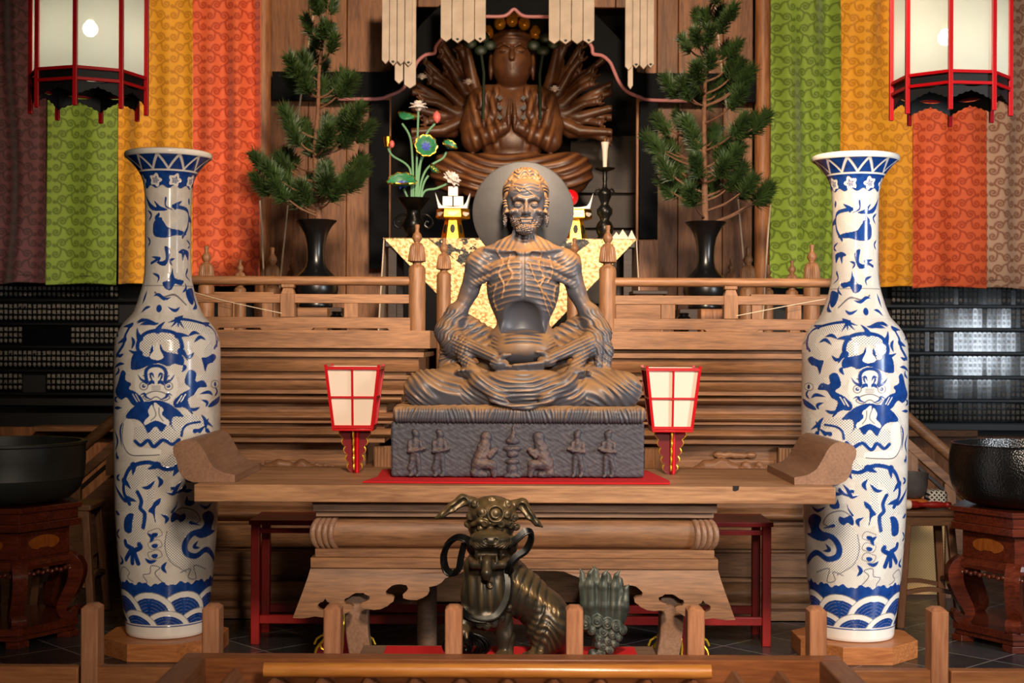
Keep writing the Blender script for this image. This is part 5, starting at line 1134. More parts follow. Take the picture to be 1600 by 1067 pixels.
    def g(V, n):
        u, v, w_ = V.T; u = u-X0; d = np.zeros(len(V)); cr = np.zeros(len(V))
        b = (1-sstep(403, 408, v+np.where(np.abs(u) < 8, 4, 0)-.25*np.abs(u)*(np.abs(u) > 18)))*sstep(372, 380, v)*sstep(-6, 8, w_)*(1-np.exp(-(u/9)**2-((v-400)/4)**2)); k = np.cos(2*PI*(u*.9+3*np.sin(v*.35+u*.2))/3.6)*np.cos(2*PI*(v+.3*np.abs(u))/9.+u*.3); d += 1.1*b*(k+.3); cr += .5*b*k
        for yy, am in ((449, .8), (455, .8), (443, .5)): e = np.exp(-((v-yy-1.5*np.sin(u*.25))/1.1)**2)*(np.abs(u) < 20)*(w_ > 10); d -= am*e; cr -= .3*e
        e = np.exp(-(polydist(u, v, [(-16, 450), (-10, 443), (-4, 451), (2, 446), (10, 440)])/1.)**2)*(w_ > 15); d += e; cr += .5*e
        return d, cr
    hv, hc = disp(hv, hq, g)
    Q = np.concatenate([Q, hq+len(V)]); V = np.concatenate([V, hv]); cr = np.concatenate([cr, hc])
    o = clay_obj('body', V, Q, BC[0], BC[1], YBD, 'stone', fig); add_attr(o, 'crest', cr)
    c = Clay((-44, 405, -56), (52, 492, 50), .7); c.ell((X0-.5, 446, -10), (36, 35, 38), 2); c.ell((X0, 441, 20), (27.5, 18.5, 34), 3, sub=True); c.ell((X0-1, 472, -6), (22, 14, 20), 2.5)
    for s in (-1, 1): c.cap((X0+s*31, 432, 3), (X0+s*30, 416, 8), 5, 3, 3)
    hv, hq = c.net()
    def g2(V, n):
        u, v, w_ = V.T; u = u-X0; bun = sstep(461, 466, v); ph = np.where(bun > .5, u*.5*np.sign(u+.01)+v*1.0+2*np.sin(u*.4), np.arctan2(v-430, np.abs(u)+2)*26*-1+np.hypot(u, v-430)*.15+1.5*np.sin(v*.3)); k = np.cos(2*PI*(ph+.35*w_)/4.6); return 1.15*k, .6*k
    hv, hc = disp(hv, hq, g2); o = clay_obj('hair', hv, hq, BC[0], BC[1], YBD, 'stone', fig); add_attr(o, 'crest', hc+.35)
ascetic()
YH = 6.24; hc = P(816.5, 331, YH); rh = 79.3*YH/F
m = MB(); n = 96
def disc_y(mb, c, prof, n=96):      # lathe about the viewing axis
    vs = []; k = len(prof)
    for i in range(n):
        a = 2*PI*i/n
        for r, y in prof: vs.append((c[0]+r*math.cos(a), c[1]+y, c[2]+r*math.sin(a)))
    fs = [(i*k+j, ((i+1) % n)*k+j, ((i+1) % n)*k+j+1, i*k+j+1) for i in range(n) for j in range(k-1)]
    return mb.add(vs, fs+[tuple(i*k for i in range(n)), tuple(i*k+k-1 for i in range(n))[::-1]])
disc_y(m, hc, [(rh-.006, 0), (rh, .004), (rh, .016), (rh-.004, .02)]).build('halo', 'halo', fig, smooth=40)
MB().box(hc[0]-.025, hc[0]+.025, YH-.06, YH-.001, Z(600, YH), hc[2]-.02).build('halo_support', 'halo', fig)
YBK = 5.85
def block():
    c = Clay((-200, 1.0, -176), (200, 90, 12), 1.35); c.box((0, 45, -86), (198, 43.6, 85), 4, 1)
    def stand(u, f, h=66):
        c.ell((u+f, h+2, 0), (5.6, 7, 6), 1); c.ell((u-f*1.5, h+7, 0), (4.5, 3.5, 5), 1); c.cap((u, h-10, -1), (u, h-28, -1), 7.5, 6.5, 2); c.cap((u-3.5, h-32, -1), (u-5.5, 8, -1), 5, 3.2, 1.5); c.cap((u+3.5, h-32, -1), (u+6.5, 8, -1), 5, 3.2, 1.5); c.cap((u-f*2, h-30, 0), (u-f*9, h-52, 0), 4, 3, 2); c.cap((u-5, 5, 1), (u-8*1, 4, 4), 3, 2.5, 2); c.cap((u+6, 5, 1), (u+3, 4, 4), 3, 2.5, 2)
        c.chain([(u-f*8, h-10, 2, 3.6), (u-f*9, h-24, 4, 3.2), (u+f*9, h-22, 6, 2.8), (u+f*14, h-18, 5, 2.4)], 1.5); c.chain([(u+f*8, h-10, 2, 3.4), (u+f*10, h-20, 5, 3), (u+f*15, h-19, 6, 2.4)], 1.5)
    def kneel(u, f):
        c.ell((u+f*4, 64, 0), (9, 9.5, 7), 2); c.chain([(u+f*2, 52, 0, 9), (u-f*4, 34, 0, 10), (u-f*8, 24, 0, 11)], 3); c.chain([(u-f*8, 22, 2, 9), (u+f*14, 22, 4, 6.5), (u+f*17, 5, 2, 4.5)], 3); c.chain([(u-f*10, 20, 1, 8), (u-f*14, 8, 2, 6), (u+f*2, 6, 2, 4.5)], 3)
        c.chain([(u-f*6, 50, 3, 4.2), (u-f*2, 34, 6, 3.6), (u+f*18, 46, 6, 3)], 1.5); c.chain([(u+f*4, 48, 3, 4), (u+f*10, 34, 6, 3.4), (u+f*20, 45, 6, 2.8)], 1.5)
    for u, f in ((-160, 1), (-122, 1), (94, -1), (142, -1)): stand(u, f)
    kneel(-53, 1); kneel(37, -1)
    for v, r, hgt in ((4, 14, 4), (14, 9, 8), (26, 11, 4), (38, 9, 5), (46, 14, 4), (58, 11, 5)): c.ell((-8, v, 0), (r, hgt+1, 6), 2)
    c.chain([(-8, 62, 2, 5), (-6, 72, 2, 3), (-7, 82, 1, 1.5)], 2)
    V, Q = c.net()
    def f(V, n):
        u, v, w_ = V.T; k = np.sin(u*.31+2*np.sin(v*.21))*np.sin(v*.37+1.7*np.sin(u*.17))+.6*np.sin(u*.83+v*.3)*np.sin(v*.77-u*.2); return .5*k, sstep(1.2, 6, w_)*.32+.15*k
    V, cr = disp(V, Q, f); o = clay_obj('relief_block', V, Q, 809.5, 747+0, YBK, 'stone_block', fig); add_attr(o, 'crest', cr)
    c = Clay((-206, 76, -176), (206, 122, 20), 1.35); c.box((0, 99, -80), (198, 12.5, 90), 9, 1); c.ell((-20, 108, -50), (175, 10, 50), 6)
    V, Q = c.net()
    def f(V, n):
        u, v, w_ = V.T; fr = sstep(-8, 4, w_)*(1-sstep(106, 112, v))+(np.abs(u) > 190); k = np.cos(2*PI*(u+1.6*np.sin(u*.05)*(v-90)*.18+2*np.sin(u*.21))/5.2)*(1+.0*u); e = np.sin(u*.1+w_*.2)*np.sin(w_*.15)
        return np.clip(fr, 0, 1)*1.1*k+(1-np.clip(fr, 0, 1))*.8*np.cos(2*PI*(u*.4+w_)/9+2*np.sin(u*.07)), np.clip(fr, 0, 1)*.25*k-.1*np.clip(fr, 0, 1)+.1*e
    V, cr = disp(V, Q, f); o = clay_obj('grass_cushion', V, Q, 811.5, 747+0, YBK, 'stone', fig); add_attr(o, 'crest', cr)
block()
# ---------------------------------------------------------------- bronze lion
YLN = 5.0; LC = (770, 1022)
lion = thing('lion_statue', 'bronze guardian lion with looped ribbons and fan tail standing before the altar table', 'statue', (X(800, YLN), YLN, .306))
def lion_body():
    c = Clay((-98, -.5, -58), (136, 256, 78), 1.15)
    c.ell((0, 221, 3), (38, 27, 36), 4); c.ell((-1, 200, 0), (37, 26, 32), 6)
    c.ell((-2, 186, 38), (31, 14.5, 28), 5); c.ell((-2, 168, -4), (35, 34, 30), 6)
    c.ell((-8, 138, 4), (37, 24, 32), 6); c.ell((-10, 96, 8), (39, 54, 34), 8); c.ell((-8, 60, 14), (36, 20, 30), 6)
    c.chain([(-30, 150, 20, 6), (-27, 147, 46, 6), (-5, 146, 56, 6.5), (17, 147, 46, 6), (21, 150, 20, 6)], 4); c.ell((-4, 147, 36), (24, 6, 22), 3); c.box((-4, 164, 48), (25, 9.5, 30), 5, 2, sub=True); c.chain([(-7, 154, 36, 7), (-7, 151, 56, 8), (-7, 137, 66, 8), (-7, 131, 66, 6)], 2)
    for s in (-1, 1):
        c.ell((s*15-2, 201, 33), (8.5, 6.5, 8), 3, sub=True); c.ell((s*15-2, 200.5, 31), (6, 5.5, 6), 1.5); c.chain([(s*4-2, 209, 38, 4), (s*15-2, 212, 37, 5), (s*27-2, 206, 29, 4)], 3)
        c.ell((s*8-1, 188, 57), (7, 5.5, 6), 2.5); c.ell((s*8-1, 187, 63), (3, 2.4, 3), 1.2, sub=True); c.torus((s*20-2, 184, 50), 6, 2, (s*.5, .1, 1), 1.5)
        c.cap((s*19-4, 176, 52), (s*19-4, 161, 52), 3.8, 1.2, 1.5); c.cap((s*12-4, 152, 54), (s*12-4, 162, 54), 3, 1, 1); c.chain([(s*8-2, 179, 62, 4), (s*20-2, 177, 56, 4.5), (s*30-2, 180, 40, 4)], 3)
        c.ell((s*32, 172, 8), (9, 14, 16), 5)
    for (u, v, w_, r) in ((6, 224, 40, 8.5), (-15, 225, 36, 7.5), (23, 223, 33, 7), (15, 208, 40, 5.5), (-11, 209, 41, 5), (35, 216, 20, 6.5), (-33, 218, 20, 7), (-26, 238, 24, 6.5), (24, 238, 24, 6.5), (0, 243, 24, 6.5), (30, 205, 28, 5.5), (38, 200, 10, 6), (-38, 204, 8, 6)):
        n = np.array([u*.02, (v-215)*.02, 1]); c.ell((u, v, w_-3), (r, r, r*.7), 2); c.torus((u, v, w_), r*.8, 1.6, n, 1)
    c.torus((6, 224, 41), 12, 1.8, (.1, .1, 1), 1)
    c.chain([(-30, 238, 2, 8), (-46, 241, 4, 9), (-62, 230, 7, 7.5), (-78, 218, 9, 5), (-88, 213, 10, 2)], 4); c.chain([(-44, 240, 12, 5), (-62, 228, 15, 3.5), (-74, 219, 15, 2)], 3, sub=True)
    c.chain([(34, 234, 2, 8), (47, 235, 4, 9), (59, 218, 7, 7), (70, 206, 9, 4.5), (78, 201, 10, 2)], 4); c.chain([(47, 232, 12, 5), (58, 217, 15, 3.5), (66, 207, 15, 2)], 3, sub=True)
    c.chain([(14, 122, -8, 38), (48, 92, -12, 36), (82, 64, -12, 34), (100, 46, -12, 32)], 8); c.ell((88, 38, 8), (33, 37, 28), 5); c.ell((95, 36, -30), (28, 34, 20), 5)
    c.chain([(84, 18, 16, 19), (74, 8, 22, 13)], 6); c.ell((64, 5, 32), (17, 8, 14), 4); c.chain([(98, 16, -34, 16), (92, 6, -30, 12)], 6)
    c.chain([(14, 58, 14, 19), (22, 30, 18, 14), (22, 8, 22, 12)], 6); c.ell((20, 5, 30), (15, 7, 13), 4)
    c.chain([(-36, 64, 18, 18), (-46, 48, 28, 14)], 6); c.ell((-46, 45, 40), (15, 8, 13), 4)
    for s in (-1, 0, 1): c.cap((-46+s*8, 42, 50), (-46+s*9, 36, 54), 4.5, 3.5, 2)
    for k in range(7):                                                            # curled fringe across the chest
        u = -40+k*11; v = 54+.022*(u+8)**2-2; w_ = 42-.012*(u+8)**2; c.ell((u, v, w_-2), (6.5, 6.5, 5), 1.5); c.torus((u, v, w_+1), 4.6, 1.5, (u*.01, 0, 1), 1)
    c.torus((30, 118, 22), 7, 2, (.4, .1, 1), 1.2); c.ell((30, 118, 20), (7, 8, 5), 2); c.torus((100, 70, 16), 8, 2, (.3, .3, 1), 1.2); c.ell((100, 70, 13), (8, 8, 6), 2); c.torus((-2, 116, 42), 5, 1.6, (0, 0, 1), 1)
    V, Q = c.net()
    def f(V, n):
        u, v, w_ = V.T; d = np.zeros(len(V)); cr = np.zeros(len(V))
        b = sstep(20, 32, u)*(v < 140)*(1-sstep(80, 96, u)); k = np.cos(2*PI*(u*.95-v*.35+2*np.sin(v*.07))/14); k = np.where(k < -.5, k, .3*k); d += 1.*b*k; cr += .3*b*k
        ha = np.exp(-((u-88)/34)**2-((v-36)/36)**2)*(w_ > -5); k = np.cos(2*PI*(np.hypot(u-60, v-5)+2*np.sin(u*.2))/10); d += .7*ha*k; cr += .3*ha*k
        sp = np.exp(-((v-(143-.72*u))/6)**2)*sstep(28, 36, u)*(u < 105); k = np.cos(2*PI*u/7); d += 1.3*sp*(1+.5*k); cr += .6*sp
        ch = (np.abs(u+10) < 34)*msk(v, 72, 128, 6)*(w_ > 10); k = np.cos(2*PI*(u+.04*(v-70)**1.)/15); d += .8*ch*k; cr += .2*ch*k
        hd = (v > 195)*1.; cr += hd*(.2+.2*np.sin(u*.4)*np.sin(v*.4)); lip = msk(v, 172, 182, 2)*(w_ > 20); k = np.cos(2*PI*(v-.02*u*u)/4); d += .7*lip*k; cr += .4*lip*k
        return d, cr
    V, cr = disp(V, Q, f); o = clay_obj('body', V, Q, LC[0], LC[1], YLN, 'lion_bronze', lion); add_attr(o, 'crest', cr)
    c = Clay((118, -.5, -40), (214, 140, 40), 1.05); T0 = 172
    blades = [(-28, 133, -6), (-19, 136, 8), (-8, 138, -8), (2, 134, 9), (11, 130, -6), (20, 133, 8), (28, 124, -4), (35, 112, 6), (41, 108, -6)]
    for i, (du, tv, w_) in enumerate(blades):
        lean = 4 if i % 2 else -3; base = du*.62
        c.chain([(T0+base, 50, w_*.25, 7), (T0+du*.92, 78, w_*.3+3, 8.2), (T0+du*1.02, tv-26, w_*.5+2, 7.2), (T0+du*1.05+lean*.2, tv-14, w_*.7, 4.6), (T0+du*1.05+lean*.2, tv-8, w_, 3.4), (T0+du*1.05+lean*1.6, tv, w_+2, 1.1)], 3.6)
    c.ell((T0+5, 66, -4), (36, 32, 12), 5)
    for (u, v, r) in ((-26, 50, 12), (-8, 54, 12), (8, 50, 11), (22, 46, 10), (32, 40, 8), (-16, 40, 9), (2, 38, 10), (16, 34, 9), (26, 29, 7), (-4, 28, 9), (10, 24, 9), (20, 19, 7), (2, 16, 9), (-6, 18, 7), (12, 10, 8), (-2, 5, 9), (-14, 2, 8)):
        c.ell((T0+u, v, 6), (r, r, 10), 1.6); c.torus((T0+u, v, 14), r*.62, 1.7, (.02*u, .1, 1), 1); c.torus((T0+u, v, 15.5), r*.25, 1.5, (0, 0, 1), 1)
    V, Q = c.net(); o = clay_obj('tail', V, Q, LC[0], LC[1], YLN, 'lion_tail', lion); add_attr(o, 'crest', .25*np.cos(V[:, 0]*.6)+.2*sstep(60, 130, V[:, 1]))
lion_body()
sN = YLN/F
def lp(u, v, w_): return (X(LC[0]+u, YLN), YLN-w_*sN, Z(LC[1]-v, YLN))
for k, (o1, pts) in enumerate(((0, [(-28, 176, 40), (-38, 186, 42), (-52, 188, 40), (-66, 178, 36), (-73, 160, 34), (-70, 140, 34), (-60, 132, 36), (-50, 140, 38), (-46, 160, 36), (-42, 178, 36)]), (1, [(24, 176, 38), (38, 186, 38), (50, 196, 36), (59, 196, 34), (60, 184, 32), (52, 168, 32), (38, 158, 34), (28, 146, 36), (25, 134, 36), (30, 141, 40)]))):
    cv_ = smooth_curve([lp(*p) for p in pts], 6); MB().ribbon(cv_, .022, .006, (0.25, -.5, .3)).build('ribbon', 'bronze_dark', lion, smooth=60)
    cv_ = smooth_curve([lp(p[0]*1.0+(-4 if k == 0 else 3), p[1]-3, p[2]+6) for p in pts], 6); MB().tube(cv_, .0045, 8).build('ribbon', 'bronze_dark', lion)
cv_ = smooth_curve([lp(*p) for p in [(22, 142, 30), (26, 118, 38), (22, 92, 42), (8, 70, 46), (-12, 64, 50), (-34, 68, 48), (-46, 76, 34)]], 6); MB().ribbon(cv_, .022, .009, (0, -1, .2)).build('collar', 'bronze', lion, smooth=60)
MB().tube([tuple(np.array(p)+np.array([.012, -.006, -.004])) for p in cv_], .004, 8).build('collar_edge', 'bronze', lion)
m = MB(); cb = np.array((-38., 21.5, 42.))
for k in range(7):
    a0 = k*PI/7
    for rr in (1., .8):
        pts = []
        for i in range(33):
            a = 2*PI*i/32; q = np.array([36*rr*math.cos(a)*math.cos(a0), 19*math.sin(a)*rr, 26*rr*math.cos(a)*math.sin(a0)]); pts.append(lp(*(cb+q)))
        m.tube(pts, .0042, 8, cap=False)
for k in range(5):
    a0 = PI*.9+k*PI/5-.9
    ring = [lp(cb[0]+10*math.cos(a0)*1.6+9*math.cos(u), 20+13*math.sin(u)*.9, 64+3*math.sin(u)) for u in np.linspace(0, 2*PI, 20)]; m.tube(ring, .0035, 6, cap=False)
m.sphere(lp(-38, 20, 66), .012, 12, 8); m.build('openwork_ball', 'bronze_dark', lion)
# ---------------------------------------------------------------- many-armed wooden deity in the shrine
YK = 11.3; KC = (798, 312)
kan = thing('deity_statue', 'wooden many-armed seated deity with joined palms inside the dark shrine', 'statue', (X(798, YK), YK, Z(312, YK)))
def deity():
    rs = np.random.RandomState(5); c = Clay((-158, 0, -52), (158, 290, 74), 1.55)
    c.cap((-76, 36, 22), (76, 36, 22), 33, 33, 8); c.ell((-92, 40, 22), (34, 32, 32), 8); c.ell((92, 40, 22), (34, 32, 32), 8); c.cap((-60, 20, 44), (60, 20, 44), 20, 20, 8)
    c.ell((0, 92, 4), (52, 40, 36), 8); c.ell((0, 128, 0), (54, 52, 30), 8); c.cap((-40, 160, -2), (40, 160, -2), 20, 20, 8); c.cap((0, 165, 0), (0, 190, 2), 19, 19, 5)
    c.ell((0, 214, 6), (31, 41, 34), 4); c.ell((0, 196, 10), (27, 25, 28), 5); c.ell((0, 245, 2), (33, 20, 35), 3); c.torus((0, 250, 3), 31, 3, (0, 1, -.1), 2); c.torus((0, 243, 4), 33, 2, (0, 1, -.1), 2)
    for s in (-1, 1):
        c.ell((s*33, 208, -2), (4, 22, 9), 3); c.ell((s*12, 226.5, 42), (9.5, 4.5, 8), 2, sub=True); c.ell((s*12, 226, 35.5), (8, 3.8, 4.5), 1); c.cap((s*6, 225.6, 41), (s*18, 226.4, 37), .9, .9, .6, sub=True); c.chain([(s*4, 231, 40, 2.2), (s*12, 236, 38, 2.4), (s*22, 231, 31, 1.8)], 1.6)
        c.chain([(s*52, 150, 0, 20), (s*62, 112, 8, 19), (s*60, 90, 20, 17), (s*34, 96, 38, 12), (s*12, 106, 46, 9)], 6)
        c.ell((s*4.5, 120, 50), (4, 20, 8), 1.5); c.cap((s*4, 135, 50), (s*3, 148, 49), 3, 1.6, 1.5)
        c.cap((s*14, 108, 48), (s*5, 122, 55), 4, 3, 2)
        c.chain([(s*24, 168, 26, 6), (s*30, 130, 34, 6), (s*36, 88, 36, 5)], 4); c.chain([(s*44, 168, 22, 5), (s*50, 140, 26, 5)], 4)
    c.chain([(0, 228, 38, 2.4), (0, 213, 44, 4.6)], 2); c.chain([(-10, 203, 31, .8), (-4, 204.3, 36.5, 2), (0, 203.6, 37.6, 2), (4, 204.3, 36.5, 2), (10, 203, 31, .8)], 1.5); c.chain([(-8, 200.5, 31, 1), (0, 198.6, 36.6, 2.6), (8, 200.5, 31, 1)], 1.5)
    for s in (-1, 1):
        for k in range(17):
            a = math.radians(-22+k*6.1); ln = 92+28*math.sin(k*2.1)+rs.uniform(-8, 8)+(18 if a < .5 else 0); w0 = -24+10*math.sin(k*1.7)
            sh = np.array([s*48, 140+10*math.sin(a), -14]); d = np.array([s*math.cos(a), math.sin(a)]); el = (sh[0]+d[0]*ln*.45, sh[1]+d[1]*ln*.45-10, w0); wr = (sh[0]+d[0]*ln*.8, sh[1]+d[1]*ln*.8, w0+8); hd = (sh[0]+d[0]*ln, sh[1]+d[1]*ln, w0+12)
            c.chain([(*sh, 10), (*el, 8.5), (*wr, 5.5)], 2.5); c.cap(wr, hd, 5, 6, 2)
            for f_ in (-1, 0, 1): c.chain([(*hd, 3), (hd[0]+d[0]*9-d[1]*s*f_*5, hd[1]+d[1]*9+f_*5, hd[2]+4, 2.3), (hd[0]+d[0]*14-d[1]*f_*7, hd[1]+d[1]*14+f_*8+3, hd[2]+9, 1.6)], 1.2)
    V, Q = c.net()
    def f(V, n):
        u, v, w_ = V.T; lg = (1-sstep(62, 74, v))*1.; k = np.cos(2*PI*(np.hypot(u*.5, v-95)+2*np.sin(u*.05))/11); d = 1.5*lg*k; cr = .4*lg*k
        rb = msk(v, 74, 165, 6)*msk(np.abs(u), 18, 66, 5)*(w_ > 0); k = np.cos(2*PI*(np.abs(u)*.8-v*.25)/12); d += 1.3*rb*k; cr += .35*rb*k; return d, cr
    V, cr = disp(V, Q, f); o = clay_obj('body', V, Q, KC[0], KC[1], YK, 'deity', kan); add_attr(o, 'crest', cr)
    sK = YK/F; kp = lambda u, v, w_: (X(KC[0]+u, YK), YK-w_*sK, Z(KC[1]-v, YK))
    for (u, v, r) in ((-19, 272, 11), (0, 277, 11), (19, 272, 11), (-37, 257, 10), (36, 257, 10), (-10, 288, 7), (10, 288, 7)):
        h = Clay((-14, -16, -14), (14, 16, 16), .9); h.ell((0, 0, 0), (r*.85, r, r*.85), 1); h.ell((0, r*.8, 0), (r*.5, r*.45, r*.5), 1.5); h.chain([(0, 1, r*.8, 1), (0, -2, r*.95, 1.5)], 1); h.cap((-2.5, -5, r*.7), (2.5, -5, r*.7), 1, 1, .8); h.cap((-5, 2.5, r*.75), (-2, 3, r*.85), 1, 1, .6, sub=True); h.cap((5, 2.5, r*.75), (2, 3, r*.85), 1, 1, .6, sub=True)
        hv, hq = h.net(); clay_obj('crown_head', hv+np.array([u, v, 16]), hq, KC[0], KC[1], YK, 'gold_dull', kan)
    for s in (-1, 1):
        m = MB(); m.tube([kp(s*44, 120, 40), kp(s*43, 190, 36), kp(s*48, 225, 34)], .011, 8); m.build('lotus_stem', 'stem_dark', kan)
        for du, dv in ((0, 0), (-14*s, 8), (16*s, 10), (4, 20)): MB().sphere(kp(s*48+du, 226+dv, 34), (.05, .02, .04), 12, 8).build('lotus_leaf', 'stem_dark', kan)
    for (u, v) in ((66, 162), (-67, 172), (-138, 180)): lotus_flower(kp(u, v, 40), .05, 'petal', kan, 'white_lotus')
    for k in range(4):
        for s in (-1, 1): MB().prism([(0, .022), (.014, .008), (.024, 0), (.014, -.008), (0, -.022), (-.014, -.008), (-.024, 0), (-.014, .008)], (), kp(s*18, 152-k*15, 40+k*1.5), depth=(0, .006, 0)).build('pendant', 'iron', kan)
plain('gold_dull', '#c9862a', .35, metal=.5); plain('stem_dark', '#1f2a1a', .5)
def lotus_flower(c, r, mat, parent, name, tilt=None):
    m = MB(); R0 = tilt or Matrix.Identity(3)
    for ring, (n_, op, ln) in enumerate(((6, .35, 1.), (8, .85, 1.05), (8, 1.25, .9))):
        for i in range(n_):
            a = 2*PI*(i+.5*ring)/n_; dirv = Vector((math.cos(a), math.sin(a), 0)); side = Vector((-math.sin(a), math.cos(a), 0)); vs = []; nv, nu = 6, 4
            for j in range(nv+1):
                t_ = j/nv; wv = math.sin(PI*(t_*.85+.12))*.34*r*(1 if t_ < .95 else .3); cen = dirv*(r*ln*t_*math.sin(op*(.5+.5*t_)))+Vector((0, 0, r*ln*t_*math.cos(op*(.45+.55*t_))))
                for k in range(nu+1):
                    q = -1+2*k/nu; vs.append(Vector(c)+R0 @ (cen+side*(q*wv)+(-dirv*math.sin(op)*0+Vector((0, 0, 1))*.3-dirv*.3)*(q*q*wv*.5)))
            m.add(vs, [(j*(nu+1)+k, j*(nu+1)+k+1, (j+1)*(nu+1)+k+1, (j+1)*(nu+1)+k) for j in range(nv) for k in range(nu)])
    o = m.build(name, mat, parent, smooth=180); md = o.modifiers.new('thick', 'SOLIDIFY'); md.thickness = r*.05; return o
deity()
# ================================================================== HANGING LANTERNS
def glass():
    m, nt, b = newmat('lantern_glass'); nt.nodes.remove(b); out = nt.nodes['Material Output']
    tr = N(nt, 'ShaderNodeBsdfTransparent'); tr.inputs[0].default_value = (.92, .97, .9, 1); tl = N(nt, 'ShaderNodeBsdfTranslucent'); tl.inputs[0].default_value = (.88, .89, .85, 1); df = N(nt, 'ShaderNodeBsdfDiffuse'); df.inputs[0].default_value = (.82, .84, .80, 1)
    gl = N(nt, 'ShaderNodeBsdfGlossy'); gl.inputs['Roughness'].default_value = .35
    m1 = N(nt, 'ShaderNodeMixShader'); m1.inputs[0].default_value = .5; L(nt, tl.outputs[0], m1.inputs[1]); L(nt, df.outputs[0], m1.inputs[2])
    m2 = N(nt, 'ShaderNodeMixShader'); m2.inputs[0].default_value = .62; L(nt, tr.outputs[0], m2.inputs[1]); L(nt, m1.outputs[0], m2.inputs[2])
    m3 = N(nt, 'ShaderNodeMixShader'); m3.inputs[0].default_value = .012; L(nt, m2.outputs[0], m3.inputs[1]); L(nt, gl.outputs[0], m3.inputs[2]); L(nt, m3.outputs[0], out.inputs[0]); MATS['lantern_glass'] = m
    m, nt, b = newmat('bulb'); b.inputs['Base Color'].default_value = (1, 1, 1, 1); b.inputs['Emission Color'].default_value = (1, .82, .55, 1); b.inputs['Emission Strength'].default_value = 26; MATS['bulb'] = m
glass()
def hanging_lantern(cx, rot, label, bulb):
    Y = 5.5; x = X(cx, Y); R = .22; z0 = 2.418; z1 = 3.15; t = thing('hanging_lantern', label, 'lantern', (x, Y, 2.28), 'red octagonal hanging lanterns')
    def v(i, z, r=R): a = math.radians(rot+45*i); return Vector((x+r*math.sin(a), Y-r*math.cos(a), z))
    for i in range(8):
        MB().tube([v(i, 2.278), v(i, z1)], .0118, 4).build('post', 'redlac', t, smooth=0, bevel=.002)
        a, b = v(i, z0+.012, R*.965), v(i+1, z0+.012, R*.965); c, d = v(i+1, z1, R*.965), v(i, z1, R*.965); nn = (b-a).cross(d-a).normalized()*.002
        MB().hexa([a, b, b+nn, a+nn], [d, c, c+nn, d+nn]).build('glass_pane', 'lantern_glass', t, smooth=0)
        for z in (z0+.004, z0-.038, z1-.01): MB().tube([v(i, z), v(i+1, z)], .0085, 4).build('rail', 'redlac', t, smooth=0, bevel=.0015)
        a, b = v(i, 0, R*.97), v(i+1, 0, R*.97); w_ = (b-a).length; ux = (b-a).normalized(); nn = Vector((ux.y, -ux.x, 0))
        hw = w_/2; low = []
        for k in range(25):
            u = -1+2*k/24; q = .026+.032*abs(u)**1.3+.006*abs(math.sin(u*PI*3.5)); low.append((u*hw*.98, -q))
        ol = low+[(hw*.98, .034), (-hw*.98, .034)]
        cloud = [(.042*math.cos(s_)*(1+.12*math.cos(4*s_)), -.006+.0085*math.sin(s_)) for s_ in [2*PI*k/20 for k in range(20)]]
        MB().prism(ol, [cloud], (a+b)/2+Vector((0, 0, z0-.036)), ux=ux, uy=(0, 0, 1), depth=-nn*.004).build('apron', 'black_matte', t, smooth=0)
    m = MB(); ring = [v(i, 0, R*.955) for i in range(8)]
    holes = [[(p[0], p[1]) for p in [(x+.045+.05*0+ (k%2)*0, 0)]] for k in range(0)]
    m.prism([(p.x-x, p.y-Y) for p in ring], [ellipse(0, 0, .075, .075, 24)], (x, Y, z0-.004), ux=(1, 0, 0), uy=(0, 1, 0), depth=(0, 0, .006)); m.build('floor_plate', 'black', t, smooth=0)
    MB().lathe([(R*1.0, z1), (R*1.12, z1+.02), (R*.6, z1+.12), (.03, z1+.2)], (x, Y, 0), 8, ph=math.radians(rot)).build('roof', 'black', t, smooth=0)
    MB().tube([(x, Y, z1+.2), (x, Y, 4.39)], .006, 8).build('chain', 'iron', t)
    bx_, bz = X(bulb[0], Y), Z(bulb[1], Y)
    MB().tube([(bx_, Y, z1), (bx_, Y, bz+.055)], .0025, 6).build('flex', 'iron', t)
    MB().lathe([(.012, .03), (.014, .034), (.014, .062), (.006, .066)], (bx_, Y, bz), 14).build('socket', 'ivory', t)
    MB().lathe([(.001, -.03), (.014, -.027), (.025, -.016), (.0295, 0), (.026, .014), (.016, .026), (.011, .034)], (bx_, Y, bz), 20).build('light_bulb', 'bulb', t)
    l = bpy.data.lights.new('lantern_light', 'POINT'); l.energy = 1.2; l.color = (1, .93, .82); l.shadow_soft_size = .03; o = bpy.data.objects.new('lantern_light', l); COL.objects.link(o); o.location = (bx_, Y, bz-.06)
hanging_lantern(136.7, 4, 'red octagonal glass lantern hanging above the left blue and white vase', (139, 48)); hanging_lantern(1483, -17, 'red octagonal glass lantern hanging above the right blue and white vase', (1475, 56))
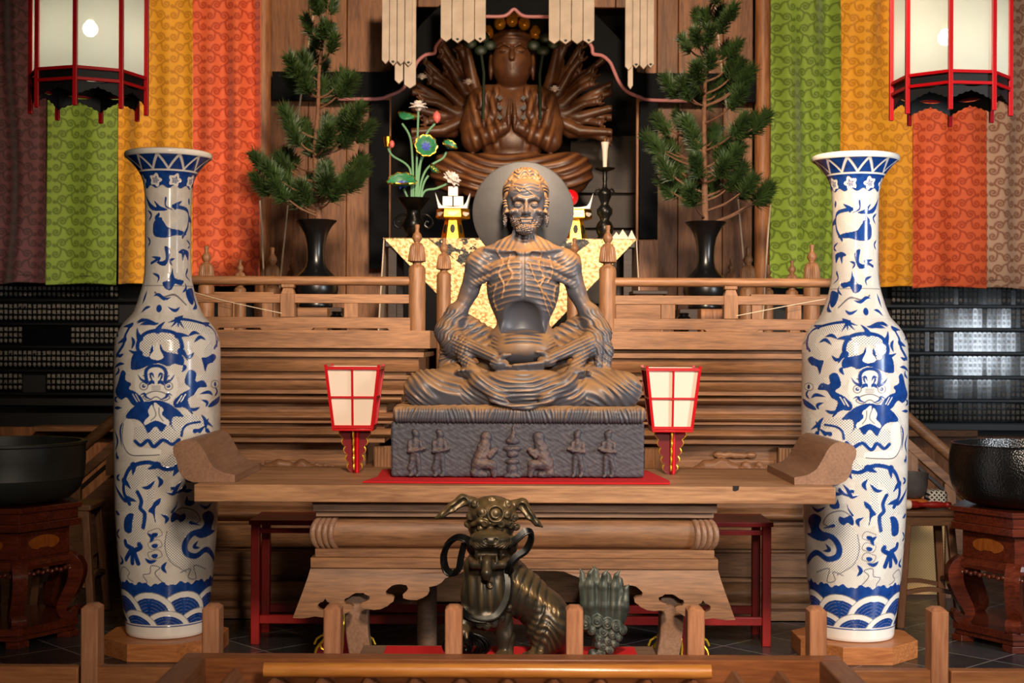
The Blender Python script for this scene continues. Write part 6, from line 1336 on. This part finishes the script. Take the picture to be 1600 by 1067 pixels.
# ================================================================== HANGING BANNER STRIPS
YS2 = 9.6
def banner(px0, px1, yb, label, extra=()):
    n = 4; t = thing('banner_strips', label, 'banner', (X((px0+px1)/2, YS2), YS2, Z(yb, YS2)), 'cream banner strips')
    w_ = (px1-px0)/n
    for i in range(n):
        a, b = px0+w_*i+.4, px0+w_*(i+1)-.4; y0 = yb+random.uniform(-2, 2); dy = random.uniform(0, .03)
        f = lambda p, q: (X(p, YS2), Z(q, YS2))
        pl = [f(a, -40), f(b, -40), f(b, y0-4), f((a+b)/2, y0+2), f(a, y0-4)]
        o = MB().prism(pl[::-1], (), (0, YS2+dy, 0), depth=(0, .03, 0)).build('strip', 'strips', t, smooth=0, bevel=.004)
        if i % 2: MB().prism([f((a+b)/2-3, y0-4), f((a+b)/2, y0-1.2), f((a+b)/2+3, y0-4), f((a+b)/2, y0-6)], (), (0, YS2+dy-.0006, 0), depth=(0, .002, 0)).build('opening', 'black_matte', o, smooth=0)
    for a, b, y0 in extra:
        f = lambda p, q: (X(p, YS2+.06), Z(q, YS2+.06))
        MB().prism([f(a, -40), f(b, -40), f(b, y0-6), f((a+b)/2, y0), f(a, y0-6)][::-1], (), (0, YS2+.05, 0), depth=(0, .03, 0)).build('strip', 'strips', t, smooth=0, bevel=.004)
banner(594, 642, 100, 'cream pleated banner strips left of the arch, the leftmost bundle', [(615, 628, 132), (630, 648, 139)]); banner(686, 757, 65, 'cream pleated banner strips before the left shoulder of the black arch')
banner(855, 927, 66, 'cream pleated banner strips before the right shoulder of the black arch'); banner(975, 1021, 104, 'cream pleated banner strips right of the arch, the rightmost bundle', [(979, 987, 139)])
# ================================================================== PINE BRANCHES IN BLACK VASES
YPN = 8.4; sPN = YPN/F
def black_vase(px, label):
    x = X(px, YPN); zb = Z(482, YPN); pr = [(25, 482), (27, 479), (25, 474), (32, 466), (35, 455), (34.5, 445), (31, 434), (22, 425), (16, 418), (13.6, 408), (13.2, 398), (14, 385), (17, 370), (22, 358), (29, 350), (32.5, 346.5), (32, 345.5), (28, 349), (16, 370), (12, 385), (11, 400)]
    b = MB().box(x-.17, x+.17, YPN-.15, YPN+.15, 1.4665, zb-.001)
    tag(b.build('vase_stand', 'dark_x', bevel=.005), 'low dark wooden stand under the %s pine vase' % label, 'stand', 'low stands of the pine vases')
    tag(MB().lathe([(r*sPN, Z(q, YPN)-zb) for r, q in pr], (x, YPN, zb), 48).build('black_vase', 'black', smooth=60), 'glossy black trumpet-mouthed vase holding the %s pine branch' % label, 'vase', 'black pine vases')
black_vase(493, 'left'); black_vase(1102, 'right')
def pine(px, trunk, tips, label, seed):
    rs = np.random.RandomState(seed); t = thing('pine_branch', label, 'pine branch', (X(px, YPN), YPN, Z(395, YPN)), 'upright pine branches in black vases')
    tp = [np.array(P(a, b, YPN)) for a, b in trunk]; cvv = smooth_curve(tp, 8); n = len(cvv)
    MB().tube(cvv, [max(.006, .024*(1-.8*i/n)) for i in range(n)], 10).build('trunk', 'bark', t)
    tw = MB(); V = []; Fc = []; A = np.array(cvv)
    for (a, b, r) in tips:
        dy = rs.uniform(-.26, .26); e = np.array([X(a, YPN), YPN+dy, Z(b, YPN)]); zs = e[2]-.05-.35*abs(e[0]-np.interp(e[2], A[:, 2], A[:, 0]))
        k = np.argmin(np.abs(A[:, 2]-zs)); s = A[k]; mid = (s+e)/2+np.array([0, 0, -.02]); c3 = smooth_curve([s, mid, e], 6); tw.tube(c3, [.008-.0004*i for i in range(len(c3))], 6)
        d = e-mid; d /= np.linalg.norm(d); d = d*.8+np.array([0, -.1, .45]); d /= np.linalg.norm(d); R = r*sPN
        nn = int(330*(r/20)**1.3)
        for q in range(nn):
            tt = rs.uniform(-.9, .55); base = e+d*R*tt; az = rs.uniform(0, 2*PI); p1 = np.cross(d, [0.3, .5, .8]); p1 /= np.linalg.norm(p1); p2 = np.cross(d, p1); op = rs.uniform(.25, 1.0)*(1.1-.4*tt)
            dr = d*math.cos(op)+(p1*math.cos(az)+p2*math.sin(az))*math.sin(op); dr[2] += .12; ln = R*rs.uniform(.75, 1.15); sd = np.cross(dr, p2+.01); sd /= np.linalg.norm(sd)+1e-9; sd2 = np.cross(dr, sd); th = .0021
            o = len(V); V += [base+sd*th, base-sd*th*.5+sd2*th, base-sd*th*.5-sd2*th, base+dr*ln*.6+sd*th, base+dr*ln*.6-sd*th*.5+sd2*th, base+dr*ln*.6-sd*th*.5-sd2*th, base+dr*ln+np.array([0, 0, -.006])]
            Fc += [(o, o+1, o+4, o+3), (o+1, o+2, o+5, o+4), (o+2, o, o+3, o+5), (o+3, o+4, o+6), (o+4, o+5, o+6), (o+5, o+3, o+6)]
    tw.build('twigs', 'bark', t)
    me = bpy.data.meshes.new('needles'); org = np.array(t.location); me.from_pydata([tuple(v-org) for v in V], [], Fc); me.materials.append(MATS['needle']); o = bpy.data.objects.new('needles', me); COL.objects.link(o); o.parent = t; o['kind'] = 'stuff'
T1 = [(330, 20), (290, 60), (240, 100), (310, 105), (265, 150), (235, 190), (350, 195), (285, 235), (300, -20), (270, 20), (320, 150), (205, 285), (240, 330), (350, 310), (320, 350), (385, 310), (290, 345), (180, 310), (390, 345), (240, 260), (170, 455), (195, 520), (240, 550), (300, 480), (335, 540), (390, 480), (440, 465), (400, 525), (290, 560), (150, 590), (145, 625), (360, 510), (210, 480), (450, 500),
      (65, 625), (80, 715), (130, 680), (180, 720), (240, 690), (300, 665), (330, 720), (390, 700), (410, 610), (420, 690), (280, 740), (200, 755), (360, 740), (100, 650), (150, 740), (240, 745), (320, 690), (430, 650)]
T2 = [(310, 20), (290, 80), (345, 110), (240, 175), (290, 160), (375, 180), (300, 225), (330, -20), (280, 40), (340, 60), (220, 160), (270, 120), (370, 75), (390, 200), (165, 330), (240, 310), (280, 350), (350, 330), (400, 280), (415, 330), (390, 400), (300, 245), (210, 350), (320, 360), (430, 310), (380, 250), (145, 455), (215, 450), (105, 525), (180, 540), (250, 530), (330, 510), (400, 500), (470, 470), (350, 580), (290, 540), (130, 550), (230, 490), (440, 490), (500, 465), (400, 590),
      (150, 640), (190, 690), (240, 720), (290, 650), (330, 700), (395, 690), (440, 715), (510, 735), (380, 610), (160, 700), (220, 760), (280, 710), (470, 700), (540, 730), (340, 650), (250, 640), (420, 660), (200, 620)]
pine(497, [(496, 390), (497, 345), (495, 300), (491, 240), (495, 180), (497, 110), (505, 50), (512, 0)], [(380+a/2.423, b/2.423, 22 if b > 250 else 18) for a, b in T1], 'tall pine branch standing in the left black vase before the plank wall', 3)
pine(1101, [(1102, 390), (1101, 345), (1100, 300), (1099, 235), (1099, 165), (1101, 90), (1104, 40), (1108, 0)], [(980+a/2.423, b/2.423, 22 if b > 250 else 18) for a, b in T2], 'tall pine branch standing in the right black vase before the plank wall', 9)
# cords tied up behind the pines
YR = 10.0
def rope(pts, label, r=.006, Y=YR):
    tag(MB().tube(smooth_curve([P(a, b, Y) for a, b in pts], 6), r, 8).build('cord', 'cord'), label, 'cord')
rope([(494, -20), (470, 140), (452, 290), (430, 522)], 'pale cord slanting down behind the left pine branch'); rope([(1112, -20), (1130, 140), (1148, 270), (1172, 522)], 'pale cord slanting down behind the right pine branch')
rope([(405, 315), (409, 380), (416, 522)], 'short pale cord beside the orange curtain edge'); rope([(1203, 318), (1199, 370), (1190, 522)], 'short pale cord beside the green curtain edge')
rope([(303, 459), (360, 474), (440, 491)], 'thin pale wire drooping across the left altar railing', .0022, YP-.02); rope([(1290, 465), (1230, 476), (1150, 492)], 'thin pale wire drooping across the right altar railing', .0022, YP-.02)
# ================================================================== GILT-CLOTHED OFFERING TABLE
YO = 8.9
def goldcloth(name, flowers):
    m, nt, b = newmat(name); tc = N(nt, 'ShaderNodeTexCoord'); n = N(nt, 'ShaderNodeTexNoise'); n.inputs['Scale'].default_value = 48; n.inputs['Detail'].default_value = 8; L(nt, tc.outputs['Object'], n.inputs['Vector'])
    r = N(nt, 'ShaderNodeValToRGB'); r.color_ramp.elements[0].color = lin('#a87a40'); r.color_ramp.elements[1].color = lin('#efcd92'); r.color_ramp.elements[0].position = .35; r.color_ramp.elements[1].position = .62; L(nt, n.outputs['Fac'], r.inputs['Fac'])
    out = r.outputs['Color']
    if flowers:
        v = N(nt, 'ShaderNodeTexVoronoi', feature='SMOOTH_F1'); v.inputs['Scale'].default_value = 15; L(nt, tc.outputs['Object'], v.inputs['Vector']); n3 = N(nt, 'ShaderNodeTexNoise'); n3.inputs['Scale'].default_value = 34; L(nt, tc.outputs['Object'], n3.inputs['Vector'])
        s = N(nt, 'ShaderNodeMath', operation='MULTIPLY_ADD'); s.inputs[1].default_value = .9; L(nt, n3.outputs['Fac'], s.inputs[0]); L(nt, v.outputs['Distance'], s.inputs[2]); g = N(nt, 'ShaderNodeMath', operation='GREATER_THAN'); g.inputs[1].default_value = .84; L(nt, s.outputs[0], g.inputs[0])
        mx = N(nt, 'ShaderNodeMix', data_type='RGBA'); L(nt, g.outputs[0], mx.inputs['Factor']); L(nt, out, mx.inputs['A']); mx.inputs['B'].default_value = lin('#14100c'); out = mx.outputs['Result']
    L(nt, out, b.inputs['Base Color']); b.inputs['Roughness'].default_value = .42; b.inputs['Metallic'].default_value = .35 if not flowers else .2
    bp = N(nt, 'ShaderNodeBump'); bp.inputs['Strength'].default_value = .6; bp.inputs['Distance'].default_value = .01; L(nt, n.outputs['Fac'], bp.inputs['Height']); L(nt, bp.outputs['Normal'], b.inputs['Normal']); MATS[name] = m
goldcloth('gold_cloth', False); goldcloth('gold_flowers', True)
zo = Z(374, YO); xa, xb = X(601, YO), X(992, YO)
t = thing('offering_table', 'dark offering table behind the stone figure, draped with a gold cloth', 'table', ((xa+xb)/2, 9.2, 1.4665))
MB().box(xa, xb, YO, 9.55, zo-.05, zo).build('table_top', 'dark_x', t, bevel=.003)
for yy in (YO+.02, 9.48):
    for xx in (xa+.02, xb-.07): MB().box(xx, xx+.05, yy, yy+.05, 1.4665, zo-.05).build('leg', 'dark_x', t)
for xx, sg in ((xa, -1), (xb, 1)):
    MB().prism([(YO, zo), (9.55, zo), (9.5, zo-.6), (YO+.02, zo-.62)], (), (xx+sg*.004, 0, 0), ux=(0, 1, 0), depth=(sg*.006, 0, 0), warp=lambda v, s_=sg: Vector((v.x+s_*.06*(zo-v.z), v.y, v.z))).build('side_flap', 'strips', t, smooth=0)
xm = X(797, YO)
cth = thing('gold_cloth', 'gold brocade cloth with a black floral centre hanging in a triangle from the offering table', 'tablecloth', (xm, YO-.01, zo))
MB().box(xa-.01, xb+.01, YO-.012, 9.5, zo+.001, zo+.005).build('top_sheet', 'gold_cloth', cth)
MB().prism([(xa-.008, zo+.004), (xm, Z(578, YO)), (xb+.008, zo+.004)], (), (0, YO-.012, 0), depth=(0, .005, 0)).build('outer_triangle', 'gold_cloth', cth, smooth=0)
MB().prism([(X(668, YO), zo+.003), (xm, Z(472, YO)), (X(928, YO), zo+.003)], (), (0, YO-.018, 0), depth=(0, .005, 0)).build('floral_triangle', 'gold_flowers', cth, smooth=0)
zt = zo+.0058
YI = 9.12; sI = YI/F
def ip(px, py, dy=0): return (X(px, YI+dy), YI+dy, Z(py, YI+dy))
z_tab = zt; py_tab = HOR-(z_tab-CZ)*F/YI
def up(h): return z_tab+h*sI
# metal lotus arrangement
lt = thing('lotus_arrangement', 'painted metal lotus stems with white flowers and gold-rimmed leaves in a bronze vase', 'flower arrangement', (X(645, YI), YI, z_tab))
m = MB().lathe([(15*sI, 0), (15*sI, 4*sI), (9*sI, 8*sI), (14*sI, 16*sI), (17*sI, 24*sI), (15*sI, 32*sI), (11*sI, 38*sI), (11*sI, 46*sI), (15*sI, 56*sI), (23*sI, 64*sI), (26*sI, 66*sI), (24*sI, 64.5*sI), (10*sI, 45*sI)], (X(645, YI), YI, z_tab), 40); m.build('vase', 'bronze_dark', lt, smooth=60)
for s in (-1, 1): MB().tube(smooth_curve([(X(645, YI)+s*a*sI, YI, up(b)) for a, b in ((11, 40), (20, 40), (28, 34), (30, 26), (24, 20), (18, 24), (20, 30), (24, 29))], 5), 1.8*sI, 8).build('handle', 'bronze_dark', lt)
def stem(pts): MB().tube(smooth_curve([ip(a, b, .01*k-.03) for k, (a, b) in enumerate(pts)], 8), 1.7*sI, 8).build('stem', 'stem_green', lt)
stem([(648, 325), (650, 250), (652, 175)]); stem([(645, 325), (644, 270), (640, 218), (627, 194)]); stem([(650, 325), (654, 270), (663, 215), (678, 194)]); stem([(642, 325), (641, 275), (634, 258), (612, 244), (605, 232)]); stem([(652, 325), (652, 270), (662, 240)]); stem([(652, 325), (657, 285), (668, 262), (690, 248), (696, 238)])
stem([(654, 325), (660, 290), (668, 275)]); stem([(653, 325), (662, 300), (680, 295), (699, 287)]); stem([(641, 325), (636, 310), (630, 296)])
lotus_flower(ip(652, 174, -.02), 17*sI, 'petal', lt, 'white_lotus'); MB().lathe([(4*sI, 0), (5.5*sI, 7*sI), (5*sI, 8*sI)], ip(652, 166, -.02), 12).build('seed_pod', 'gold', lt)
lotus_flower(ip(701, 285, -.02), 18*sI, 'petal', lt, 'white_lotus', Matrix.Rotation(math.radians(38), 3, 'Y') @ Matrix.Rotation(math.radians(25), 3, 'X'))
m = MB().lathe([(.5*sI, 0), (5*sI, 4*sI), (6.5*sI, 9*sI), (5*sI, 15*sI), (1*sI, 19*sI)], ip(681, 193, -.02), 14); m.build('pink_bud', 'bud', lt)
MB().lathe([(4*sI, 0), (5.5*sI, 8*sI), (6*sI, 15*sI), (5*sI, 16*sI)], ip(604, 230, -.02), 14).build('seed_pod', 'gold', lt); MB().sphere(ip(611, 226, -.04), (4*sI, 4*sI, 6*sI), 12, 8).build('pink_bud', 'bud', lt)
def leaf(px, py, rx, ry, tilt, cup=.35, fold=0):
    n, kx = 40, 6; vs = []; c = Vector(ip(px, py, -.05)); R = Matrix.Rotation(math.radians(tilt[0]), 3, 'X') @ Matrix.Rotation(math.radians(tilt[1]), 3, 'Y')
    for j in range(kx+1):
        r = j/kx
        for i in range(n):
            a = 2*PI*i/n; w_ = 1+.05*math.cos(a*10)*r; p = Vector((rx*sI*r*w_*math.cos(a), ry*sI*r*w_*math.sin(a), cup*rx*sI*r*r+.03*rx*sI*math.cos(a*10)*r*r))
            if fold and p.y < -.2*ry*sI: p.z += fold*(-(p.y+.2*ry*sI)); p.y = p.y*.5-.1*ry*sI
            vs.append(c+R @ p)
    fs = [(j*n+i, j*n+(i+1) % n, (j+1)*n+(i+1) % n, (j+1)*n+i) for j in range(kx) for i in range(n)]
    o = MB().add(vs, fs).build('lotus_leaf', 'leaf_green', lt, smooth=180); md = o.modifiers.new('thick', 'SOLIDIFY'); md.thickness = .004
    e = [vs[kx*n+i] for i in range(n)]; MB().tube(e+[e[0]], 1.1*sI, 6, cap=False).build('gold_rim', 'gold', o)
    core = [c+R @ Vector((rx*sI*.42*math.cos(a)*(1+.25*math.cos(a*7)), ry*sI*.42*math.sin(a)*(1+.25*math.cos(a*7)), .006+cup*rx*sI*.17)) for a in [2*PI*i/28 for i in range(28)]]
    MB().add(core+[c+R @ Vector((0, 0, .004))], [(i, (i+1) % 28, 28) for i in range(28)]).build('blue_centre', 'leaf_blue', o, smooth=0)
leaf(664, 230, 17, 17, (78, 8)); leaf(627, 290, 22, 17, (62, 0), .4, .8); leaf(699, 231, 12, 10, (58, 30), .5, .6); leaf(675, 268, 9, 7, (30, 40), .7); leaf(628, 187, 15, 5, (-50, 25), .9)
# gilt hexagonal offering stands
def offering_stand(px, label, red):
    x = X(px, YI); t = thing('offering_stand', label, 'offering stand', (x, YI, z_tab), 'gilt hexagonal offering stands')
    MB().lathe([(19*sI, 0), (19*sI, 3*sI), (12.5*sI, 33*sI), (12.5*sI, 34*sI)], (x, YI, z_tab), 6, ph=PI/6).build('pedestal', 'gold', t, smooth=0, bevel=.002)
    MB().lathe([(25*sI, 34*sI), (27*sI, 36*sI), (25.5*sI, 47*sI), (26*sI, 49*sI)], (x, YI, z_tab), 6, ph=PI/6).build('tray', 'gold', t, smooth=0, bevel=.002)
    for i in (-1, 0, 1):
        an = i*PI/3; d = Vector((math.sin(an), -math.cos(an), 0)); s_ = Vector((-d.y, d.x, 0)); c = Vector((x, YI, up(18)))+d*(15.4*sI*.866+.0015); q = Vector((d.x, d.y, 0))*-.19
        MB().prism([(4*sI*math.cos(a), 7*sI*math.sin(a)) for a in [2*PI*k/16 for k in range(16)]], (), c, ux=s_, uy=Vector((0, 0, 1))+q, depth=d*.004).build('cut_out', 'black_matte', t, smooth=0)
        c = Vector((x, YI, up(41.5)))+d*(26.2*sI*.866+.0008)
        MB().prism([(8*sI*math.cos(a)*(1+.2*math.cos(3*a)), 3.2*sI*math.sin(a)+1*sI*math.cos(2*a)) for a in [2*PI*k/20 for k in range(20)]], (), c, ux=s_, uy=(0, 0, 1), depth=d*.003).build('cloud_crest', 'ivory', t, smooth=0)
    p = tag(thing('offering_paper', 'folded white paper with pointed corners lining the %s gilt offering stand' % ('right' if red else 'left'), 'paper', (x, YI, up(49.3)), 'folded offering papers'))
    for s in (-1, 1):
        MB().prism([(0, 0), (s*22*sI, 0), (s*27*sI, 24*sI), (s*21*sI, 9*sI), (s*17*sI, 4*sI), (s*8*sI, 2.5*sI), (0, 2*sI)], (), (x, YI-18*sI, up(49.3)), depth=(0, 36*sI, 0), warp=None).build('corner_fold', 'white_paper', p, smooth=0)
    if not red:
        for k, (a, b) in enumerate(((-8.5, 0), (8.5, 0), (0, 15.5))):
            tag(MB().box(x+(a-7.5)*sI, x+(a+7.5)*sI, YI-.03, YI+.03, up(54+b), up(68.7+b)).build('rice_cake', 'white_paper', bevel=.003), ('white cube-shaped offering cake stacked on the paper, %s' % ('left of the lower pair', 'right of the lower pair', 'topmost one')[k]), 'cake', 'cube offering cakes')
    else:
        tag(MB().sphere((x-8*sI, YI, up(68)), 13*sI, 20, 14).build('red_fruit', 'redlac'), 'red fruit lying on the right gilt offering stand behind the halo', 'fruit')
plain('white_paper', '#f2eee8', .75)
offering_stand(707, 'gilt hexagonal offering stand holding white cubes, left of the halo', False); offering_stand(898, 'gilt hexagonal offering stand mostly hidden behind the right of the halo', True)
cs = thing('candlestick', 'tall dark bronze candlestick standing on the right of the gold-clothed table', 'candlestick', (X(944, YI), YI, z_tab))
MB().lathe([(a*sI, b*sI) for a, b in ((14, 0), (14, 3), (10, 8), (13, 14), (14, 22), (11, 29), (7, 33), (8, 37), (12, 43), (12.5, 50), (8, 55), (6, 58), (7, 62), (11, 72), (12, 76), (8, 80), (4, 84), (3, 92), (4, 98), (3, 104), (4, 109), (14, 112), (16, 114.5), (13, 114.5), (3, 112))], (X(944, YI), YI, z_tab), 32).build('stick', 'bronze', cs, smooth=60)
for s in (-1, 1): MB().tube(smooth_curve([(X(944, YI)+s*a*sI, YI, up(b)) for a, b in ((6, 78), (10, 82), (14, 78), (13, 72))], 5), 1.6*sI, 8).build('handle', 'bronze', cs)
cn = thing('candle', 'cream flared candle standing on the dark bronze candlestick', 'candle', (X(944, YI), YI, up(115)))
MB().lathe([(3.2*sI, 0), (3.4*sI, 10*sI), (4.5*sI, 28*sI), (6.3*sI, 39*sI), (6*sI, 40*sI)], (X(944, YI), YI, up(115)), 20).build('wax', 'ivory', cn, smooth=60); MB().tube([(X(944, YI), YI, up(155)), (X(944, YI), YI, up(160))], 1.1*sI, 8).build('wick', 'gold_dull', cn)
for k, (px, h, w_) in enumerate(((962, 13, 9), (973, 18, 11), (988, 18, 8))):
    m = MB(); x = X(px, YI-.1); y = YI-.1+.05*k; m.add([(x-w_*sI, y-.03, z_tab+.001), (x+w_*sI, y-.03, z_tab+.001), (x+w_*sI*.6, y+.05, z_tab+.001), (x-w_*sI*.6, y+.05, z_tab+.001), (x+.1*sI, y, z_tab+h*sI)], [(3, 2, 1, 0), (0, 1, 4), (1, 2, 4), (2, 3, 4), (3, 0, 4)])
    tag(m.build('folded_paper', 'paper', smooth=0), 'small pointed paper fold beside the candlestick, %s of three' % ('leftmost', 'middle', 'rightmost')[k], 'paper', 'pointed paper folds')
# ================================================================== THINGS ON THE PLATFORM FLOOR
YQ = 7.9; zf = 1.4665
def fbox(px0, px1, py0, Y, d, name, mat, label, cat, h=None):
    z1 = Z(py0, Y); o = MB().box(X(px0, Y), X(px1, Y), Y, Y+d, zf, z1); return tag(o.build(name, mat, bevel=.004), label, cat)
b = thing('sutra_chest', 'small pale wooden chest behind the right railing beside the gold cloth', 'chest', (X(1015, 8.5), 8.55, zf))
MB().box(X(992, 8.5), X(1036, 8.5), 8.5, 8.75, zf, Z(459, 8.5)).build('body', 'keyaki_x', b, bevel=.003); MB().box(X(988, 8.5), X(1043, 8.5), 8.48, 8.77, Z(459, 8.5)+.0005, Z(453, 8.5)).build('lid', 'dark_x', b, bevel=.003)
fbox(960, 1033, 469, 8.05, .2, 'lacquer_box', 'keyaki_x', 'flat pale wooden box between the right railing balusters', 'box')
fbox(1095, 1131, 481, 7.6, .15, 'wooden_block', 'plank_z', 'small plain wooden block behind the right railing', 'block'); fbox(464, 511, 482, 7.6, .15, 'wooden_block', 'keyaki_x', 'small plain wooden block behind the left railing', 'block')
for px, w_ in ((1068, 'right'), (526, 'left')):
    x = X(px, 7.62); s = 7.62/F; tag(MB().lathe([(7*s, 0), (11*s, 6*s), (12.5*s, 14*s), (11*s, 22*s), (7*s, 26*s), (8*s, 28*s), (9*s, 29*s), (6*s, 30*s)], (x, 7.62, zf), 24).build('black_jar', 'black', smooth=60), 'small glossy black jar behind the %s altar railing' % w_, 'jar', 'small black jars')
# carved panels in the platform frieze
def carving(px0, px1, py0, py1, label, seed, kind):
    Y = YP+.36; rs = np.random.RandomState(seed); s = Y/F; W = (px1-px0); Hh = (py1-py0)
    c = Clay((-W/2-4, -2, -4), (W/2+4, Hh+6, 22), .9)
    c.box((0, Hh*.3, -2), (W/2-2, Hh*.3, 3), 2, 2)
    if kind:
        c.chain([(-W*.33, 8, 8, 5), (-W*.2, 15, 10, 10), (-W*.05, 17, 12, 12), (W*.08, 12, 12, 9)], 4); c.chain([(-W*.3, 8, 9, 4), (-W*.42, 12, 8, 3), (-W*.48, 5, 8, 2)], 2); c.chain([(-W*.02, 10, 14, 4), (W*.03, 3, 14, 3)], 2); c.chain([(-W*.12, 9, 14, 4), (-W*.16, 2, 14, 3)], 2)
        for q in range(10): c.ell((W*(.06+.3*rs.rand()), 4+14*rs.rand(), 10), (6+3*rs.rand(), 5+2*rs.rand(), 6), 1.5)
        for q in range(9): c.ell((-W*.3+W*.6*rs.rand(), Hh*.75+4*rs.rand(), 4), (8, 5, 5), 2)
        c.chain([(W*.3, 12, 8, 3.5), (W*.4, 16, 8, 2.5), (W*.48, 15, 7, 1)], 1.5); c.chain([(W*.3, 8, 8, 3), (W*.42, 10, 7, 1.5)], 1.5)
    else:
        c.chain([(-W*.45, 12, 8, 5), (-W*.3, 16, 9, 8), (-W*.18, 14, 9, 7)], 3); c.chain([(-W*.2, 6, 10, 6), (-W*.02, 13, 12, 11), (W*.1, 9, 12, 8)], 3)
        for q in range(9): c.ell((-W*.4+W*.7*rs.rand(), 3+6*rs.rand(), 9), (7, 4, 5), 1.5)
        c.chain([(W*.15, 16, 9, 3), (W*.25, 10, 9, 4), (W*.42, 3, 9, 3)], 2); c.chain([(W*.25, 16, 9, 2), (W*.35, 13, 9, 3)], 2)
    V, Q = c.net(); o = clay_obj('carved_panel', V, Q, (px0+px1)/2, py1, Y-.002, 'carve', None); tag(o, label, 'carving')
carving(412, 542, 706, 742, 'carved wooden frieze panel behind the left paper lantern', 2, 0); carving(1054, 1214, 700, 742, 'carved wooden lion and cloud frieze panel beside the right paper lantern', 4, 1)
def ribs(px0, px1, label):
    Y = YP+.3; m = thing('ribbed_block', label, 'frieze block', (X((px0+px1)/2, Y), Y, Z(740, Y)), 'ribbed frieze blocks'); n = max(3, int((px1-px0)/5))
    b = MB()
    for i in range(n):
        x = X(px0+(px1-px0)*(i+.5)/n, Y); b.tube([(x, Y, Z(739, Y)), (x, Y, Z(699, Y))], (px1-px0)/n*.42*Y/F, 8)
    b.box(X(px0, Y), X(px1, Y), Y, Y+.05, Z(740, Y), Z(698, Y)); b.build('ribs', 'keyaki_z', m)
ribs(585, 615, 'ribbed wooden frieze block between the left paper lantern and the stone pedestal'); ribs(1008, 1036, 'ribbed wooden frieze block beside the foot of the right paper lantern'); ribs(1217, 1242, 'ribbed wooden frieze block behind the right scroll end of the table')
